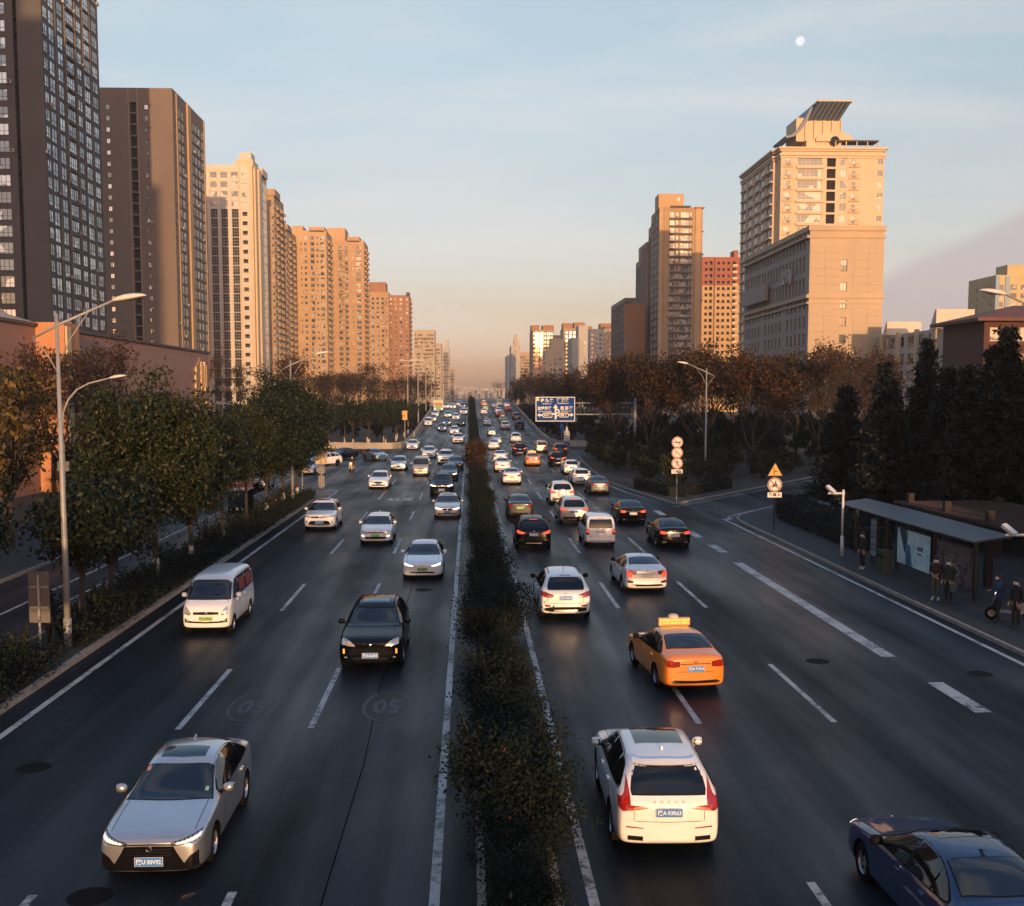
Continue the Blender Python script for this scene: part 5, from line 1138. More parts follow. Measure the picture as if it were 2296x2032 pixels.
# red topped tower
xa, xb = X_at(1573, 545), X_at(1690, 545); hB = Z_at(580, 545); zr = Z_at(628, 545)
B = Building('red_topped_tower', 'cream apartment tower with red top storeys between the brown and the cornice towers', 'apartment tower', mat('yellow ochre render', (.46, .29, .13), .85, var=.08, vscale=.2), ((xa+xb)/2, 545, 0))
cols = [(2.3, 1.35, 1.4, .9, 2, 1), (4.6, 1.5, 1.7, .8, 2, 1), (8.3, 1.35, 1.4, .9, 2, 1), (10.7, 1.35, 1.4, .9, 2, 1), (13.2, 1.35, 1.4, .9, 2, 1), (15.8, 1.7, 1.6, .8, 2, 1), (19.5, 1.4, 1.4, .9), (22.5, 1.4, 1.4, .9)]
nr = int(zr/3.04); zr = nr*3.04
B.facade((xa,545,0), (1,0,0), xb-xa, 0, nr, 3.04, cols, G_MATTE, M_FRAMED, ac=.35, seed=21)
n2 = int((hB-zr)/3.04); B.facade((xa,545,0), (1,0,0), xb-xa, zr, n2, 3.04, cols, G_MATTE, M_FRAMED, m=W_RED, ac=.3, seed=22)
zt = zr+n2*3.04
for (y0_, y1_, xx, sg) in ((545, 570, xa, -1), (545, 570, xb, 1)):
    B.quad((xx,y0_,0),(xx,y1_,0),(xx,y1_,zt),(xx,y0_,zt))
for a, b in (((xa,545),(xb,545)), ((xb,545),(xb,570)), ((xb,570),(xa,570)), ((xa,570),(xa,545))): B.quad((*a,zt),(*b,zt),(*b,zt+1.4),(*a,zt+1.4), B.mi(W_RED))
B.quad((xa,545,zt+1),(xb,545,zt+1),(xb,570,zt+1),(xa,570,zt+1)); B.quad((xb,570,0),(xa,570,0),(xa,570,zt),(xb,570,zt))
B.box(xa+6.1, 544.6, 0, xa+6.5, 545.02, zt+1.4, W_DARK); B.box(xa-.1, 544.85, 0, xa+.4, 545.02, zt+1.4, W_RED); B.box(xb-9, 548, zt, xb-6.9, 556, zt+5, W_RED, 'penthouse')
B.balconies((xa,545,0), (1,0,0), 0, nr+n2, 3.04, 16.2, 2.4, 1.0, W_CREAM2, 'solid')
B.done()
# cornice tower with curved crown
YA = 305.0; xa, xb = X_at(1750, YA, 420), X_at(1981, YA, 420); hB = at_Y(1870, 316, YA).z; W = xb-xa; px = YA/2520
B = Building('cornice_tower', 'cream tower with stacked cornices and a curved roof crown at the right', 'apartment tower', W_CREAM2, ((xa+xb)/2, YA, 0))
cols = [(1.8, 1.5, 1.8, .6, 2, 2), ((1815-1750)*px, 6.6, 2.0, .5, 6, 2), ((1863-1750)*px, 2.4, 2.45, .15, 1, 1, 'open'), ((1890-1750)*px, 1.7, 1.9, .6, 2, 2), ((1913-1750)*px, 1.0, 1.3, .9, 1, 2), ((1973-1750)*px, 1.4, 1.5, .8, 2, 1)]
rows = int((hB-1.5)/3.0)
B.facade((xa,YA,0), (1,0,0), W, 0, rows, 3.0, cols, G_BRIGHT, mat('white window frame', (.62, .58, .52), .5), d=.25)
zt = rows*3.0; YB = 345.0
B.facade((xa-1.0,YB,0), (0,-1,0), YB-YA-4, 0, rows, 3.0, [(3.6, 4.2, 2.0, .5, 3, 1), (10.5, 5.0, 2.0, .5, 4, 1), (17.5, 4.6, 2.0, .5, 3, 1), (24.5, 5.0, 2.0, .5, 4, 1), (31.5, 3.4, 2.0, .5, 3, 1)], G_BRIGHT, M_FRAME, d=.25, m=W_CREAM2)
B.facade((xa-1.0,YA+4,0), (1,0,0), 1.0, 0, rows, 3.0, [], G_BRIGHT, M_FRAME)
B.quad((xa,YA+4,0),(xa,YA,0),(xa,YA,zt),(xa,YA+4,zt)); B.quad((xb,YA,0),(xb,YB,0),(xb,YB,zt),(xb,YA,zt)); B.quad((xb,YB,0),(xa-1.0,YB,0),(xa-1.0,YB,zt),(xb,YB,zt)); B.quad((xa,YA,zt),(xb,YA,zt),(xb,YB,zt),(xa,YB,zt)); B.quad((xa-1.0,YA+4,zt),(xa,YA+4,zt),(xa,YB,zt),(xa-1.0,YB,zt))
for k, (z_, pr, h_) in enumerate(((zt-.6, .25, .5), (zt+.0, .45, .6), (zt+1.2, .35, .5), (zt+1.7, .8, .5))):
    B.box(xa-pr, YA-pr, z_, xb+pr, YB, z_+h_, None, 'cornice'); B.box(xa-1.0-pr, YA+4-pr, z_, xa-pr-.01, YB-.02, z_+h_, None, 'cornice')
B.box(xa+.2, YA+.2, zt+.5, xb-.2, YB-.3, zt+1.3)
for r in range(rows):                                  # moulded bands under the window bay of each storey
    for (c, w_) in (((1815-1750)*px, 7.4),):
        B.box(xa+c-w_/2, YA-.55, r*3.0-.35, xa+c+w_/2, YA+.02, r*3.0+.0); B.box(xa+c-w_/2, YA-.3, r*3.0+.0, xa+c+w_/2, YA+.02, r*3.0+.4)
    for u in (4, 12, 20, 28, 33): B.box(xa-1.0-.7, YB-u-2.9, r*3.0-.35, xa-.98, YB-u+2.4, r*3.0+.05)
ac_m = ac_mesh()
for r in range(rows):
    for u_, dz in (((1915-1750)*px, .05), (2.2, .0)):
        M_ = Matrix.Translation(B.P((xa+u_, YA, r*3.0+dz+.2))); B.items['air_conditioner'].append((ac_m, M_))
    B.items['balcony'].append((balcony_mesh(2.9, .5, W_CREAM2, 'rail'), Matrix.Translation(B.P((xa+(1915-1750)*px, YA, r*3.0+.15)))))
    B.items['balcony'].append((balcony_mesh(2.6, .5, W_CREAM2, 'rail'), Matrix.Translation(B.P((xa+2.0, YA, r*3.0+.15)))))
# railing and crown
B.box((xb-13.5), YA+.6, zt+4.0, xb-1.3, YA+5.5, zt+4.35, W_DARK, 'roof_canopy')
for i in range(5): B.box(xb-13.2+2.9*i, YA+.8, zt+2.2, xb-12.95+2.9*i, YA+1.05, zt+4.0, None, 'roof_post')
cx = X_at(1860, YA); 
B.box(cx-6.5, YA+2.0, zt+2.2, cx+3.0, YA+14, zt+4.6, None, 'penthouse')
mb = MB(); P_ = B.base
mb.prism([(5.2*math.cos(R(t)), 2.6*math.sin(R(t))) for t in range(0, 181, 15)], lambda a, b, h: (cx+1.0+a-P_.x, h-P_.y, zt+4.1+b), YA+1.2, YA+6); mb.build('arched_gable', W_CREAM2, B.root)
mb = MB(); mb.lathe([(0, 0), (1.25, 0), (1.25, .1)], (cx+1.0-P_.x, YA+1.12-P_.y, zt+4.2), 20, 'y'); mb.build('round_window', M_DARKV, B.root)
B.box(cx-9.0, YA+3.0, zt+4.4, cx+3.0, YA+13, zt+10.6, None, 'crown_block')
for i in range(6): B.box(cx-9.2+2.42*i, YA+2.6, zt+4.4, cx-8.9+2.42*i, YA+3.02, zt+10.0, None, 'crown_fin')
mb = MB(); prof = [(-17.5, 6.4), (-15.5, 6.7), (-13, 8.3), (-10.5, 11.0), (-8.2, 14.6), (-7.6, 16.2)]   # swept roof in side view
prof = [(-12.5, 5.4), (-10.6, 5.9), (-8.8, 7.5), (-7.2, 9.8), (-6.0, 12.4), (-5.2, 13.7)]
vs_, n_ = [], len(prof)
for (x_, z_) in prof:
    vs_ += [(cx+x_-P_.x, YA+1.6-P_.y, zt+z_), (cx+x_-P_.x, YA+14-P_.y, zt+z_), (cx+x_-P_.x+.6, YA+14-P_.y, zt+z_-.5), (cx+x_-P_.x+.6, YA+1.6-P_.y, zt+z_-.5)]
fs_ = []
for i in range(n_-1):
    for k in range(4): fs_.append((4*i+k, 4*i+(k+1) % 4, 4*i+4+(k+1) % 4, 4*i+4+k))
fs_ += [(0,1,2,3), tuple(4*(n_-1)+k for k in (3,2,1,0))]
mb.add(vs_, fs_); mb.build('swept_roof', W_SLATE, B.root)
# front overhang of the crown: a slab tilted towards the street with slots
zc = zt+13.6
for i in range(7):
    x_ = cx-5.4+1.25*i
    mb = MB(); mb.add([(x_-P_.x+.9, -2.6, zc), (x_+1.0-P_.x+.9, -2.6, zc), (x_+1.0-P_.x+.9, 4, zc), (x_-P_.x+.9, 4, zc), (x_-P_.x-.6, 2.6, zc-3.7), (x_+1.0-P_.x-.6, 2.6, zc-3.7), (x_+1.0-P_.x-.6, 4, zc-3.7), (x_-P_.x-.6, 4, zc-3.7)], [(0,1,2,3),(4,7,6,5),(0,4,5,1),(1,5,6,2),(2,6,7,3),(3,7,4,0)])
    mb.build('crown_rib', W_SLATE, B.root)
B.box(cx-4.9, YA-2.4, zc-.02, cx+4.4, YA+5, zc+.4, W_CREAM2, 'crown_slab')
B.done()
# office block in front
YA = 234.0; YB = 289.0; xa, xb = X_at(1815, YA), X_at(1981, YA); hB = at_Y(1900, 512, YA).z; px = YA/2520
B = Building('tan_office_block', 'tan office block with a blank tiled end wall and a column of narrow windows', 'office block', W_SAND, ((xa+xb)/2, YA, 0))
def zz(y): return Z_at(y, YA)
B.facade((xa,YA,0), (1,0,0), xb-xa, 0.0, 9, 3.6, [((1893-1815)*px, 1.35, 1.75, .9, 2, 1)], G_BRIGHT, M_FRAMED, d=.3)
zt = 9*3.6
B.facade((xa,YA,0), (1,0,0), xb-xa, zt, 1, hB-zt, [((1893-1815)*px, 1.35, 2.3, 1.4, 2, 1)], G_BRIGHT, M_FRAMED, d=.3)
B.facade((xa,YB,0), (0,-1,0), YB-YA, 0, 8, 3.6, [(2.2+3.1*i, 1.5, 2.2, .8, 2, 1) for i in range(17) if i not in (5, 11)], G_STD, M_FRAMED, d=.45, m=mat('grey stone cladding', (.27, .235, .215), .75, var=.12, vscale=.3))
GS = _M['grey stone cladding']
B.facade((xa,YB,0), (0,-1,0), YB-YA, 28.8, 3, (hB-28.8)/3, [(1.6+2.6*i, 1.5, 3.1, .7, 2, 1) for i in range(20)], G_STD, M_FRAMED, d=.55, m=GS)
B.quad((xb,YA,0),(xb,YB,0),(xb,YB,hB),(xb,YA,hB)); B.quad((xb,YB,0),(xa,YB,0),(xa,YB,hB),(xb,YB,hB)); B.quad((xa,YA,hB),(xb,YA,hB),(xb,YB,hB),(xa,YB,hB))
B.box(xa-.35, YA-.3, hB-.5, xb+.3, YB+.3, hB+.5, None, 'cornice'); B.box(xa-.7, YA-.22, hB-2.0, xb+.22, YB+.2, hB-1.5, None, 'cornice')
B.box(xa-.6, YA-.25, 28.2, xb+.2, YB, 28.9, None, 'cornice'); B.box(xa-.45, YA-.12, 27.0, xb+.1, YB, 27.4, None, 'cornice')
# tile joints on the end wall as thin grooves between slightly proud panels
tile = {}
for r in range(26):
    z_ = .2+r*1.62
    if z_+1.6 > hB-2.1: break
    for c in range(5):
        w_ = (xb-xa-.3)/5; x_ = xa+.15+c*w_
        if c == 2: continue
        if z_ < 29.0 and z_+1.6 > 27.0: continue
        if 'm' not in tile:
            mb = MB(); mb.add([(.03,-.05,.03),(w_-.03,-.05,.03),(w_-.03,-.05,1.59),(.03,-.05,1.59),(0.01,0,.01),(w_-.01,0,.01),(w_-.01,0,1.61),(.01,0,1.61)], [(0,1,2,3),(0,4,5,1),(1,5,6,2),(2,6,7,3),(3,7,4,0)]); tile['m'] = mb.mesh('wall_panel', W_SAND)
        obj('wall_panel', tile['m'], B.root, B.P((x_, YA-.004, z_)))
B.box(xa-1.5, YA+30, 30.2, xa-.65, YA+52, 34.0, GS, 'sign_board')
M_LET = mat('grey sign letters', (.34, .32, .3), .5)
for i, ch in enumerate('公司'):
    o = obj('sign_letter', text_mesh(ch, 3.6, M_LET, .2, bold=.05), B.root); o.matrix_local = Matrix(((0,0,-1,xa-.75-B.base.x),(-1,0,0,YA+17-4.2*i-B.base.y),(0,1,0,33.6),(0,0,0,1)))
B.done()
# low cream building behind the conifers
YA = 200.0; xa, xb = X_at(2126, YA), X_at(2214, YA); hB = Z_at(732, YA)
B = Building('low_cream_building', 'low cream building with sloping roof lights behind the dark conifers', 'building', W_CREAM2, ((xa+xb)/2, YA, 0))
B.facade((xa,YA,0), (1,0,0), xb-xa, 0, 6, hB/6, [(5.0, .8, 1.4, 1.0)], G_DARK, M_FRAMED)
B.facade((xa,YA+44,0), (0,-1,0), 44, 0, 6, hB/6, [(3+5*i, 3.2, 1.9, .8, 4, 1) for i in range(8)], G_STD, M_FRAMED, m=W_PALE)
B.quad((xb,YA,0),(xb,YA+44,0),(xb,YA+44,hB),(xb,YA,hB)); B.quad((xa,YA,hB),(xb,YA,hB),(xb,YA+44,hB),(xa,YA+44,hB)); B.quad((xb,YA+44,0),(xa,YA+44,0),(xa,YA+44,hB),(xb,YA+44,hB))
for (y0_, s_) in ((YA+2, 1.0), (YA+26, .8)):
    mb = MB(); mb.prism([(0, 0), (0, 3.4*s_), (1.2, 3.4*s_), (6.0, 0)], lambda a, b, h: (xa-1.0+a*.2+h-B.base.x, y0_+a-B.base.y, hB+b*1.0), 0, 7.0); mb.build('roof_light', W_CREAM, B.root)
for i in range(5): B.box(xa-.6, YA+3+9*i, 0, xa+.02, YA+4+9*i, hB+.4)
B.done()
# brick house at the right edge
YA = 160.0; xa = X_at(2212, YA); hB = Z_at(716, YA)
B = Building('red_brick_house', 'dark red brick house with tiled eaves at the right edge', 'house', W_BRICK, (xa+8, YA, 0))
B.facade((xa,YA,0), (1,0,0), 22, 0, 5, hB/5, [(1.6, 1.5, 1.9, .9, 2, 2), (5.4, 1.7, 1.9, .9, 2, 2), (9.4, 1.7, 1.9, .9, 2, 2), (14, 1.7, 1.9, .9, 2, 2)], G_STD, M_FRAME, d=.3)
B.quad((xa,YA+14,0),(xa,YA,0),(xa,YA,hB),(xa,YA+14,hB)); B.quad((xa+22,YA,0),(xa+22,YA+14,0),(xa+22,YA+14,hB),(xa+22,YA,hB)); B.quad((xa+22,YA+14,0),(xa,YA+14,0),(xa,YA+14,hB),(xa+22,YA+14,hB))
mb = MB(); W_TILE = mat('red roof tiles', (.13, .05, .035), .8, var=.25, vscale=2)
mb.add([(xa-1.6-B.base.x,-1.4,hB-.1),(xa+23-B.base.x,-1.4,hB-.1),(xa+23-B.base.x,15.4,hB-.1),(xa-1.6-B.base.x,15.4,hB-.1),(xa-1.6-B.base.x,-1.4,hB+.35),(xa+23-B.base.x,-1.4,hB+.35),(xa+23-B.base.x,15.4,hB+.35),(xa-1.6-B.base.x,15.4,hB+.35),(xa+7-B.base.x,6,hB+2.6),(xa+16-B.base.x,6,hB+2.6)], [(3,2,1,0),(0,1,5,4),(1,2,6,5),(2,3,7,6),(3,0,4,7),(4,5,9,8),(5,6,9),(6,7,8,9),(7,4,8)])
mb.build('roof', W_TILE, B.root)
B.done()
# pastel tower at the right edge
W_YEL = mat('yellow render', (.48, .38, .20), .85, var=.08, vscale=.2); W_BLUE = mat('pale blue render', (.25, .34, .40), .85, var=.08, vscale=.2)
YA = 400.0; xa = X_at(2234, YA); hB = Z_at(612, YA)
tower('pastel_tower', 'pale yellow and blue tower at the right edge behind the street lamp head', xa, xa+34, YA, YA+22, hB, W_YEL, front=[(2, 1.6, 1.8, .6), (6.5, 2.4, 1.9, .6, 3, 1), (10, 1.6, 1.8, .6), (14, 2.4, 1.9, .6, 3, 1), (18, 1.6, 1.8, .6), (22, 2.4, 1.9, .6)], side=[(4, 1.6, 1.8, .6), (9, 1.6, 1.8, .6), (15, 1.6, 1.8, .6)], road='L', glass=G_STD, fpil=[(.6, 1.4, .3), (4.2, 1.6, .3), (12.2, 1.6, .3), (16, 1.2, .3)], pilm=W_BLUE, pent=[(xa+5.5, xa+14, YA+3, YA+12, 4, W_YEL)])
# --- pink granite hall on the left
B = Building('pink_granite_hall', 'long pink granite hall with a metal roof and a lit pier at the left', 'hall', W_PINK, (-40, 110, 0))
hB = 13.6
B.facade((-35,60,0), (0,1,0), 94, 0, 1, hB, [(46, 10, 3.4, 6.4, 6, 1)], G_DARK, M_FRAMED, d=.8)
B.quad((-60,60,0),(-35,60,0),(-35,60,hB),(-60,60,hB)); B.quad((-35,154,0),(-60,154,0),(-60,154,hB),(-35,154,hB)); B.quad((-35,60,hB),(-35,154,hB),(-60,154,hB),(-60,60,hB)); B.quad((-60,154,0),(-60,60,0),(-60,60,hB),(-60,154,hB))
B.box(-35.3, 60, hB-.02, -34.75, 154, hB+.22, mat('dark coping', (.10, .07, .06), .6), 'coping')
W_SUNPIER = mat('sunlit granite pier', (.46, .20, .09), .6, var=.15, vscale=4)  # orange sunlight on the granite pier is put into its colour
B.box(-35.02, 93, 0, -32.7, 96.5, hB+.3, W_SUNPIER, 'pier'); B.box(-32.72, 93.2, 0, -32.55, 94.2, hB, W_SUNLIT, 'pier_trim')
for k in range(11):                                     # granite panels with joints
    for r in range(4):
        mb = None
MR = mat('beige metal roof', (.42, .27, .17), .5, var=.12, vscale=1)
for k in range(6):
    y0_ = 72+k*4.6; mb = MB(); z1 = hB+4.4 if k < 4 else hB+4.4-(k-3)*1.2
    mb.add([(-35.4+40,y0_-110,hB+.3),(-35.4+40,y0_+4.5-110,hB+.3),(-41+40,y0_+4.5-110,z1 if k < 4 else z1-1.2),(-41+40,y0_-110,z1),(-35.4+40,y0_-110,hB+.1),(-35.4+40,y0_+4.5-110,hB+.1),(-41+40,y0_+4.5-110,hB+.1),(-41+40,y0_-110,hB+.1)], [(0,1,2,3),(0,4,5,1),(1,5,6,2),(2,6,7,3),(3,7,4,0)])
    mb.build('roof_panel', MR, B.root)
ML = mat('bronze letters', (.55, .36, .2), .35, metal=.4)
mb = MB()                                               # emblem of parallel slanted bars
for i in range(4):
    y_ = 145.5+.25*abs(i-1.5); z_ = 11.0-i*1.05
    mb.prism([(0, 0), (.28, 0), (2.3, 1.5), (2.3, 1.9), (0, .6)], lambda a, b, h, y_=y_, z_=z_: (5+h, y_+a-110, z_+b), .02, .2)
for y_ in (148.4, 150.4):
    mb.box(5.02, y_-110, 8.6, 5.25, y_+.5-110, 12.4); mb.box(5.02, y_+.9-110, 9.0, 5.25, y_+1.3-110, 12.0)
mb.build('emblem', ML, B.root)
mb = MB()                                               # small raised lettering, too fine to read
for k, (w_, h_) in enumerate(((.3, 1.5), (.45, 1.2), (.5, 1.1), (.45, 1.3), (.5, 1.1), (.4, 1.0), (.45, 1.2))):
    mb.box(5.02, 146.2+k*.86-110, 6.0, 5.16, 146.2+k*.86+w_-110, 6.0+h_)
mb.build('sign_letters', ML, B.root)
B.done()
# --- far skyline beyond the crest
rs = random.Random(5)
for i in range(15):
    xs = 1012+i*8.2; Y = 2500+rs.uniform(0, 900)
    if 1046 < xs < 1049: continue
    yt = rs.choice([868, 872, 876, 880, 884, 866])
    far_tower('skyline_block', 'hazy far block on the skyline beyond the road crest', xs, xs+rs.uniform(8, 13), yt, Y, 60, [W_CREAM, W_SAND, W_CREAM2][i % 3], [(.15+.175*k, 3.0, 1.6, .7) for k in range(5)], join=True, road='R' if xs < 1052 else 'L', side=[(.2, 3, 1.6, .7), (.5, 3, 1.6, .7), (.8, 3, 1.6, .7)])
# --- unseen buildings added behind the viewpoint to shade the left towers and right verge
tower('shade_tower', 'unseen tall tower added behind the viewpoint to shade the left towers', -95, -41, -95, -60, 122, W_BROWN2, join=True)
tower('shade_tower', 'unseen shorter tower added beside the tall one to shade the left towers', -40.5, -31, -95, -60, 98, W_BROWN2, join=True)
tower('shade_block', 'unseen low block added behind the viewpoint to shade the right verge', 40.5, 70, -60, -22, 19, W_PALE, join=True)
# ================================================================== plants
def leaf_mat(name, cols, rough=.55, tr=.25):
    """leaf colour picked per leaf by position; a little light passes through"""
    m = bpy.data.materials.new(name); m.use_nodes = True; nt = m.node_tree; b = nt.nodes['Principled BSDF']; L = nt.links.new
    g = nt.nodes.new('ShaderNodeNewGeometry')
    v = nt.nodes.new('ShaderNodeTexWhiteNoise'); v.noise_dimensions = '1D'; L(g.outputs['Random Per Island'], v.inputs['W'])
    r = nt.nodes.new('ShaderNodeValToRGB'); r.color_ramp.interpolation = 'LINEAR'
    els = r.color_ramp.elements
    for i, c in enumerate(cols):
        p = i/(len(cols)-1)
        e = els[0] if i == 0 else (els[-1] if i == len(cols)-1 else els.new(p))
        e.color = (*c, 1)
    L(v.outputs['Value'], r.inputs[0]); L(r.outputs[0], b.inputs['Base Color'])
    b.inputs['Roughness'].default_value = rough; b.inputs['Specular IOR Level'].default_value = .3
    out = nt.nodes['Material Output']; ts = nt.nodes.new('ShaderNodeBsdfTranslucent'); mx = nt.nodes.new('ShaderNodeMixShader'); mx.inputs[0].default_value = tr
    L(r.outputs[0], ts.inputs[0]); L(b.outputs[0], mx.inputs[1]); L(ts.outputs[0], mx.inputs[2]); L(mx.outputs[0], out.inputs['Surface'])
    return m
LF_DARK = leaf_mat('dark evergreen leaves', [(.006,.012,.006), (.009,.018,.008), (.016,.025,.009), (.045,.045,.012)])
LF_OLIVE = leaf_mat('olive leaves', [(.008,.015,.006), (.018,.027,.009), (.034,.040,.012), (.066,.062,.016)])
LF_YEL = leaf_mat('yellowing leaves', [(.03,.028,.010), (.075,.052,.014), (.15,.095,.02), (.20,.12,.028)])
LF_RUST = leaf_mat('rusty autumn leaves', [(0.0252, 0.0144, 0.0072), (0.0432, 0.0216, 0.0094), (0.0720, 0.0324, 0.0115), (0.1008, 0.0432, 0.0144)])
LF_BROWN = leaf_mat('brown dry leaves', [(0.0170, 0.0119, 0.0076), (0.0306, 0.0187, 0.0102), (0.0510, 0.0306, 0.0136), (0.0680, 0.0425, 0.0170)])
LF_CEDAR = leaf_mat('cedar needles', [(0.0027, 0.0050, 0.0041), (0.0041, 0.0068, 0.0050), (0.0055, 0.0091, 0.0064), (0.0073, 0.0109, 0.0068)], tr=.1)
LF_SHRUB = leaf_mat('shrub leaves', [(.0022,.0055,.0036), (.0032,.008,.0048), (.0046,.0105,.0056), (.006,.0115,.0056)], rough=.75, tr=.08)
LF_RED = mat('red rose', (.45, .04, .03), .5)
BARK = mat('bark', (.045, .034, .026), .9, var=.4, vscale=5, bump=.5, bscale=14, stretch=(1, 1, .2))
BARK2 = mat('reddish twigs', (.040, .024, .016), .9, var=.3, vscale=4)
LIME = mat('lime wash', (.50, .42, .34), .85, var=.3, vscale=6)

def leaf_mesh(name, pts, sizes, rng, mats, mi=None, long=1.7, droop=None):
    n = len(pts); a = rng.normal(size=(n, 3)); 
    if droop is not None: a = a*.5+np.array(droop)
    a /= np.linalg.norm(a, axis=1)[:, None]
    b = rng.normal(size=(n, 3)); b -= a*(a*b).sum(1)[:, None]; b /= np.linalg.norm(b, axis=1)[:, None]
    sz = np.asarray(sizes)[:, None]
    v = np.empty((n, 4, 3)); v[:, 0] = pts-a*sz*long*.5; v[:, 1] = pts+b*sz*.42-a*sz*.05; v[:, 2] = pts+a*sz*long*.5; v[:, 3] = pts-b*sz*.42-a*sz*.05
    me = bpy.data.meshes.new(name); me.vertices.add(4*n); me.vertices.foreach_set('co', v.ravel())
    me.loops.add(4*n); me.loops.foreach_set('vertex_index', np.arange(4*n, dtype=np.int32))
    me.polygons.add(n); me.polygons.foreach_set('loop_start', np.arange(0, 4*n, 4, dtype=np.int32))
    for m in mats: me.materials.append(m)
    if mi is not None: me.polygons.foreach_set('material_index', np.asarray(mi, dtype=np.int32))
    me.update(calc_edges=True); return me
def grow(mb, p, d, r, ln, depth, rnd, tips, spread=.6, up=.15, kids=(2, 3), shrink=.68, n=5, bend=.18):
    pts, rads = [Vector(p)], [r]; dd = Vector(d).normalized(); k = 3
    for i in range(k):
        dd = (dd + Vector((rnd.gauss(0, bend), rnd.gauss(0, bend), rnd.gauss(0, bend*.6)+up*.3))).normalized()
        pts.append(pts[-1]+dd*ln/k); rads.append(r*(1-.38*(i+1)/k))
    mb.tube(pts, rads, n=max(3, n), cap=False)
    if depth == 0: tips.append(tuple(pts[-1])); return
    if depth <= 1: tips.append(tuple(pts[2]))
    for j in range(rnd.randint(*kids)):
        a = rnd.uniform(0, 2*math.pi); e = Vector((math.cos(a), math.sin(a), rnd.uniform(-.1, .5)))
        nd = (dd+e*spread*rnd.uniform(.7, 1.3)+Vector((0, 0, up))).normalized()
        q = pts[-1] if j == 0 or rnd.random() < .6 else pts[2]
        grow(mb, q, nd, rads[-1]*.78, ln*shrink*rnd.uniform(.8, 1.15), depth-1, rnd, tips, spread, up, kids, shrink, n-1, bend)
def clumps(rng, n, c, rad, shell=.55):
    d = rng.normal(size=(n, 3)); d /= np.linalg.norm(d, axis=1)[:, None]
    rr = (shell + (1-shell)*rng.random(n))**.8
    p = d*rr[:, None]*np.array(rad); p[:, 2] = np.where(p[:, 2] < 0, p[:, 2]*.85, p[:, 2])
    return p+np.array(c)
PROTO = {}
def proto(key, name, trunk_mb, crown_me, bark, extra=()):
    PROTO[key] = (name, trunk_mb.mesh('trunk', bark, True), crown_me, extra)
def make_broad(key, seed, H=9.0, fork=2.6, rad=2.7, lm=None, nclump=120, per=185, leaf=.108, name='evergreen_tree', crown_lo=2.4, lime=False):
    rng = np.random.default_rng(seed); rnd = random.Random(seed); mb = MB()
    mb.tube([(0,0,-.1),(rnd.uniform(-.05,.05),rnd.uniform(-.05,.05),fork*.5),(0,0,fork)], [.15,.12,.105], 9)
    zc = (H+crown_lo)/2; rz = (H-crown_lo)/2
    cs = clumps(rng, nclump, (0, 0, zc), (rad, rad, rz), .45)
    lob = rng.normal(size=(7, 3)); lob /= np.linalg.norm(lob, axis=1)[:, None]     # lobes make the outline uneven
    dd = cs-np.array((0, 0, zc)); un = dd/np.maximum(1e-6, np.linalg.norm(dd, axis=1))[:, None]
    cs = np.array((0, 0, zc)) + dd*(0.78+.34*np.clip((un@lob.T).max(1), 0, 1))[:, None]
    for c in cs[rng.choice(len(cs), 26, replace=False)]:
        q = Vector(c); mid = Vector((0,0,fork)).lerp(q, .5)+Vector((0,0,.35)); mb.tube([(0,0,fork-.1), mid, q], [.06,.035,.012], 4, cap=False)
    mb.tube([(0,0,fork),(0.1,0,H*.75)], [.10,.03], 6)
    pts = np.concatenate([c+rng.normal(size=(per, 3))*np.array((.36, .36, .26))*rng.uniform(.75, 1.3) for c in cs])
    me = leaf_mesh('crown', pts, rng.uniform(.7, 1.3, len(pts))*leaf, rng, [lm], droop=(0, 0, -.35))
    ex = []
    if lime:
        m2 = MB(); m2.tube([(0,0,.05),(0,0,1.15)], [.16,.142], 9); ex.append(('lime_wash', m2.mesh('lime_wash', LIME, True)))
    proto(key, name, mb, me, BARK, ex)
def make_bare(key, seed, H=12, lm=None, nleaf=7, leaf=.16, name='bare_tree', fork=3.0, bark=BARK2, depth=5, spread=.55, r=.17, sc=.9):
    rng = np.random.default_rng(seed); rnd = random.Random(seed); mb = MB(); tips = []
    mb.tube([(0,0,-.1),(.06,0,fork*.5),(0,0,fork)], [r*1.15,r,r*.9], 8)
    for j in range(4):
        a = j*1.57+rnd.uniform(-.4, .4); grow(mb, (0,0,fork-.1-.3*j), (math.cos(a)*.55, math.sin(a)*.55, 1.0), r*.6, H*.24, depth-1, rnd, tips, spread, .22, (2, 3), .72, 5)
    top = max(t[2] for t in tips); s = H/top
    mb.v = [(x*s, y*s, z*s) for x, y, z in mb.v]; T = np.array(tips)*s
    pts = np.repeat(T, nleaf, axis=0)+rng.normal(size=(len(T)*nleaf, 3))*.28*sc
    me = leaf_mesh('crown', pts, rng.uniform(.6, 1.3, len(pts))*leaf, rng, [lm], droop=(0, 0, -.3))
    proto(key, name, mb, me, bark)
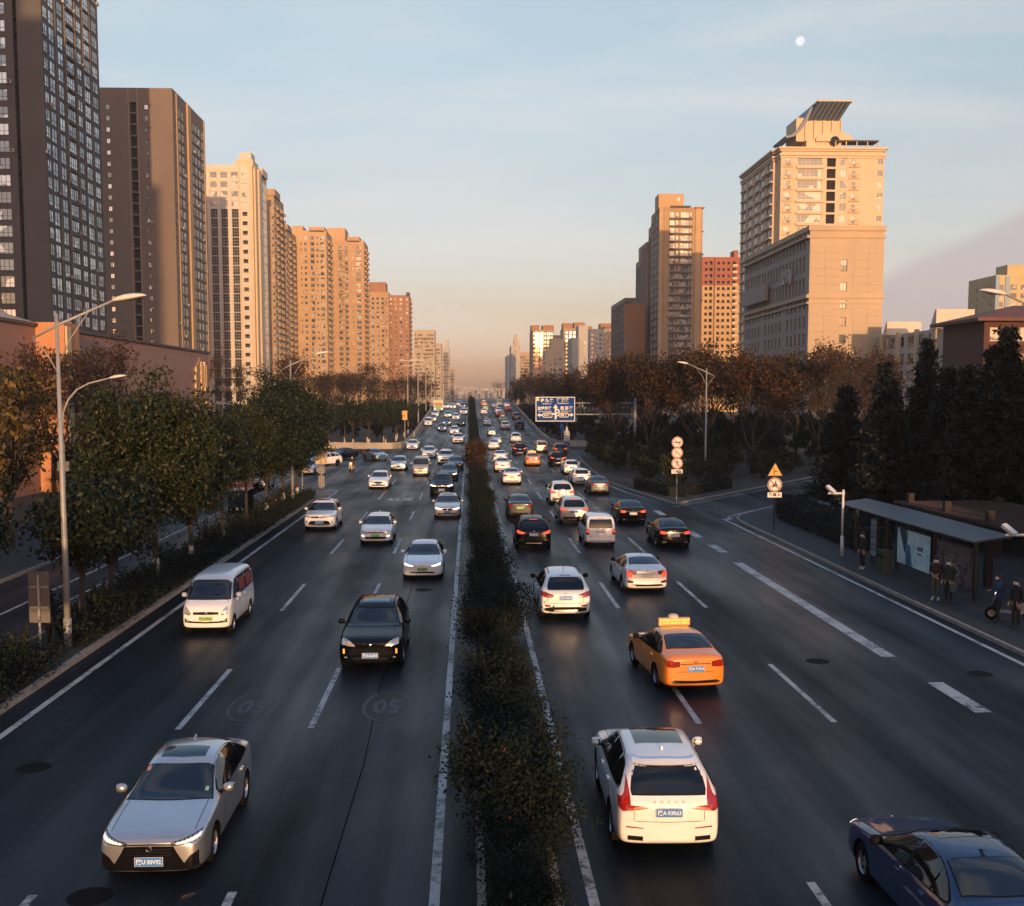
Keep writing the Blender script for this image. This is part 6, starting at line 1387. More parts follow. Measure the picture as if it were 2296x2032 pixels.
def make_cedar(key, seed, H=11.5, rad=3.0, lm=None, name='conifer_tree', lo=.8):
    rng = np.random.default_rng(seed); mb = MB(); mb.tube([(0,0,-.1),(0,0,H*.97)], [.2,.02], 7)
    P, S = [], []
    z = lo
    while z < H-.2:
        t = (z-lo)/(H-lo); rr = rad*(1-t)**.75*rng.uniform(.82, 1.12)+.12; nb = int(6+5*(1-t))
        for k in range(nb):
            a = rng.uniform(0, 2*math.pi); L_ = rr*rng.uniform(.75, 1.1); e = np.array((math.cos(a), math.sin(a), .12))
            q = np.array((0, 0, z))+e*L_*np.array((1, 1, 1))+np.array((0, 0, .1*L_)); mb.tube([(0,0,z), tuple(q)], [.035*(1-t)+.012, .008], 3, cap=False)
            m = int(34*L_/1.6)+14; u = rng.random(m)**.7
            pp = np.array((0, 0, z))+e*(u*L_)[:, None]+rng.normal(size=(m, 3))*np.array((.18, .18, .13)); pp[:, 2] += .1*L_*u-.12*u*u*L_
            P.append(pp); S.append(rng.uniform(.10, .19, m))
        z += .36
    P = np.concatenate(P); S = np.concatenate(S)
    proto(key, name, mb, leaf_mesh('crown', P, S, rng, [lm], long=2.6, droop=(0, 0, .25)), BARK)
def make_shrub(key, seed, H=1.6, rx=.85, ry=.8, lm=None, n=1500, leaf=.095, name='shrub', red=0, lo=.15, sprigs=6):
    rng = np.random.default_rng(seed); rnd = random.Random(seed); mb = MB()
    cs = clumps(rng, 34, (0, 0, (H+lo)/2), (rx, ry, (H-lo)/2), .35)
    sp = []
    for k in range(sprigs):                              # long shoots that leave the mass
        a = rng.uniform(0, 2*math.pi); b = np.array((rx*.7*math.cos(a), ry*.7*math.sin(a), H*rng.uniform(.5, .85)))
        e = b+np.array((math.cos(a)*rng.uniform(.15, .4), math.sin(a)*rng.uniform(.15, .4), rng.uniform(.25, .6)))
        mb.tube([tuple(b*np.array((.4, .4, .4))), tuple(b), tuple(e)], [.012, .008, .004], 3, cap=False)
        for t in np.linspace(.1, 1, 16): sp.append(b+(e-b)*t+rng.normal(size=3)*.025)
    for c in cs[:16]: mb.tube([(rnd.uniform(-.12,.12),rnd.uniform(-.12,.12),-.05), tuple(c*np.array((.5,.5,.55))), tuple(c)], [.018,.012,.005], 4, cap=False)
    pts = np.concatenate([c+rng.normal(size=(n//34, 3))*np.array((.15, .16, .15)) for c in cs]+[np.array(sp)] if sp else [c+rng.normal(size=(n//34, 3))*.17 for c in cs])
    pts[:, 2] = np.maximum(pts[:, 2], .06)
    sz = rng.uniform(.7, 1.3, len(pts))*leaf; mi = np.zeros(len(pts), int)
    if red:
        k = rng.choice(len(pts), red, replace=False); mi[k] = 1; sz[k] *= 1.1
    proto(key, name, mb, leaf_mesh('foliage', pts, sz, rng, [lm, LF_RED], mi, droop=(0, 0, .1)), BARK)
make_broad('ev1', 11, lm=LF_DARK, lime=True); make_broad('ev2', 12, H=9.6, rad=2.9, lm=LF_DARK, lime=True); make_broad('ev3', 13, H=8.6, rad=2.5, lm=LF_OLIVE, lime=True)
make_broad('ev4', 19, H=9.2, rad=2.6, crown_lo=4.3, fork=4.2, lm=LF_OLIVE, lime=True, nclump=85); make_broad('sm1', 14, H=5.8, rad=1.9, crown_lo=2.1, fork=2.0, lm=LF_DARK, nclump=60, per=80, leaf=.14, name='young_evergreen_tree'); make_broad('sm2', 15, H=5.2, rad=1.6, crown_lo=2.3, fork=2.1, lm=LF_DARK, nclump=46, per=80, leaf=.14, name='young_evergreen_tree')
make_broad('ye1', 16, H=11, rad=3.2, crown_lo=2.6, lm=LF_YEL, nclump=90, per=46, leaf=.20, name='yellowing_tree'); make_broad('ye2', 17, H=10, rad=2.8, crown_lo=3, lm=LF_YEL, nclump=70, per=40, leaf=.20, name='yellowing_tree')
make_broad('pin', 18, H=7.4, rad=2.3, crown_lo=3.0, fork=3.2, lm=LF_DARK, nclump=60, per=55, leaf=.17, name='dark_young_tree', lime=True)
make_bare('ba1', 21, lm=LF_BROWN); make_bare('ba2', 22, H=13, lm=LF_RUST, nleaf=9); make_bare('ba3', 23, H=12, lm=LF_BROWN, nleaf=3, spread=.45)
make_bare('au1', 24, H=12, lm=LF_RUST, nleaf=22, leaf=.2, name='autumn_tree', fork=2.2, sc=1.2); make_bare('au2', 25, H=11, lm=LF_BROWN, nleaf=26, leaf=.19, name='autumn_tree', fork=2.0, sc=1.3); make_bare('au3', 26, H=11.5, lm=LF_OLIVE, nleaf=26, leaf=.2, name='autumn_tree', fork=2.0, sc=1.3)
make_cedar('ce1', 31, lm=LF_CEDAR); make_cedar('ce2', 32, H=12.5, rad=2.5, lm=LF_CEDAR); make_cedar('ce3', 33, H=10, rad=3.3, lm=LF_CEDAR)
for i in range(4): make_shrub('sh%d' % i, 41+i, H=1.4+.12*i, rx=.52, ry=.8, n=6200, leaf=.040, sprigs=4, lm=LF_SHRUB, red=(0, 0, 2, 0)[i])
make_shrub('br0', 47, H=1.75, rx=.6, lm=LF_RUST); make_shrub('br1', 48, H=1.65, rx=.6, lm=LF_BROWN)
make_shrub('lo0', 49, H=.55, rx=.62, ry=.75, lm=LF_SHRUB, n=900, leaf=.06, name='low_shrub', sprigs=2); make_shrub('lo1', 50, H=.62, rx=.6, ry=.75, lm=LF_SHRUB, n=900, leaf=.06, name='low_shrub', sprigs=3)
make_shrub('ro0', 51, H=1.3, rx=.42, ry=.42, lm=LF_OLIVE, n=260, leaf=.08, name='rose_bush', red=3, lo=.5, sprigs=9); make_shrub('ro1', 52, H=1.5, rx=.4, ry=.45, lm=LF_SHRUB, n=240, leaf=.08, name='rose_bush', red=2, lo=.6, sprigs=9)
make_shrub('bu0', 53, H=2.6, rx=1.9, ry=1.7, lm=LF_OLIVE, n=3200, leaf=.12, name='bush'); make_shrub('bu1', 54, H=4.6, rx=2.0, ry=2.0, lm=LF_CEDAR, n=5200, leaf=.16, name='tall_bush')
_pr = random.Random(77)
def plant(key, x, y, label, cat, group, s=1.0, z=None, rz=None):
    name, tm, cm, ex = PROTO[key]
    o = empty(name, (x, y, z if z is not None else 0.0), _pr.uniform(0, 6.28) if rz is None else rz); s *= _pr.uniform(.94, 1.06); o.scale = (s, s, s*_pr.uniform(.95, 1.05))
    tag(o, label, cat, group)
    t = obj('trunk' if cat == 'tree' else 'stems', tm, o); c = obj(cm.name.split('.')[0], cm, o)
    for n_, m_ in ex: obj(n_, m_, o)
    return o
# separator strip between the main road and the side road
for i, (y, k, s_) in enumerate([(46.8, 'ev3', 1.06), (52.8, 'ev2', .82), (59.5, 'ev4', .72), (66, 'ev4', .74), (72.5, 'ev1', .9), (79, 'ev2', .95), (85.5, 'ev2', .9)]):
    plant(k, -13.05, y, 'evergreen street tree with a lime washed trunk beside the main road', 'tree', 'street trees in the separator', s_, z=.1)
for (x, y, k, s) in ((-13.1, 38.2, 'sm2', .95), (-13.2, 41.6, 'sm1', .95), (-15.6, 33.5, 'sm1', 1.0), (-14.6, 29.5, 'sm2', .9)):
    plant(k, x, y, 'young dark evergreen tree near the left edge', 'tree', 'young trees at the near end of the strip', s, z=.1)
for i, (x, y, k, s) in enumerate([(-23.2, 51, 'ye1', .92), (-23.8, 59, 'ye2', 1.0), (-24.5, 43, 'ye1', .9)]):
    plant(k, x, y, 'yellow leafed tree on the far pavement in front of the pink hall', 'tree', 'yellow trees on the left pavement', s, z=.1)
for i, (x, y, k, s) in enumerate([(-28.5, 70, 'ba2', .8), (-28.5, 80, 'ba1', .95), (-29.5, 90, 'ba2', .9), (-27.5, 102, 'ba1', .72), (-31, 85, 'ba1', .85)]):
    plant(k, x, y, 'thin brown leafed tree close to the pink granite wall', 'tree', 'brown trees by the pink hall', s, z=.1)
for i, (x, y, k, s) in enumerate([(-23.5, 70, 'ev1', .6), (-23.5, 80, 'ev3', .62), (-23, 90, 'ev2', .6), (-23, 100, 'ev1', .66), (-23, 110, 'ev2', .68), (-27, 113, 'ev1', .7), (-31, 114, 'ev2', .7), (-27.5, 95, 'ev1', .6), (-35, 113, 'ev1', .7)]):
    plant(k, x, y, 'dense evergreen tree along the far pavement of the side road', 'tree', 'evergreens on the left pavement', s, z=.1)
random.seed(8)
for i, (x, y) in enumerate([(-24, 190), (-29, 182), (-35, 195), (-21, 205), (-27, 212), (-33, 220), (-18, 222), (-24, 234), (-16.5, 245), (-21, 258), (-28, 250), (-15.5, 272), (-19, 288), (-15, 305), (-25, 280), (-17, 325), (-14.5, 350), (-20, 345), (-40, 205), (-45, 190), (-38, 235), (-48, 225), (-34, 262), (-14, 385), (-17, 410), (-30, 300)]):
    plant(('ba1', 'ba2', 'ba3')[i % 3], x, y, 'bare brown winter tree in the grove left of the road bridge', 'tree', 'bare trees left of the bridge', random.uniform(.95, 1.2))
for x, y in ((-13.5, 182), (-15.8, 178), (-18.5, 180), (-14.5, 190), (-12.8, 197), (-17, 188), (-20.5, 186), (-13.2, 206), (-22, 178), (-12.6, 218), (-12.6, 232), (-25, 180), (-28.5, 177)):
    plant('pin', x, y, 'dark leafed young tree with white trunk behind the corner parapet', 'tree', 'dark trees at the bridge corner', random.uniform(.85, 1.05))
for i, (x, y) in enumerate([(17.5, 132), (19.5, 120), (22.5, 140), (24, 116), (27, 128), (21, 151), (30, 141), (33, 122), (18.5, 146), (26, 150), (28.5, 112), (36, 150)]):
    plant(('au1', 'au2', 'au3', 'au1', 'ba2')[i % 5], x, y, 'rust and brown leafed autumn tree on the right hand corner island', 'tree', 'autumn trees on the island', random.uniform(.95, 1.15), z=.1)
for i, (x, y) in enumerate([(17, 190), (20.5, 196), (24, 190), (16.5, 212), (21, 222), (16.5, 240), (16.2, 262), (20, 250), (16, 290), (15.5, 320), (19, 300), (15.5, 355), (26, 205), (28, 225), (24, 240), (30, 195), (34, 210), (38, 190), (44, 200), (48, 185)]):
    plant(('au2', 'ba1', 'au3', 'ba3', 'au1')[i % 5], x, y, 'brownish winter tree right of the road bridge', 'tree', 'trees right of the bridge', random.uniform(.9, 1.12))
for i, (x, y) in enumerate([(37, 118), (41, 126), (36.5, 136), (45, 134), (50, 144), (51, 150), (55.5, 148), (44, 150), (57, 152), (40, 142)]):
    plant(('ba2', 'ba1', 'au1')[i % 3], x, y, 'leggy bare tree with few rusty leaves behind the right hand verge', 'tree', 'bare trees behind the right verge', random.uniform(1.0, 1.12), z=.1)
for i, (x, y) in enumerate([(24, 64), (25.5, 68.5), (24.5, 72.5), (28.5, 76), (28, 68), (31.5, 72), (33, 80), (36.5, 76), (36, 85), (40, 83), (30, 60), (34, 64), (26, 58), (38, 68), (42, 76), (29, 53), (34, 55), (40, 60), (45, 88), (47, 80), (45, 70), (31, 66), (33.5, 70), (38, 80), (27, 62.5), (27.5, 57), (36, 66), (42, 66), (48, 74), (41, 87), (29, 71.5)]):
    plant(('ce1', 'ce2', 'ce3')[i % 3], x, y, 'tall dark conifer in the plantation behind the bus stop', 'tree', 'dark conifers behind the bus stop', random.uniform(.8, .94), z=.1)
for x, y, s in ((17.5, 95, 1.0), (19, 101, 1.1), (22, 107, 1.1), (16.5, 103, .9), (18, 112, 1.2), (25, 108, 1.2), (28, 106, 1.0), (21, 97.5, .9), (15.5, 118, 1.0), (15.5, 127, 1.1), (32, 112, 1.0), (16, 138, 1.1)):
    plant('bu0', x, y, 'leafy green bush under the autumn trees on the island', 'bush', 'bushes on the island', s, z=.1)
for i, (x, y) in enumerate([(21.5, 22), (23, 26), (22.0, 30), (24.5, 33), (26, 37), (24.5, 22), (26, 29), (28.5, 41), (27.5, 34)]):  # unseen bushes, added out of frame for their shade on the stop
    plant('bu1', x, y, 'unseen tall bush added to shade the bus stop', 'bush', 'unseen bushes added to shade the bus stop', 1.05, z=.1)
for i, (x, y, s) in enumerate([(17, 107, .8), (20, 113, .9), (23.5, 111, 1.0), (27, 117, 1.1), (31, 116, 1.1), (17, 122, .9), (21, 127, 1.1), (25, 133, 1.2), (30, 132, 1.2), (34, 129, 1.2), (38, 124, 1.1), (42, 131, 1.2), (46, 140, 1.2), (35, 140, 1.3), (28, 143, 1.3), (21, 142, 1.1), (16.5, 141, .9), (50, 138, 1.2), (40, 148, 1.3), (55, 145, 1.3), (33, 149, 1.3), (25, 153, 1.3), (18.5, 154, 1.0), (47, 152, 1.3), (57, 156, 1.3)]):
    plant('bu1', x, y, 'dark dense bush filling the space under the autumn trees', 'bush', 'undergrowth of the island', s, z=.1)
for i, (x, y, s) in enumerate([(16, 184, .9), (19.5, 188, 1.1), (24, 186, 1.1), (30, 188, 1.2), (36, 186, 1.2), (42, 190, 1.3), (48, 194, 1.3), (16, 200, 1.0), (16, 222, 1.0), (16, 245, 1.1), (16, 270, 1.2), (16, 300, 1.3), (22, 208, 1.2), (54, 188, 1.3), (28, 215, 1.3), (16, 335, 1.4)]):
    plant('bu1', x, y, 'dark dense bush behind the right bridge parapet', 'bush', 'undergrowth right of the bridge', s)
for i, (x, y, s) in enumerate([(-13, 212, 1.0), (-17, 206, 1.2), (-21, 196, 1.2), (-26, 190, 1.2), (-31, 184, 1.2), (-36, 182, 1.2), (-41, 184, 1.3), (-13, 240, 1.1), (-13, 265, 1.2), (-13, 295, 1.3), (-13, 330, 1.4), (-18, 228, 1.3), (-46, 182, 1.3), (-52, 184, 1.3), (-24, 206, 1.3), (-40, 196, 1.4)]):
    plant('bu1', x, y, 'dark dense bush in the grove left of the road bridge', 'bush', 'undergrowth left of the bridge', s)
plant('ba3', 13.8, 520, 'lone bare tree standing against the sky just beyond the road crest', 'tree', None, 1.15, z=2.0)
# median planting
y = 7.5; i = 0
while y < 400:
    br = 96 < y < 136 and i % 5 != 0
    k = ('br%d' % (i % 2)) if br else 'sh%d' % ((i*7+i//3) % 4)
    st = 1.15 if y < 110 else (1.6 if y < 180 else 2.3)
    big = .82+.30*math.sin(y*.55)*math.sin(y*.21+1.0)+(.25 if i % 9 == 4 else 0)
    plant(k, .78+_pr.uniform(-.12, .12), y, 'rust coloured shrub in the brown stretch of the median' if br else 'dark green leafy shrub in the planted median', 'shrub', 'brown median shrubs' if br else 'median shrubs', _pr.uniform(.8, 1.15)*big*(1.22 if y < 40 else 1.08 if y < 110 else 1.2), z=road_z(y)+.1)
    y += st*_pr.uniform(.85, 1.15); i += 1
# separator ground planting
y = 14.0; i = 0
while y < 87:
    if not (33.2 < y < 35.0):
        plant('lo%d' % (i % 2), -12.45+_pr.uniform(-.08, .08), y, 'low clipped shrub along the kerb of the separator strip', 'shrub', 'low shrubs in the separator', _pr.uniform(.85, 1.2), z=.1)
        if i % 2 == 0: plant('lo%d' % ((i//2) % 2), -13.6+_pr.uniform(-.1, .1), y+.4, 'low clipped shrub along the kerb of the separator strip', 'shrub', 'low shrubs in the separator', _pr.uniform(.8, 1.0), z=.1)
        if i % 3 == 1: plant('ro%d' % (i % 2), -13.3+_pr.uniform(-.35, .35), y+.3, 'straggly rose bush with a few red blooms in the separator strip', 'shrub', 'rose bushes in the separator', _pr.uniform(.8, 1.1), z=.1)
    y += 1.15*_pr.uniform(.85, 1.15); i += 1
# clipped hedges: box shaped masses of small leaves
def hedge(name, pts, w, h, label, seed, dens=420, lm=LF_CEDAR):
    rng = np.random.default_rng(seed); P = []; core = MB()
    for (a, b) in zip(pts[:-1], pts[1:]):
        a, b = np.array(a), np.array(b); d = b-a; L_ = np.linalg.norm(d); d = d/L_; nn = np.array((-d[1], d[0]))
        m = int(L_*dens); u = rng.random(m)*L_; f = rng.random(m); s_ = np.where(f < .5, rng.uniform(-w/2, w/2, m), np.where(f < .75, -w/2, w/2)); z = np.where(f < .5, h, rng.uniform(.1, h, m))
        q = np.column_stack([a[0]+d[0]*u+nn[0]*s_, a[1]+d[1]*u+nn[1]*s_, z])+rng.normal(size=(m, 3))*.05; P.append(q)
        c = [(a+nn*(w/2-.08)), (b+nn*(w/2-.08)), (b-nn*(w/2-.08)), (a-nn*(w/2-.08))]
        core.prism([tuple(p) for p in c], lambda x_, y_, hh: (x_, y_, hh), .1, h-.08)
    P = np.concatenate(P); o = empty(name, (pts[0][0], pts[0][1], .1)); tag(o, label, 'hedge')
    me = leaf_mesh('foliage', P-np.array((pts[0][0], pts[0][1], .1)), rng.uniform(.06, .12, len(P)), rng, [lm]); obj('foliage', me, o)
    core.v = [(x_-pts[0][0], y_-pts[0][1], z_-.1) for x_, y_, z_ in core.v]; core.build('branch_core', mat('hedge core', (.008, .011, .008), .95), o)
hedge('clipped_hedge', [(20.6, 56), (20.6, 70), (21.6, 74.5)], 1.9, 1.35, 'long clipped dark hedge behind the right pavement', 61)
hedge('clipped_hedge', [(14.6, 95.5), (16.2, 87.5), (22, 95.5)], 1.2, .95, 'low clipped hedge around the tip of the corner island', 62)
PLATE_CACHE = {}
def place_car(key, pt, loc, rz, label, name='car', cat='car', group='vehicles on the avenue', plates=(None, None), pitch=0.0, lite=False, mirror=None, plate_mat=None):
    m = MODELS[key]; o = empty(name, loc); o.rotation_euler = (pitch, 0, rz); tag(o, label, cat, group)
    def repaint(ob, pm):
        sl = ob.material_slots[0]; sl.link = 'OBJECT'; sl.material = pm
    b = obj('body', m.body, o); repaint(b, pt)
    skip = ('door_seam', 'bonnet_seam', 'door_handle', 'boot_seam', 'tailgate_seam', 'plate_frame', 'grille_slat', 'badge', 'window_trim', 'mirror_stalk', 'windscreen_seal', 'rear_window_seal', 'tailgate_letter') if lite else ()
    for (n_, me, loc_, rot_, pf, ch) in m.parts:
        if n_ in skip: continue
        p = obj(n_, me, o, loc_)
        if isinstance(rot_, tuple): p.rotation_euler = (rot_[1], 0, 0)
        if pf: repaint(p, (mirror or pt) if n_ == 'door_mirror' else pt)
        if isinstance(ch, str):
            sg = 1 if ch == 'PLATEF' else -1; t = plates[0] if sg > 0 else plates[1]
            if plate_mat: 
                sl = p.material_slots[0]; sl.link = 'OBJECT'; sl.material = plate_mat
            if t:
                tm = text_mesh(t, .10, C_PLK if plate_mat is C_PLG else C_PLT, .002, bold=.002); bx_ = [v.co.x for v in tm.vertices]; w_ = max(bx_)-min(bx_)
                q = obj('plate_lettering', tm, p, (0, sg*.011, 0)); q.rotation_euler = (math.pi/2, 0, math.pi if sg > 0 else 0); q.scale = (min(1.0, .40/w_), 1, 1)
        else:
            for (cn, cme) in ch: obj(cn, cme, p)
    tm_, rm_ = wheel_meshes(m.B['rw']); wmx = max(w for _, w in m.B['wm'])
    for s in m.B['wb']:
        for sg in (1, -1):
            w = bpy.data.objects.new('wheel', tm_) if lite else bpy.data.objects.new('wheel', None)
            link(w, o); w.location = (sg*(wmx-.125), m.B['L']/2-s, m.B['rw']); w.rotation_euler = (0, 0, 0 if sg > 0 else math.pi); w.empty_display_size = .1
            if not lite: obj('tyre', tm_, w); obj('rim', rm_, w)
    return o
def car_px(key, pt, x, y, end, label, rot=0.0, dz=.2, **k):
    g = ground(x, y); sc_ = (CAM_H-dz)/CAM_H if g.y < 165 else 1.0
    gx, gy = g.x*sc_, g.y*sc_; L = MODELS[key].B['L']
    yc = gy+L/2*math.cos(rot); rz = (math.pi if end == 'F' else 0.0)+rot
    xc = gx+(-math.sin(rot)*L/2 if end == 'R' else -math.sin(rot)*L/2)
    z = road_z(yc); sl = (road_z(yc+1)-road_z(yc-1))/2
    return place_car(key, pt, (xc, yc, z), rz, label, pitch=math.atan(sl)*(1 if end == 'R' else -1), lite=k.pop('lite', gy > 95), **k)
# ---- oncoming, left carriageway
car_px('allion', P_SILVER, 335, 1957, 'F', 'silver saloon car with number plate 30V92, nearest on the left carriageway', plates=('陕U·30V92', None))
car_px('microvan', P_WHITE, 462, 1413, 'F', 'small white van with red banners in its side windows by the left kerb', name='microvan', cat='van', plates=('陕A·D82963', None), plate_mat=C_PLG)
car_px('cayenne', P_BLACK, 830, 1493, 'F', 'black sport utility car with number plate 6L003', plates=('陕A·6L003', None))
car_px('evsedan', P_PEARL, 947, 1291, 'F', 'white saloon with lit slim headlights and closed nose beside the median', plates=('陕A·D08852', None), plate_mat=C_PLG)
car_px('highlander', P_WHITE, 716, 1184, 'F', 'white sport utility car near the left kerb ahead of the hatched nose')
car_px('crossover', P_WHITE, 842, 1215, 'F', 'white crossover with black lower trim in the middle left lane', plate_mat=C_PLG)
car_px('bmw', P_WARMS, 1003, 1157, 'F', 'pale saloon with twin grille and lit lamps in the lane by the median')
car_px('suvlit', P_BLACK, 990, 1108, 'F', 'black sport utility car with both headlights lit near the median')
car_px('sedanflit', P_NAVY, 1006, 1074, 'F', 'dark blue grey saloon just behind the black car with lit headlights')
car_px('sedanf', P_NAVY, 1021, 1052, 'F', 'second dark blue saloon in the queue beside the median')
car_px('sedanf', P_WHITE, 848, 1092, 'F', 'white saloon alone in the left lane level with the hatched nose')
car_px('microvanplain', P_BEIGE, 943, 1064, 'F', 'beige minivan in the middle left lane', name='minivan', cat='van')
car_px('hatchf', P_SILVER, 893, 1052, 'F', 'silver hatchback left of the beige minivan')
car_px('sedanf', P_SBLUE, 858, 1030, 'F', 'silver blue saloon turning in from the left side street', rot=R(28))
car_px('suvlit', P_WHITE, 999, 1038, 'F', 'white sport utility car behind the dark blue saloons')
car_px('sedanf', P_WHITE, 961, 1024, 'F', 'white saloon in the middle lane behind the beige minivan')
car_px('sedanf', P_WHITE, 924, 1009, 'F', 'white saloon beside the curved corner parapet')
car_px('highlander', P_WHITE, 1027, 995, 'F', 'white sport utility car beside the median at the foot of the ramp')
for (k, p, x, y, lb) in (('hatchf', P_WHITE, 1019, 975, 'white hatchback on the ramp just above the white sport utility car'), ('sedanflit', P_GREY, 991, 968, 'dark grey saloon with lit lamps low on the ramp'), ('sedanflit', P_NAVY, 1002, 955, 'dark saloon close behind the grey one on the ramp'),
    ('sedanf', P_BLACK, 1034, 955.6, 'black saloon beside the median on the ramp'), ('mpv', P_WHITE, 960, 955.6, 'white people carrier in the outer lane of the ramp'), ('sedanf', P_BEIGE, 970, 946, 'beige saloon behind the white people carrier'), ('sedanf', P_WHITE, 975.5, 935, 'white saloon just in front of the green bus'),
    ('hatchf', P_SILVER, 1004, 937, 'silver hatchback to the right of the green bus'), ('sedanf', P_WHITE, 1022, 942, 'white saloon in the middle of the climbing ramp'), ('suvlit', P_WHITE, 1039.5, 931, 'white car beside the median high on the ramp'), ('sedanflit', P_SILVER, 1000, 916, 'silver car near the crest beside the green bus'),
    ('sedanflit', P_WHITE, 1015, 917, 'white car near the crest in the centre left lane'), ('sedanflit', P_NAVY, 1037, 915.5, 'dark car near the crest beside the median'), ('hatchf', P_SILVER, 1030, 910.5, 'small silver car on the very crest, oncoming'), ('sedanf', P_GREY, 1042, 909, 'small grey car on the very crest beside the median, oncoming')):
    car_px(k, p, x, y, 'F', lb, lite=True)
# ---- side road on the left
def side_car(key, pt, x, y, rz, label, z=0, **k):
    g = ground(x, y); return place_car(key, pt, (g.x, g.y, z), rz, label, lite=True, **k)
side_car('sedanf', P_BLACK, 768, 1030, R(150), 'black saloon parked on the left side street beyond the scooter')
side_car('hatchf', P_WHITE, 727, 1044, R(140), 'white hatchback half hidden by the street trees, nose to the side street')
side_car('sedanf', P_WHITE, 697, 1062, R(170), 'white saloon behind the gold lit sign in the side road')
side_car('hatchf', P_SILVER, 586, 1095, math.pi, 'silver car with a glowing lamp behind the orange truck')
# ---- running away, right carriageway
car_px('xc', P_WHITE, 1500, 1893, 'R', 'white sport utility car with number plate 93R63, nearest on the right carriageway', plates=(None, '陕A·93R63'), dz=.3, rot=R(-1.5))
place_car('bmw', P_BLUE, (7.35, 16.35, 0), R(1), 'deep blue saloon cut off by the bottom right corner', plates=(None, None), mirror=C_TRIM)
car_px('taxi', P_ORANGE, 1560, 1543, 'R', 'orange taxi with a lit roof sign and number plate T1514', name='taxi', cat='taxi', plates=(None, '陕A·T1514'), rot=R(5), mirror=C_TRIM)
car_px('santafe', P_WHITE, 1269, 1382, 'R', 'white sport utility car with roof rails and short aerial by the median', plates=(None, '陕A·333E6'), mirror=C_TRIM)
car_px('civic', P_PEARL, 1451, 1322, 'R', 'white saloon with bright wing shaped tail lights ahead of the taxi', plates=(None, '陕A·321S5'), mirror=C_TRIM, plate_mat=C_PLW, rot=R(1.5))
car_px('suvbrake', P_BLACK, 1197, 1227, 'R', 'black sport utility car half hidden by the median shrubs', mirror=C_TRIM, plate_mat=C_PLW)
car_px('mpv', P_WHITE, 1347, 1221, 'R', 'boxy white people carrier with upright lit tail lamps', mirror=C_TRIM, plates=(None, '陕A·76C5Z'), plate_mat=C_PLW)
car_px('sedanflit', P_BLACK, 1514, 1223, 'R', 'black saloon in the right lane beside the wide dashes', plate_mat=C_PLW)
car_px('suvbrake', P_WARMS, 1288, 1171, 'R', 'silver sport utility car with brake lights on behind the people carrier', mirror=C_TRIM)
car_px('sedanf', P_GREY, 1167, 1157, 'R', 'dark grey saloon with a green number plate beside the median', plate_mat=C_PLG)
car_px('sedanflit', P_BLACK, 1420, 1171, 'R', 'black saloon ahead of the other black saloon in the right lane', plate_mat=C_PLW)
car_px('rav', P_WHITE, 1261, 1127, 'R', 'white sport utility car with a spare wheel on its back door', mirror=C_TRIM)
car_px('sedanf', P_NAVY, 1345, 1105, 'R', 'dark blue saloon near the right hand island kerb', plate_mat=C_PLW)
car_px('hatchf', P_WHITE, 1305, 1084.5, 'R', 'white hatchback left of the dark blue saloon')
car_px('hatchf', P_WHITE, 1283, 1061, 'R', 'white hatchback behind the dark sport utility car in the right lane')
car_px('sedanf', P_WHITE, 1148, 1083, 'R', 'white saloon with a yellow number plate beside the median', plate_mat=C_PLY)
car_px('suvbrake', P_BLACK, 1252, 1042, 'R', 'dark sport utility car with one bright lamp in the right lane')
car_px('suvbrake', P_GREY, 1257, 1019, 'R', 'grey sport utility car just ahead of the dark one', lite=True)
car_px('taxi', P_ORANGE, 1195, 1042, 'R', 'distant orange taxi in the middle lane of the right carriageway', name='taxi', cat='taxi')
car_px('sedanflit', P_WHITE, 1127, 1055, 'R', 'white saloon with red tail lamps in the queue by the median')
car_px('sedanf', P_WHITE, 1122, 1035, 'R', 'white saloon leading the one with red tail lamps')
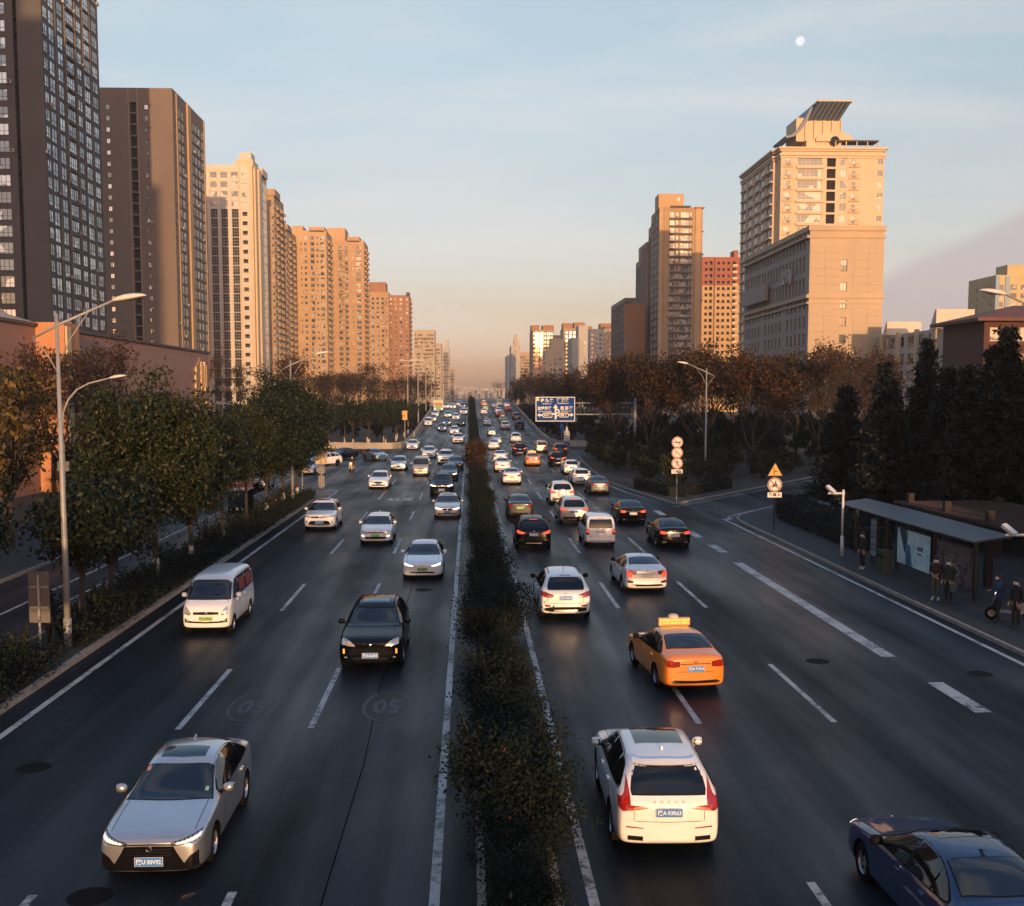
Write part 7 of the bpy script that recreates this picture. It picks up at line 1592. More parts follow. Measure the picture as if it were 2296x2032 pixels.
for (k, p, x, y, lb) in (('sedanf', P_WHITE, 1107, 1009, 'white saloon beside the brown median shrubs'), ('sedanf', P_PEARL, 1113, 996.5, 'white saloon one place further on by the median'), ('suvbrake', P_BLACK, 1166, 1018.5, 'black sport utility car ahead of the distant taxi'), ('santafe', P_WHITE, 1157, 993.5, 'white sport utility car ahead of the black one'),
    ('sedanf', P_SILVER, 1103, 979, 'silver saloon at the foot of the ramp by the median'), ('mpv', P_BEIGE, 1215, 1012.6, 'beige van with a red banner window below the blue direction sign'), ('rav', P_WHITE, 1133.6, 964, 'white car with bright brake lamps on the ramp'), ('santafe', P_BLACK, 1166, 962.7, 'black sport utility car on the outer side of the ramp'),
    ('taxi', P_YELGR, 1128, 949.5, 'yellow green taxi on the ramp'), ('sedanf', P_WHITE, 1092.5, 955, 'white saloon by the median on the ramp'), ('sedanf', P_NAVY, 1089.6, 943.6, 'dark saloon by the median on the ramp'), ('santafe', P_GREY, 1158.6, 942, 'dark grey car in the outer lane high on the ramp'),
    ('sedanflit', P_RED, 1120, 936, 'red saloon in the middle of the ramp'), ('hatchf', P_WHITE, 1118, 927.5, 'white hatchback just beyond the red saloon'), ('sedanf', P_WHITE, 1085, 930, 'white saloon by the median near the crest'), ('sedanflit', P_RED, 1139.5, 923, 'red car in the outer lane near the crest'),
    ('sedanf', P_WHITE, 1136.6, 914, 'white car beyond the red one near the crest'), ('taxi', P_YELGR, 1088, 921, 'yellow green taxi near the crest'), ('microvanplain', P_WHITE, 1120, 911, 'tall white van on the crest'), ('sedanf', P_WHITE, 1110, 915.5, 'white saloon just below the tall white van'), ('taxi', P_ORANGE, 1085, 911, 'orange taxi on the crest')):
    car_px(k, p, x, y, 'R', lb, lite=True, **({'name': 'taxi', 'cat': 'taxi'} if k == 'taxi' else {'name': 'van', 'cat': 'van'} if k in ('mpv', 'microvanplain') else {}))
# ================================================================== street furniture, people, small vehicles
M_POLE = mat('galvanised pole', (.30, .29, .275), .5, metal=.2, var=.12, vscale=3); M_WHITEP = mat('white painted steel', (.62, .62, .6), .45, var=.1, vscale=4)
M_LAMPH = mat('lamp head enamel', (.66, .62, .55), .4); M_SIGNW = mat('sign white', (.72, .70, .66), .7, spec=.1); M_SIGNR = mat('sign red', (.50, .04, .03), .5); M_SIGNB = mat('sign blue', (.008, .05, .22), .7, var=.12, vscale=1.5, spec=.1); M_SIGNK = mat('sign black', (.012, .012, .012), .5); M_SIGNY = mat('sign amber', (.70, .30, .02), .5); M_ALU = mat('sign back', (.13, .125, .12), .5, metal=.3, var=.15, vscale=3)
def lamp_head(parent, p, d, s=1.0):
    """flat cobra head; d = horizontal unit direction of the arm"""
    mb = MB(); prof = [(0, .05, .05), (.12, .13, .10), (.35, .20, .14), (.65, .22, .13), (.9, .15, .08), (1.04, .02, .02)]
    n = 12; d = Vector(d); sd = Vector((-d.y, d.x, 0)); up = Vector((0, 0, 1)); b = 0
    for (t, w, h) in prof:
        for k in range(n):
            a = 2*math.pi*k/n; q = Vector(p)+(d*t+up*(.16*t)+sd*(w*math.cos(a))+up*(h*math.sin(a)*(1.0 if math.sin(a) > 0 else .45)))*s; mb.v.append(tuple(q))
    for i in range(len(prof)-1):
        for k in range(n): mb.f.append((i*n+k, i*n+(k+1) % n, (i+1)*n+(k+1) % n, (i+1)*n+k)); mb.m.append(0)
    h_ = mb.build('lamp_head', M_LAMPH, parent, smooth=True)
    g = MB(); c = Vector(p)+(d*.55+up*.04)*s
    vs_ = []
    for k in range(10):
        a = 2*math.pi*k/10; vs_.append(tuple(c+(d*.3*math.cos(a)+sd*.13*math.sin(a)-up*.012+up*.16*.3*math.cos(a))*s))
    g.add(vs_, [tuple(range(10))]); g.build('lamp_lens', mat('lamp lens', (.5, .48, .42), .2), h_)
def street_lamp(x, y, sx, label, H=10.4):
    o = empty('street_lamp', (x, y, .1)); tag(o, label, 'street lamp', 'double braced street lamps')
    mb = MB(); mb.tube([(0,0,0),(0,0,.9)], .13, 10); mb.build('base', M_POLE, o, smooth=True)
    mb = MB(); mb.tube([(0,0,.9),(0,0,3),(0,0,H)], [.105,.095,.05], 10); mb.build('pole', M_POLE, o, smooth=True)
    mb = MB(); mb.tube([(-.75*sx,0,H-.75),(0,0,H-.35),(1.75*sx,0,H+.42)], [.03,.045,.04], 8); mb.tube([(-.75*sx,0,H-.75),(-.35*sx,0,H-1.2),(-.04*sx,0,H-1.75)], .02, 6); mb.tube([(1.0*sx,0,H+.1),(.4*sx,0,H-.75),(.05*sx,0,H-1.5)], .02, 6); mb.build('arm', M_POLE, o, smooth=True)
    lamp_head(o, (1.72*sx, 0, H+.41), (sx, 0, 0), 1.0); return o
street_lamp(-12.7, 35.5, 1, 'tall street lamp with a braced arm, nearest at the left')
street_lamp(-12.7, 81, 1, 'street lamp rising from the trees at the far end of the strip')
street_lamp(22.0, 104, -1, 'tall street lamp standing in the right hand corner island')
street_lamp(22.6, 43.5, -1, 'street lamp whose head reaches in from the right edge', H=11.4)
mb = MB(); mb.tube([(0,0,1.35),(0,0,1.7)], .115, 10); mb.build('yellow_band', M_SIGNY, [o for o in bpy.data.objects if o.name.startswith('street_lamp') and abs(o.location.x-22) < .1][0])
def bent_lamp(x, y, label, H=8.9):
    o = empty('bent_street_lamp', (x, y, .1)); tag(o, label, 'street lamp', 'bent lamps of the side road')
    mb = MB(); mb.tube([(0,0,0),(0,0,H-2.4)]+[(1.9*(1-math.cos(R(a))), 0, H-2.4+1.9*math.sin(R(a))*1.1) for a in (15, 35, 55, 75)]+[(2.5,0,H-.1)], [.085,.075]+[.06,.055,.05,.045,.04], 9); mb.build('pole', M_POLE, o, smooth=True)
    mb = MB(); mb.box(-.3, -.12, 4.0, .3, .12, 4.5); mb.build('control_box', M_ALU, o)
    lamp_head(o, (2.45, 0, H-.12), (1, 0, 0), .85)
bent_lamp(-21.0, 59.0, 'bent lamp in front of the orange lit pier of the pink hall'); bent_lamp(-20.6, 103, 'bent lamp of the side road in front of the cream office tower')
# ---- traffic signs
def sign_disc(parent, z, r, ring, name, y=-.03, face=None):
    a = MB(); a.lathe([(0, y), (r, y), (r, y+.025), (0, y+.025)], (0, 0, z), 32, 'y'); d = a.build(name, M_SIGNW, parent)
    b = MB(); b.lathe([(r*.80, y-.004), (r*.965, y-.004)], (0, 0, z), 32, 'y'); b.build('sign_ring', ring, d)
    return d
def bar(parent, z, r, w, ang, mt, y):
    mb = MB(); M_ = Matrix.Translation((0, y, z))@Matrix.Rotation(ang, 4, 'Y'); mb.box(-r, -.001, -w, r, .001, w, M=M_); return mb.build('sign_bar', mt, parent)
def glyph(parent, polys, z, mt, y=-.038, s=1.0):
    mb = MB()
    for pl in polys: mb.prism([(a*s, b*s) for a, b in pl], lambda a, b, h: (a, h, z+b), y, y+.002)
    return mb.build('sign_symbol', mt, parent)
def circ(cx, cz, r, n=14): return [(cx+r*math.cos(2*math.pi*k/n), cz+r*math.sin(2*math.pi*k/n)) for k in range(n)]
def ringp(cx, cz, r, w, n=16):
    out = []
    for k in range(n):
        a, b = 2*math.pi*k/n, 2*math.pi*(k+1)/n; out.append([(cx+r*math.cos(a), cz+r*math.sin(a)), (cx+r*math.cos(b), cz+r*math.sin(b)), (cx+(r-w)*math.cos(b), cz+(r-w)*math.sin(b)), (cx+(r-w)*math.cos(a), cz+(r-w)*math.sin(a))])
    return out
def text_plate(parent, txt, z, w, h, tm=M_SIGNK):
    mb = MB(); mb.box(-w/2, -.035, z-h/2, w/2, -.015, z+h/2); p = mb.build('text_plate', M_SIGNW, parent)
    me = text_mesh(txt, h*.62, tm, .001, bold=.012); o = obj('sign_lettering', me, p, M=Matrix.Translation((0, -.038, z))@FACE_CAM); bx_ = [v.co.x for v in me.vertices]; o.scale.x = min(1.3, w*.84/(max(bx_)-min(bx_)))
o = empty('prohibition_sign', (15.35, 82.5, .1)); tag(o, 'post with three round red ringed prohibition signs on the island tip', 'traffic sign')
mb = MB(); mb.tube([(0,.03,0),(0,.03,4.9)], .045, 8); mb.build('post', M_POLE, o)
r = .41
for z, k in ((4.45, 'horn'), (3.68, 'bike'), (2.91, 'walk')):
    d = sign_disc(o, z, r, M_SIGNR, 'round_sign')
    if k == 'horn': glyph(d, [[(-.20, .02), (-.12, .06), (.12, .05), (.24, .12), (.24, -.10), (.12, -.04), (-.12, -.05), (-.20, -.02)], circ(-.22, .0, .05)], z, M_SIGNK)
    elif k == 'bike': glyph(d, ringp(-.15, -.06, .10, .025)+ringp(.15, -.06, .10, .025)+[[(-.15, -.07), (-.04, .10), (-.01, .10), (-.12, -.07)], [(-.04, .08), (.10, .08), (.10, .105), (-.04, .105)], [(.10, .10), (.15, -.06), (.17, -.06), (.12, .10)]], z, mat('sign brown', (.16, .07, .03), .5))
    else: glyph(d, [circ(0, .19, .05), [(-.06, .13), (.06, .13), (.05, -.04), (-.05, -.04)], [(-.05, -.04), (.0, -.04), (-.08, -.26), (-.13, -.26)], [(.0, -.04), (.05, -.04), (.13, -.24), (.08, -.26)], [(-.06, .12), (-.16, .0), (-.13, -.03), (-.04, .07)], [(.06, .12), (.16, .02), (.13, -.02), (.04, .07)]], z, M_SIGNK)
    bar(d, z, r*.86, .028, R(45), M_SIGNR, -.042)
text_plate(o, '桥 面 上', 2.30, .82, .32, mat('sign brown', (.16, .07, .03), .5))
o = empty('warning_sign', (17.95, 65.3, .1)); tag(o, 'post with an amber triangle over a no motorcycles disc on the right pavement', 'traffic sign')
mb = MB(); mb.tube([(0,.03,0),(0,.03,3.9)], .04, 8); mb.build('post', M_SIGNK, o)
tri = lambda s: [(-s, -s*.58), (s, -s*.58), (0, s*1.15)]
mb = MB(); mb.prism(tri(.46), lambda a, b, h: (a, h, 3.45+b), -.035, -.01); t = mb.build('triangle_sign', M_SIGNK, o); glyph(t, [tri(.40)], 3.45, M_SIGNY); glyph(t, [[(-.09, -.20), (-.03, -.20), (-.03, .22), (-.09, .22)], [(-.03, -.03), (.17, -.03), (.17, .03), (-.03, .03)]], 3.45, M_SIGNK, -.042)
d = sign_disc(o, 2.67, .43, mat('sign dark red', (.22, .02, .02), .5), 'round_sign')
glyph(d, ringp(-.17, -.10, .10, .03)+ringp(.17, -.10, .10, .03)+[[(-.17, -.12), (-.08, .05), (.10, .06), (.18, -.06), (.05, -.12)], [(-.06, .05), (.02, .17), (.08, .15), (.04, .05)], circ(.05, .21, .045), [(.05, .14), (.16, .08), (.15, .05), (.04, .1)]], 2.67, M_SIGNK)
bar(d, 2.67, .37, .026, R(45), mat('sign dark red', (.22, .02, .02), .5), -.042); text_plate(o, '桥 面 上', 2.07, .84, .30)
# big direction sign
Yg = 137.0; a = at_Y(1201, 892, Yg); b = at_Y(1289, 947, Yg); W_, H_ = b.x-a.x, a.z-b.z; cx_, cz_ = (a.x+b.x)/2, (a.z+b.z)/2
o = empty('direction_sign', (b.x+7.4, Yg+.3, .1)); tag(o, 'large blue overhead direction sign on a cantilever from the right', 'traffic sign'); ox = o.location.x
mb = MB(); mb.tube([(0,0,0),(0,0,7.6)], [.2,.16], 12); mb.build('post', M_POLE, o, smooth=True)
for zz_ in (a.z-.75, b.z+.85): mb = MB(); mb.tube([(0,0,zz_),(cx_-ox,0,zz_)], [.11,.08], 8); mb.build('arm', M_POLE, o, smooth=True)
mb = MB(); mb.box(cx_-ox-W_/2, -.36, cz_-H_/2, cx_-ox+W_/2, -.30, cz_+H_/2); sb_ = mb.build('sign_board', M_SIGNW, o)
mb = MB(); mb.box(cx_-ox-W_/2+.09, -.366, cz_-H_/2+.09, cx_-ox+W_/2-.09, -.361, cz_+H_/2-.09); mb.build('sign_face', M_SIGNB, sb_)
def su(px_): return (px_-190)/(1610-190)*W_-W_/2
def sv(py_): return H_/2-(py_-190)/(1100-190)*H_
def stext(t, px0, px1, py0, py1, mt=M_SIGNW, bold=.02):
    h = (py1-py0)/(1100-190)*H_; me = text_mesh(t, h*1.12, mt, .002, bold=bold); bx_ = [v.co.x for v in me.vertices]; w = (px1-px0)/(1610-190)*W_
    q = obj('sign_lettering', me, sb_, M=Matrix.Translation((cx_-ox+su((px0+px1)/2), -.372, cz_+sv((py0+py1)/2)))@FACE_CAM); q.scale.x = w/(max(bx_)-min(bx_))
stext('经 九 路', 370, 830, 270, 395); stext('雁 翔 路', 945, 1390, 260, 385); stext('友谊东路', 255, 770, 560, 680); stext('西 影 路', 1080, 1540, 555, 675)
stext('JINGJIU LU', 440, 760, 425, 465, bold=.006); stext('YANXIANG LU', 960, 1390, 410, 455, bold=.006); stext('YOUYI DONGLU', 275, 765, 710, 750, bold=.006); stext('XIYING LU', 1100, 1475, 695, 740, bold=.006)
def spoly(pts, mt=M_SIGNW, lay=0): 
    mb = MB(); mb.prism([(su(x_), sv(y_)) for x_, y_ in pts], lambda a_, b_, h: (cx_-ox+a_, h, cz_+b_), -.372-.003*lay, -.368-.003*lay); mb.build('sign_symbol', mt, sb_)
spoly([(880,1025),(940,1025),(940,620),(990,600),(910,465),(820,600),(880,620)])
for k in range(9):                                       # loop of the junction figure
    t0, t1 = R(110-k*25), R(110-(k+1)*25); c0 = (960, 725); ro, ri = (100, 95), (42, 48)
    spoly([(c0[0]+ro[0]*math.cos(t0), c0[1]-ro[1]*math.sin(t0)), (c0[0]+ro[0]*math.cos(t1), c0[1]-ro[1]*math.sin(t1)), (c0[0]+ri[0]*math.cos(t1), c0[1]-ri[1]*math.sin(t1)), (c0[0]+ri[0]*math.cos(t0), c0[1]-ri[1]*math.sin(t0))])
spoly([(940,890),(1050,810),(1070,850),(940,945)]); spoly([(790,790),(880,790),(880,850),(790,850)])
spoly([(420,865),(470,775),(790,775),(790,955),(470,955)]); spoly([(450,865),(490,800),(768,800),(768,930),(490,930)], mat('sign brown red', (.05, .02, .05), .7, spec=.1), 1); spoly([(1050,775),(1360,775),(1410,855),(1360,945),(1050,945)]); spoly([(1072,800),(1345,800),(1380,855),(1345,922),(1072,922)], mat('sign brown red', (.05, .02, .05), .7, spec=.1), 1)
spoly([(245,865),(350,790),(350,840),(425,840),(425,890),(350,890),(350,940)]); spoly([(1565,855),(1460,780),(1460,830),(1400,830),(1400,880),(1460,880),(1460,925)]); spoly([(215,225),(320,225),(320,340),(215,340)], mat('sign gold', (.6, .42, .15), .5))
for t, p0, p1 in (('太乙路', 485, 745), ('西延路', 1085, 1340)):
    me = text_mesh(t, .26, M_SIGNW, .002, bold=.012); bx_ = [v.co.x for v in me.vertices]; q = obj('sign_lettering', me, sb_, M=Matrix.Translation((cx_-ox+su((p0+p1)/2), -.382, cz_+sv(862)))@FACE_CAM); q.scale.x = (p1-p0)/(1420)*W_/(max(bx_)-min(bx_)); q.scale.y = 1.2
# cluster of small signs under it, at the parapet end
g_ = (13.9, 160.0); o = empty('clustered_sign', (g_[0], g_[1], .1)); tag(o, 'small blue and white notice signs on a post below the direction sign', 'traffic sign')
mb = MB(); mb.tube([(0,0,0),(0,0,4.6)], .05, 8); mb.tube([(-.75,0,0),(-.75,0,4.4)], .04, 8); mb.build('post', M_POLE, o)
mb = MB(); mb.box(-1.05,-.07,2.6,-.35,-.04,4.3); n_ = mb.build('blue_board', M_SIGNB, o); glyph(n_, ringp(-.7, 0, .30, .03, 4)+[circ(-.75, .25, .07), [(-.55,-.6),(-.45,-.5),(-.5,-.45),(-.6,-.55)]], 3.45, M_SIGNW, -.078)
mb = MB(); mb.prism([(-.45,1.5),(.42,1.5),(.42,2.7),(.18,2.95),(.1,3.5),(-.12,3.5),(-.2,2.95),(-.45,2.7)], lambda a_, b_, h: (a_, h, b_), -.11, -.08); n_ = mb.build('white_board', M_SIGNW, o); glyph(n_, [[(-.3,.5),(-.1,.65),(.05,.5)], [(-.2,.05),(.2,.05),(.2,.2),(-.2,.2)], [(-.1,-.25),(.15,-.25),(.15,-.1),(-.1,-.1)]], 2.0, M_SIGNK, -.118)
d = sign_disc(o, .95, .38, M_SIGNB, 'mandatory_disc', -.09); glyph(d, [circ(0,0,.37,20)], .95, M_SIGNB, -.10); glyph(d, [[(-.18,-.1),(-.08,-.1),(0,.05),(.08,-.1),(.18,-.1),(0,.2)]], .95, M_SIGNW, -.106)
# back of a sign and two left-strip plates with golden sunlight put into their colour
def back_sign(x, y, w, z0, z1, label, disc=False, mt=None):
    o = empty('sign_post', (x, y, .1)); tag(o, label, 'traffic sign'); mb = MB(); mb.tube([(0,0,0),(0,0,z1-.1)], .045, 8); mb.build('post', M_POLE, o)
    mb = MB(); mb.box(-w/2, .045, z0, w/2, .07, z1); p = mb.build('sign_plate', mt or M_ALU, o)
    mb = MB(); mb.box(-w/2+.05, .02, z0+(z1-z0)*.3-.03, w/2-.05, .044, z0+(z1-z0)*.3+.03); mb.box(-w/2+.05, .02, z0+(z1-z0)*.7-.03, w/2-.05, .044, z0+(z1-z0)*.7+.03); mb.build('bracket', M_POLE, p)
    if disc:
        mb = MB(); mb.lathe([(0, .05), (.34, .05), (.34, .075), (0, .075)], (0, 0, 1.55), 24, 'y'); mb.build('round_plate', M_ALU, o); mb = MB(); mb.box(-.26, .05, .1, .26, .075, 1.1); mb.build('lower_plate', M_ALU, o)
M_SUNLITP = mat('sunlit sign back', (.55, .36, .16), .6, var=.15, vscale=2)
back_sign(-13.0, 34.0, .62, 1.05, 2.62, 'back of a tall narrow sign on a post at the left edge')
back_sign(-12.6, 96.0, .98, 2.1, 3.25, 'orange lit sign back above a round plate at the end of the strip', True, M_SUNLITP); back_sign(-13.1, 88.5, .82, 1.9, 2.65, 'bright gold lit sign back among the street trees', False, mat('sunlit gold plate', (.75, .55, .2), .5))
# signal head on the left parapet, posts along the ramp
o = empty('traffic_signal', (-10.6, 186, 0)); tag(o, 'yellow backed traffic signal by the left bridge parapet', 'traffic signal'); mb = MB(); mb.tube([(0,0,0),(0,0,4.2)], .07, 8); mb.build('pole', M_POLE, o)
mb = MB(); mb.box(-.42,-.16,4.0,.42,.16,5.5); h_ = mb.build('housing', mat('signal yellow', (.55, .27, .05), .5), o)
for k in range(3): mb = MB(); mb.tube([(-.46,-.0,4.25+.5*k),(-.62,-.05,4.25+.5*k)], [.16,.17], 10); mb.build('visor', C_TRIM, h_)
for i, (x, y, hh) in enumerate(((-11.5, 255, 17), (-11.5, 300, 18), (-11.5, 345, 18), (-12.2, 225, 16))):
    o = empty('utility_pole', (x, y, 0)); tag(o, 'utility pole with cross arms beyond the left parapet', 'utility pole', 'utility poles along the ramp'); mb = MB(); mb.tube([(0,0,0),(0,0,hh)], [.17,.1], 8); mb.build('pole', M_POLE, o)
    mb = MB(); mb.box(-1.6,-.06,hh-1.2,1.6,.06,hh-1.05); mb.box(-1.2,-.06,hh-2.2,1.2,.06,hh-2.05)
    for q in (-1.4,-.7,.7,1.4): mb.box(q-.06,-.06,hh-1.05,q+.06,.06,hh-.75)
    mb.build('cross_arm', M_POLE, o)
o = empty('utility_pole', (13.6, 330, 0)); tag(o, 'slim pole at the right parapet by the crest', 'utility pole'); mb = MB(); mb.tube([(0,0,0),(0,0,13)], [.14,.09], 8); mb.build('pole', M_POLE, o); mb = MB(); mb.box(-.3,-.2,8.5,.3,.2,10.2); mb.build('box', M_ALU, o)
# ---- people
def person(name, loc, rz, label, J, cols, mask=True, hat=None, bag=None, seated=False):
    """one continuous skinned figure; J overrides joints. local +y is where the figure faces"""
    j = dict(pel=(0,0,.95), sp=(0,-.01,1.12), ch=(0,0,1.32), nk=(0,.01,1.49), hd=(0,.03,1.60), tp=(0,.03,1.70),
             ls=(-.18,0,1.42), le=(-.235,-.03,1.14), lw=(-.24,.07,.90), rs=(.18,0,1.42), re=(.235,-.03,1.14), rw=(.24,.07,.90),
             lh=(-.09,0,.91), lk=(-.10,.03,.50), la=(-.105,-.01,.09), lt=(-.12,.15,.04), rh=(.09,0,.91), rk=(.10,.03,.50), ra=(.105,-.01,.09), rt=(.12,.15,.04))
    j.update(J)
    V, E, Rd = [], [], []
    def v(p, r): V.append(Vector(p)); Rd.append(r); return len(V)-1
    def e(a, b): E.append((a, b))
    pel = v(j['pel'], (.15, .115)); sp = v(j['sp'], (.145, .11)); ch = v(j['ch'], (.175, .12)); nk = v(j['nk'], (.06, .06)); hd = v(j['hd'], (.078, .095)); tp = v(j['tp'], (.065, .075))
    for a, b in ((pel, sp), (sp, ch), (ch, nk), (nk, hd), (hd, tp)): e(a, b)
    hand = []
    for s in 'lr':
        sh = v(j[s+'s'], (.075, .075)); el = v(j[s+'e'], (.055, .055)); wr = v(j[s+'w'], (.034, .034)); e(ch, sh); e(sh, el); e(el, wr)
        d = (V[wr]-V[el]).normalized(); sd = d.cross(Vector((0, 1, 0))); sd = sd.normalized() if sd.length > .1 else Vector((1, 0, 0)); fw = sd.cross(d).normalized()
        pm = v(V[wr]+d*.075, (.036, .020)); e(wr, pm); hand.append(wr)
        for k, (o_, ln) in enumerate(((-.027, .060), (-.009, .072), (.009, .068), (.027, .052))):
            f1 = v(V[pm]+fw*o_+d*.030, (.010, .010)); f2 = v(V[f1]+d*ln*.5+sd*.004, (.0095, .0095)); f3 = v(V[f2]+d*ln*.42+sd*.014, (.008, .008)); e(pm, f1); e(f1, f2); e(f2, f3)
        t1 = v(V[wr]+d*.03+fw*.04, (.012, .012)); t2 = v(V[t1]+d*.035+fw*.014, (.009, .009)); e(wr, t1); e(t1, t2)
        hp = v(j[s+'h'], (.10, .10)); kn = v(j[s+'k'], (.068, .068)); an = v(j[s+'a'], (.045, .045)); to = v(j[s+'t'], (.042, .035)); e(pel, hp); e(hp, kn); e(kn, an); e(an, to)
    me = bpy.data.meshes.new('figure'); me.from_pydata([tuple(p) for p in V], E, []); ob = bpy.data.objects.new('figure', me); COL.objects.link(ob)
    sk = ob.modifiers.new('skin', 'SKIN'); sk.use_smooth_shade = True; ob.modifiers.new('sub', 'SUBSURF').levels = 1
    ob.modifiers['sub'].render_levels = 1
    for i, r_ in enumerate(Rd): me.skin_vertices[0].data[i].radius = r_
    me.skin_vertices[0].data[pel].use_root = True
    dg = bpy.context.evaluated_depsgraph_get(); dg.update(); fm = bpy.data.meshes.new_from_object(ob.evaluated_get(dg)); bpy.data.objects.remove(ob); fm.name = 'body'
    jacket, trousers, skin, shoe = cols; fm.materials.clear()
    for m_ in (jacket, trousers, skin, shoe): fm.materials.append(m_)
    hv = [V[h] for h in hand]; hipz = j['pel'][2]-.06
    leg = [(V_ , ) for V_ in ()]
    idx = []
    for p in fm.polygons:
        c = p.center; k = 0
        if (c-Vector(j['hd'])).length < .17 and c.z > j['nk'][2]-.01: k = 2
        elif min((c-h).length for h in hv) < .035 or any((c-h).length < .2 and (c-h).dot(h-Vector(j[s+'e'])) > 0.0 for h, s in zip(hv, 'lr')): k = 2
        elif min((c-Vector(j['la'])).length, (c-Vector(j['ra'])).length, (c-Vector(j['lt'])).length, (c-Vector(j['rt'])).length) < .115: k = 3
        elif (c.z < hipz and not seated) or (seated and min((c-Vector(j['lk'])).length, (c-Vector(j['rk'])).length) < .42 and c.z < j['pel'][2]+.1 and c.y > j['pel'][1]+.06): k = 1
        idx.append(k)
    fm.polygons.foreach_set('material_index', idx)
    o = empty(name, loc, rz); tag(o, label, 'person', 'people on the street'); obj('body', fm, o)
    h = Vector(j['hd'])
    mb = MB(); mb.lathe([(.001,.125),(.05,.12),(.085,.085),(.098,.03),(.095,-.02)] if not hat else [(.001,.13),(.07,.12),(.10,.07),(.104,.02),(.108,.0)], (h.x, h.y-.022, h.z+.01), 14); mb.build('cap' if hat else 'hair', hat or mat('dark hair', (.012, .01, .009), .7), o, smooth=True)
    for s in (-1, 1):
        mb = MB(); mb.lathe([(.001,-.014),(.014,0),(.001,.014)], (h.x+s*.032, h.y+.082, h.z+.018), 8); mb.build('eye', mat('eye', (.02, .02, .02), .3), o); mb = MB(); mb.lathe([(.001,-.03),(.014,-.012),(.016,.012),(.001,.03)], (h.x+s*.086, h.y-.0, h.z+.0), 8); mb.build('ear', skin, o)
    mb = MB(); mb.tube([(h.x,h.y+.078,h.z+.03),(h.x,h.y+.112,h.z-.012),(h.x,h.y+.09,h.z-.02)], [.007,.015,.008], 7); mb.build('nose', skin, o, smooth=True)
    if mask:
        mb = MB(); n_ = 9; vs_ = []
        for i in range(n_):
            t = R(-75+150*i/(n_-1)); rr = .104
            for z_ in (-.075, -.03, .004): vs_.append((h.x+.094*math.sin(t), h.y+.012+rr*math.cos(t)*(1.0 if z_ > -.06 else .92)+.012*(z_ > -.05), h.z+z_))
        mb.add(vs_, [(3*i+k, 3*i+3+k, 3*i+4+k, 3*i+1+k) for i in range(n_-1) for k in range(2)]); mb.build('face_mask', mat('white face mask', (.62, .64, .66), .8), o, smooth=True)
    else:
        mb = MB(); mb.tube([(h.x-.025,h.y+.086,h.z-.05),(h.x,h.y+.094,h.z-.048),(h.x+.025,h.y+.086,h.z-.05)], .006, 6); mb.build('mouth', mat('lips', (.25, .09, .07), .6), o)
    if bag:
        mb = MB(); p_ = Vector(bag); mb.prism([(-.13,-.30),(.13,-.30),(.15,-.02),(-.15,-.02)], lambda a_, b_, hh: (p_.x+hh, p_.y+a_, p_.z+b_), -.05, .05); mb.tube([(p_.x,p_.y-.08,p_.z-.02),(p_.x,p_.y,p_.z+.1),(p_.x,p_.y+.08,p_.z-.02)], .008, 5)
        bo = mb.build('hand_bag', mat('bag cloth', (.06, .08, .07), .8), None); bo.location = loc; bo.rotation_euler = (0, 0, rz); tag(bo, 'small bag held by the waiting person with a dark coat', 'bag')
    return o
SKIN = mat('skin', (.36, .22, .15), .55); K_BLK = mat('black cloth', (.010, .010, .012), .85); K_DK = mat('dark brown cloth', (.03, .014, .013), .85); K_BLUE = mat('blue jacket cloth', (.014, .035, .10), .8); K_GRN = mat('dark green cloth', (.014, .022, .018), .85); K_GREY = mat('grey trousers', (.06, .065, .06), .85); K_SH = mat('pale shoes', (.4, .4, .4), .6); K_SHD = mat('dark shoes', (.02, .02, .02), .6)
def gp(x, y): g = ground(x, y); return (g.x, g.y, .126)
tuck = dict(le=(-.25,-.05,1.16), lw=(-.12,.16,1.06), re=(.25,-.05,1.16), rw=(.12,.17,1.08))
person('person', gp(1934, 1284), R(100), 'person in a black coat standing by the bus timetable panel', {}, (K_BLK, K_BLK, SKIN, K_SH))
person('person', gp(2097, 1355), R(140), 'person in a dark red jacket and grey trousers with a white mask', tuck, (K_DK, K_GREY, SKIN, K_SH), hat=K_BLK)
person('person', gp(2126, 1362), R(120), 'person in a dark green coat and cap beside the one in grey trousers', {}, (K_GRN, K_BLK, SKIN, K_SHD), hat=K_GREY, bag=(-.27, .1, .84))
person('person', gp(2238, 1405), R(75), 'person in a blue jacket facing the road at the bus stop', dict(le=(-.25,.08,1.2), lw=(-.16,.30,1.16), lt=(-.12,.2,.04), la=(-.105,.06,.09)), (K_BLUE, K_BLK, SKIN, K_SHD))
person('person', (18.5, 36.9, .126), R(110), 'person in black at the right edge of the bus stop', {}, (K_BLK, K_BLK, SKIN, K_SHD))
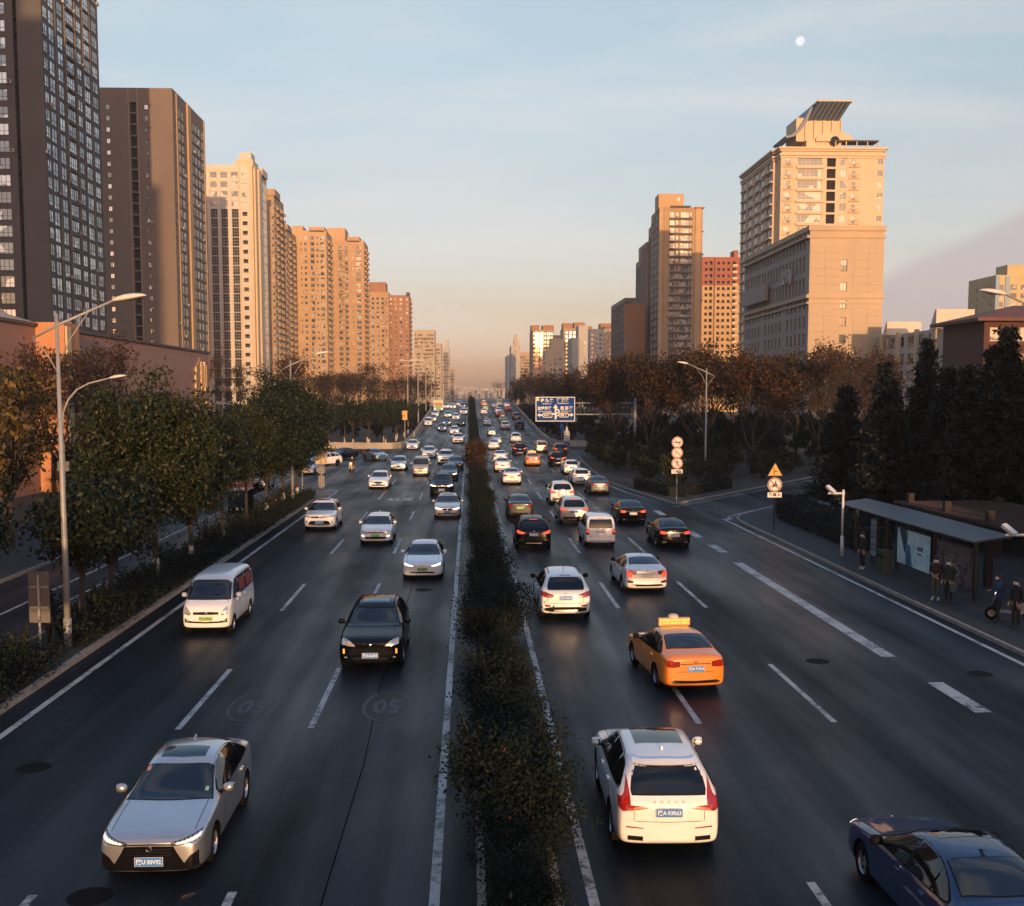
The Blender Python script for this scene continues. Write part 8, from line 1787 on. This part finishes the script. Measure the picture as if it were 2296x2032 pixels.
# ---- bus stop
M_SHEL = mat('shelter steel', (.016, .018, .02), .5); M_SROOF = mat('shelter roof sheet', (.028, .034, .042), .45, var=.3, vscale=2)
o = empty('bus_shelter', (19.3, 48.5, .126)); tag(o, 'dark bus shelter with a thin curved roof and poster panels', 'bus shelter'); oy = 48.5
mb = MB(); n_ = 14
for i in range(n_+1):
    y_ = 40.4+(55.6-40.4)*i/n_; s_ = math.sin(math.pi*i/n_)
    for x_, z_ in ((-.75-.1*s_, 2.50), (-.2, 2.60), (.7, 2.72+.02*s_), (.7, 2.64), (-.2, 2.53), (-.75-.1*s_, 2.44)): mb.v.append((x_, y_-oy, z_))
for i in range(n_):
    for k in range(6): mb.f.append((6*i+k, 6*i+(k+1) % 6, 6*i+6+(k+1) % 6, 6*i+6+k)); mb.m.append(0)
mb.f += [tuple(range(6)), tuple(6*n_+k for k in range(6))[::-1]]; mb.m += [0, 0]; mb.build('roof', M_SROOF, o)
for y_ in (41.9, 45.6, 49.8, 51.2, 55.2): mb = MB(); mb.box(-.02, y_-oy-.07, 0, .12, y_-oy+.07, 2.56); mb.build('post', M_SHEL, o)
mb = MB(); mb.box(.0, 41.9-oy, 2.2, .1, 55.2-oy, 2.52); mb.build('fascia', M_SHEL, o)
def ad_mat(name, cols, ang, emit=0.0):
    m = bpy.data.materials.new(name); m.use_nodes = True; nt = m.node_tree; b = nt.nodes['Principled BSDF']; L = nt.links.new
    tc = nt.nodes.new('ShaderNodeTexCoord'); n = nt.nodes.new('ShaderNodeTexNoise'); n.inputs['Scale'].default_value = 2.2; n.inputs['Detail'].default_value = 4; n.inputs['Distortion'].default_value = 1.5; L(tc.outputs['Object'], n.inputs[0])
    r_ = nt.nodes.new('ShaderNodeValToRGB'); els = r_.color_ramp.elements
    for i, c in enumerate(cols):
        p = .3+.4*i/(len(cols)-1); e_ = els[0] if i == 0 else (els[1] if i == 1 else els.new(p)); e_.position = p; e_.color = (*c, 1)
    L(n.outputs[0], r_.inputs[0]); L(r_.outputs[0], b.inputs['Base Color']); b.inputs['Roughness'].default_value = .25
    if emit: L(r_.outputs[0], b.inputs['Emission Color']); b.inputs['Emission Strength'].default_value = emit
    return m
def panel(y0, y1, z0, z1, mt, name):
    mb = MB(); mb.box(-.06, y0-oy-.06, z0-.06, .06, y1-oy+.06, z1+.06); f = mb.build('panel_frame', M_SHEL, o)
    mb = MB(); mb.add([(-.064, y0-oy, z0), (-.064, y0-oy, z1), (-.064, y1-oy, z1), (-.064, y1-oy, z0)], [(0,1,2,3)]); return mb.build(name, mt, f)
p1 = panel(45.9, 49.5, .42, 1.98, ad_mat('pale blue poster', [(.28,.42,.50), (.38,.52,.58), (.45,.56,.60)], 0, .05), 'poster')
SIDE = Matrix(((0,0,-1,0),(-1,0,0,0),(0,1,0,0),(0,0,0,1)))
def poster_poly(parent, pts, mt, lay=1): 
    mb = MB(); mb.add([(-.064-.003*lay, y_-oy, z_) for y_, z_ in pts], [tuple(range(len(pts)))]); mb.build('poster_print', mt, parent)
DB = mat('poster dark blue', (.03, .06, .12), .4); MBl = mat('poster mid blue', (.09, .20, .30), .4)
poster_poly(p1, [(49.3,1.98),(48.7,1.98),(48.2,.95),(48.65,.95)], DB); poster_poly(p1, [(48.75,1.98),(48.35,1.98),(48.3,1.45),(48.6,1.4)], MBl); poster_poly(p1, [(48.55,1.35),(48.0,1.35),(47.75,.42),(48.5,.42)], MBl, 2); poster_poly(p1, [(48.3,1.0),(48.15,1.0),(48.1,.5),(48.25,.5)], DB, 3)
for k in range(5): poster_poly(p1, [(47.25-.13*k,1.22),(47.15-.13*k,1.22),(47.15-.13*k,1.40+.03*(k % 2)),(47.25-.13*k,1.40+.03*(k % 2))], DB)
poster_poly(p1, [(47.2,1.05),(46.75,1.05),(46.75,1.12),(47.2,1.12)], DB)
p2 = panel(41.95, 45.2, .42, 1.98, ad_mat('dark red poster', [(.05,.03,.03), (.11,.05,.05), (.19,.13,.12), (.08,.08,.085)], 0), 'poster')
mb = MB()
for cy, cz in ((43.55, 1.05), (43.25, .95)):
    for q in ringp(cy, cz, .17, .035): mb.add([(-.068, a_-oy, b_) for a_, b_ in q], [(0,1,2,3)])
mb.build('poster_print', mat('poster white', (.4,.42,.43), .4), p2)
mb = MB(); rp_ = random.Random(4)
for k in range(16):
    y_, z_ = 44.6-.14*k+rp_.uniform(-.05, .05), 1.55+rp_.uniform(0, .22); mb.add([(-.067, y_-oy, z_), (-.067, y_-.03-oy, z_), (-.067, y_-.08-oy, z_+.22), (-.067, y_-.05-oy, z_+.22)], [(0,1,2,3)])
mb.build('poster_print', mat('poster pale script', (.09, .085, .085), .5), p2)
o2 = empty('timetable_stand', (18.9, 51.4, .126)); tag(o2, 'upright bus timetable stand with stacked route plates', 'timetable'); mb = MB(); mb.box(-.06,-.42,0,.06,.42,.3); mb.box(-.05,-.40,.3,.05,.40,2.2); mb.build('frame', M_SHEL, o2)
for k in range(6): mb = MB(); mb.box(-.07,-.35,.42+.29*k,-.052,.35,.66+.29*k); mb.build('route_plate', mat('route plate', (.16, .2, .23), .5, rand=.3), o2)
o3 = empty('litter_bin', (18.45, 48.9, .126)); tag(o3, 'olive double litter bin by the bus shelter', 'litter bin')
for s_ in (-1, 1): mb = MB(); mb.box(-.2,s_*.24-.2,0,.2,s_*.24+.2,.95); mb.box(-.22,s_*.24-.22,.95,.22,s_*.24+.22,1.02); mb.box(-.205,s_*.24-.13,.68,-.2,s_*.24+.13,.82, 1); mb.build('bin_body', [mat('bin olive', (.045, .05, .035), .6, rand=.3), C_TRIM], o3)
def camera_pole(x, y, ln, label, H=3.15):
    o = empty('camera_pole', (x, y, .126)); tag(o, label, 'camera'); mb = MB(); mb.tube([(0,0,0),(0,0,1.0)], .085, 10); mb.tube([(0,0,1.0),(0,0,H)], .06, 10); mb.build('pole', M_WHITEP, o, smooth=True); mb = MB(); mb.tube([(.06,0,H-.05),(-ln,0,H-.05)], .05, 8); mb.build('arm', M_WHITEP, o)
    mb = MB(); M_ = Matrix.Translation((-ln+.12, 0, H+.14))@Matrix.Rotation(R(35), 4, 'X')@Matrix.Rotation(R(25), 4, 'Z'); mb.box(-.08,-.28,-.06,.08,.28,.06, M=M_); mb.box(-.1,-.30,.06,.1,.26,.075, M=M_); mb.build('camera', M_WHITEP, o); mb = MB(); mb.lathe([(.001,.14),(.05,.12),(.07,.04),(.05,0)], (0,0,H), 10); mb.build('dome', M_WHITEP, o, smooth=True)
camera_pole(18.3, 54.2, .75, 'white surveillance camera pole at the far end of the bus shelter'); camera_pole(19.9, 38.4, 1.15, 'white camera arm at the right edge above the shelter end', 3.05)
# pergola behind the shelter
o = empty('pergola', (23.6, 48, .126)); tag(o, 'brown timber pergola behind the bus shelter', 'pergola'); M_PG = mat('brown stained timber', (.022, .011, .009), .8, var=.3, vscale=3)
for y_ in (41, 45.2, 49.4, 53.6):
    for x_ in (-2.2, 2.2): mb = MB(); mb.box(x_-.14,y_-48-.14,0,x_+.14,y_-48+.14,3.15 if x_ < 0 else 2.9); mb.build('post', M_PG, o)
for x_ in (-2.2, 2.2): mb = MB(); mb.box(x_-.07,-8,2.4,x_+.07,6.6,2.58); mb.build('beam', M_PG, o)
sl_ = MB(); sl_.box(-2.7,-.05,0,2.7,.05,.12); sm_ = sl_.mesh('slat', M_PG)
for k in range(34): obj('slat', sm_, o, (0, -7.8+.43*k, 2.58))
# ---- scooters and riders
def scooter(loc, rz, label, col, rider=True, jac=K_BLK, box=None):
    o = empty('scooter', loc, rz); tag(o, label, 'scooter', 'electric scooters'); pm = paint('scooter '+col[0], col[1])
    for y_ in (.62, -.62):
        w = bpy.data.objects.new('wheel', None); link(w, o); w.location = (0, y_, .23); t = MB(); t.lathe([(.13,-.045),(.21,-.05),(.23,-.02),(.23,.02),(.21,.05),(.13,.045)], n=18, axis='x'); t.build('tyre', C_TYRE, w, smooth=True); t = MB(); t.lathe([(0,-.03),(.13,-.035),(.13,.035),(0,.03)], n=12, axis='x'); t.build('rim', C_RIM, w)
    mb = MB(); mb.prism([(.40,.28),(.36,.36),(-.05,.34),(-.18,.62),(-.75,.72),(-.86,.62),(-.60,.36),(-.35,.26)], lambda a_, b_, h: (h, a_, b_), -.14, .14); mb.build('body', pm, o)
    mb = MB(); mb.prism([(.42,.30),(.50,.32),(.50,.70),(.40,1.0),(.34,.98),(.40,.66)], lambda a_, b_, h: (h, a_, b_), -.17, .17); mb.build('front_shield', pm, o)
    mb = MB(); mb.prism([(-.15,.66),(-.10,.74),(-.75,.80),(-.78,.72)], lambda a_, b_, h: (h, a_, b_), -.13, .13); mb.build('seat', K_BLK, o); mb = MB(); mb.tube([(0,.62,.30),(0,.40,.92),(0,.36,1.02)], [.03,.03,.03], 7); mb.tube([(-.32,.26,1.05),(0,.38,1.0),(.32,.26,1.05)], .016, 6); mb.build('handlebar', C_TRIM, o)
    mb = MB(); mb.lathe([(.001,.03),(.06,.025),(.075,0),(.07,-.05)], (0,.50,.90), 12, 'y'); mb.build('headlight', C_LAMPON, o, smooth=True)
    for s_ in (-1, 1): mb = MB(); mb.tube([(s_*.26,.29,1.05),(s_*.34,.27,1.22)], .006, 4); mb.box(s_*.34-.05,.26,1.2,s_*.34+.05,.28,1.27); mb.build('mirror', C_TRIM, o)
    if rider:
        J = dict(pel=(0,-.32,.86), sp=(0,-.30,1.02), ch=(0,-.24,1.22), nk=(0,-.20,1.40), hd=(0,-.17,1.51), tp=(0,-.17,1.61), ls=(-.18,-.24,1.32), rs=(.18,-.24,1.32), le=(-.28,-.08,1.10), re=(.28,-.08,1.10), lw=(-.29,.17,1.08), rw=(.29,.17,1.08), lh=(-.1,-.28,.82), rh=(.1,-.28,.82), lk=(-.13,.12,.80), rk=(.13,.12,.80), la=(-.12,.12,.42), ra=(.12,.12,.42), lt=(-.12,.28,.38), rt=(.12,.28,.38))
        person('person', loc, rz, 'rider on the '+label, J, (jac, K_BLK, SKIN, K_SHD), hat=mat('helmet '+col[0], (.08, .05, .03), .3), seated=True)
g = ground(789, 1058); scooter((g.x, g.y, 0), math.pi-.15, 'cream scooter in the mouth of the left side street', ('cream', (.6, .42, .22)), jac=K_DK)
g = ground(252, 1262); scooter((g.x, g.y, 0), math.pi, 'white scooter with dark rider in the side road', ('white', (.6, .6, .6)))
g = ground(304, 1216); scooter((g.x, g.y, 0), 0, 'black scooter with a red lamp ahead on the side road', ('black', (.02, .02, .02)))
scooter((19.0, 38.3, .126), R(70), 'silver scooter parked under the end of the bus shelter', ('silver', (.25, .26, .27)), rider=False)
# ---- enclosed three wheeler
g = ground(532, 1164); o = empty('three_wheeler', (g.x, g.y+1.2, 0), math.pi); tag(o, 'black enclosed three wheeler with a white roof in the side road', 'three wheeler')
mb = MB(); mb.prism([(1.15,.30),(1.22,.70),(1.02,.98),(.70,1.72),(.45,1.80),(-1.25,1.80),(-1.35,1.65),(-1.38,.32)], lambda a_, b_, h: (h, a_, b_), -.60, .60); mb.build('body', P_BLACK, o)
mb = MB(); mb.box(-.62,-1.3,1.802,.62,.5,1.86); mb.build('roof', P_WHITE, o); mb = MB(); mb.add([(-.52,1.035,1.0),(.52,1.035,1.0),(.48,.745,1.67),(-.48,.745,1.67)], [(0,1,2,3)]); mb.build('windscreen', C_GLASS, o)
for s_ in (-1, 1):
    mb = MB(); mb.add([(s_*.605,.75,1.0),(s_*.605,-.2,1.0),(s_*.605,-.2,1.66),(s_*.605,.52,1.66)], [(0,1,2,3)]); mb.build('side_window', C_GLASS, o); mb = MB(); mb.lathe([(.001,.03),(.05,.02),(.06,-.02)], (s_*.38,1.22,.62), 10, 'y'); mb.build('headlight', C_LAMP, o)
mb = MB(); mb.lathe([(.001,.03),(.09,.02),(.10,-.02)], (0,1.22,.66), 14, 'y'); mb.build('emblem', mat('brass emblem', (.5, .42, .2), .4), o)
for x_, y_ in ((0, .85), (-.52, -.95), (.52, -.95)):
    w = bpy.data.objects.new('wheel', None); link(w, o); w.location = (x_, y_, .25); t = MB(); t.lathe([(.13,-.05),(.23,-.055),(.25,-.02),(.25,.02),(.23,.055),(.13,.05)], n=18, axis='x'); t.build('tyre', C_TYRE, w, smooth=True); t = MB(); t.lathe([(0,-.03),(.13,-.035),(.13,.035),(0,.03)], n=12, axis='x'); t.build('rim', C_RIM, w)
# ---- orange light truck
g = ground(535, 1110); o = empty('light_truck', (g.x, g.y+2.4, 0), math.pi); tag(o, 'orange light truck with white lettering standing in the side road', 'truck'); P_TR = paint('truck orange', (.60, .10, .03))
mb = MB(); mb.prism([(2.4,.45),(2.5,.75),(2.48,1.15),(2.25,2.0),(2.05,2.1),(.95,2.1),(.9,.45)], lambda a_, b_, h: (h, a_, b_), -.85, .85); mb.build('cab', P_TR, o)
mb = MB(); mb.add([(-.76,2.475,1.22),(.76,2.475,1.22),(.70,2.29,1.95),(-.70,2.29,1.95)], [(0,1,2,3)]); mb.build('windscreen', C_GLASS, o); mb = MB(); mb.box(-.92,2.42,.38,.92,2.62,.72); mb.build('bumper', P_TR, o)
for s_ in (-1, 1): mb = MB(); mb.box(s_*.68-.14,2.47,.80,s_*.68+.14,2.53,1.02); mb.build('headlight', C_LAMP, o); mb = MB(); mb.tube([(s_*.86,2.2,1.7),(s_*1.05,2.35,1.75)], .015, 5); mb.box(s_*1.06-.05,2.33,1.45,s_*1.06+.05,2.38,1.85); mb.build('mirror', C_TRIM, o)
mb = MB(); mb.box(-.9,-2.4,.75,.9,.85,.87); mb.box(-.9,-2.4,.87,-.84,.85,1.35); mb.box(.84,-2.4,.87,.9,.85,1.35); mb.box(-.84,-2.4,.87,.84,-2.34,1.35); mb.box(-.84,.79,.87,.84,.85,1.6); mb.build('flat_bed', P_TR, o)
mb = MB()
for k in range(4): mb.box(-.42+.22*k, 2.495, .87, -.26+.22*k, 2.51, 1.03)
mb.build('bonnet_lettering', C_PLT, o)
mb = MB(); mb.box(-.22,2.625,.46,.22,2.64,.6); mb.build('number_plate', C_PLB, o)
for s_ in (-1, 1):
    for y_ in (1.75, -1.5):
        w = bpy.data.objects.new('wheel', None); link(w, o); w.location = (s_*.74, y_, .36); obj('tyre', wheel_meshes(.36)[0], w); obj('rim', wheel_meshes(.36)[1], w)
# ---- city bus on the ramp
g = ground(983, 924); o = empty('city_bus', (g.x, g.y+5.5, road_z(g.y+5.5)), math.pi); o.rotation_euler.x = -math.atan(.03); tag(o, 'green and cream city bus climbing down from the crest in the outer lane', 'bus'); P_BG = paint('bus green', (.05, .26, .16)); P_BC = paint('bus cream', (.55, .50, .34))
mb = MB(); mb.box(-1.24,-5.4,.35,1.24,5.4,1.25); mb.build('lower_body', P_BG, o); mb = MB(); mb.prism([(5.38,1.25),(5.30,2.75),(5.1,3.0),(-5.3,3.0),(-5.4,2.8),(-5.4,1.25)], lambda a_, b_, h: (h, a_, b_), -1.23, 1.23); mb.build('upper_body', P_BC, o); mb = MB(); mb.box(-1.15,-5.1,3.0,1.15,4.9,3.18); mb.build('roof', P_BG, o)
mb = MB(); mb.add([(-1.1,5.395,1.3),(1.1,5.395,1.3),(1.1,5.325,2.5),(-1.1,5.325,2.5)], [(0,1,2,3)]); mb.build('windscreen', C_GLASS, o); mb = MB(); mb.add([(-.95,5.345,2.55),(.95,5.345,2.55),(.95,5.33,2.75),(-.95,5.33,2.75)], [(0,1,2,3)]); mb.build('destination_board', M_LED, o)
for s_ in (-1, 1):
    mb = MB(); mb.box(s_*.9-.2,5.395,.75,s_*.9+.2,5.43,.98); mb.build('headlight', C_LAMPON, o)
    for k in range(6): mb = MB(); mb.add([(s_*1.236,-4.9+1.7*k,1.4),(s_*1.236,-3.4+1.7*k,1.4),(s_*1.236,-3.4+1.7*k,2.5),(s_*1.236,-4.9+1.7*k,2.5)], [(0,1,2,3)]); mb.build('side_window', C_GLASS, o)
    for y_ in (3.2, -2.8): w = bpy.data.objects.new('wheel', None); link(w, o); w.location = (s_*1.12, y_, .5); obj('tyre', wheel_meshes(.5)[0], w); obj('rim', wheel_meshes(.5)[1], w)
# ---- a bird over the street
p = at_Y(1040, 685, 120); o = empty('bird', tuple(p)); tag(o, 'small dark bird flying above the road crest', 'bird'); M_BD = mat('dark plumage', (.01, .01, .011), .8)
mb = MB(); mb.tube([(0,-.14,0),(0,-.08,.01),(0,.02,.01),(0,.10,.02),(0,.14,.02),(0,.17,.01)], [.004,.025,.04,.03,.025,.004], 8); mb.build('body', M_BD, o, smooth=True)
for s_ in (-1, 1): mb = MB(); mb.add([(s_*.02,-.03,.02),(s_*.02,.06,.02),(s_*.14,.05,.12),(s_*.24,-.02,.2),(s_*.12,-.05,.1)], [(0,1,2,3,4)]); mb.add([(s_*.02,-.03,.014),(s_*.02,.06,.014),(s_*.14,.05,.114),(s_*.24,-.02,.194),(s_*.12,-.05,.094)], [(4,3,2,1,0)]); mb.build('wing', M_BD, o)
# ------------------------------------------------------------------ look-alikes told apart by their distance
ORD = ['nearest', 'second nearest', 'third nearest', 'fourth nearest', 'fifth nearest', 'sixth nearest', 'seventh nearest', 'eighth nearest', 'ninth nearest', 'tenth nearest', 'eleventh nearest', 'twelfth nearest', 'thirteenth nearest', 'fourteenth nearest']
_by = {}
for _o in bpy.data.objects:
    if _o.parent is None and 'label' in _o: _by.setdefault(_o['label'], []).append(_o)
for _l, _os in _by.items():
    if 1 < len(_os) <= len(ORD):
        for _i, _o in enumerate(sorted(_os, key=lambda q: q.location.length)): _o['label'] = ORD[_i]+' '+_l
# ------------------------------------------------------------------ moon and air
m_moon = bpy.data.materials.new('moon rock'); m_moon.use_nodes = True; mn = m_moon.node_tree; mn.nodes.clear()   # the daylight sky stays in front of the moon: its light adds to the lit rock
m_o = mn.nodes.new('ShaderNodeOutputMaterial'); m_a = mn.nodes.new('ShaderNodeAddShader'); m_t = mn.nodes.new('ShaderNodeBsdfTransparent'); m_d = mn.nodes.new('ShaderNodeBsdfDiffuse'); m_n = mn.nodes.new('ShaderNodeTexNoise'); m_r = mn.nodes.new('ShaderNodeValToRGB')
m_g = mn.nodes.new('ShaderNodeTexCoord'); mn.links.new(m_g.outputs['Object'], m_n.inputs['Vector']); m_n.inputs['Scale'].default_value = .09; m_n.inputs['Detail'].default_value = 4
m_r.color_ramp.elements[0].position = .35; m_r.color_ramp.elements[1].position = .65; m_r.color_ramp.elements[0].color = (.08, .10, .13, 1); m_r.color_ramp.elements[1].color = (.16, .21, .27, 1); m_d.inputs['Roughness'].default_value = 1
mn.links.new(m_n.outputs[0], m_r.inputs[0]); mn.links.new(m_r.outputs[0], m_d.inputs[0]); mn.links.new(m_t.outputs[0], m_a.inputs[0]); mn.links.new(m_d.outputs[0], m_a.inputs[1]); mn.links.new(m_a.outputs[0], m_o.inputs[0])
mp_ = at_Y(1794, 92, 4200)
mb = MB(); mb.lathe([(16.8*math.sin(R(t)), 16.8*math.cos(R(t))) for t in range(0, 181, 6)], n=40)
mo = mb.build('moon', m_moon, smooth=True); mo.location = mp_; tag(mo, 'pale round moon in the blue sky above the right tower', 'moon')
hz = MB(); hz.box(-2700, -600, -1.6, 2700, 4700, 135)
hm = bpy.data.materials.new('haze air'); hm.use_nodes = True; hn = hm.node_tree; hn.nodes.clear()
ho = hn.nodes.new('ShaderNodeOutputMaterial'); hv = hn.nodes.new('ShaderNodeVolumePrincipled')
hv.inputs['Color'].default_value = (.95, .9, .86, 1); hv.inputs['Density'].default_value = HAZE; hv.inputs['Anisotropy'].default_value = .2
hn.links.new(hv.outputs[0], ho.inputs['Volume'])
if HAZE > 0: tag(hz.build('haze', hm), 'thin evening haze filling the air over the street', 'haze', kind='stuff')
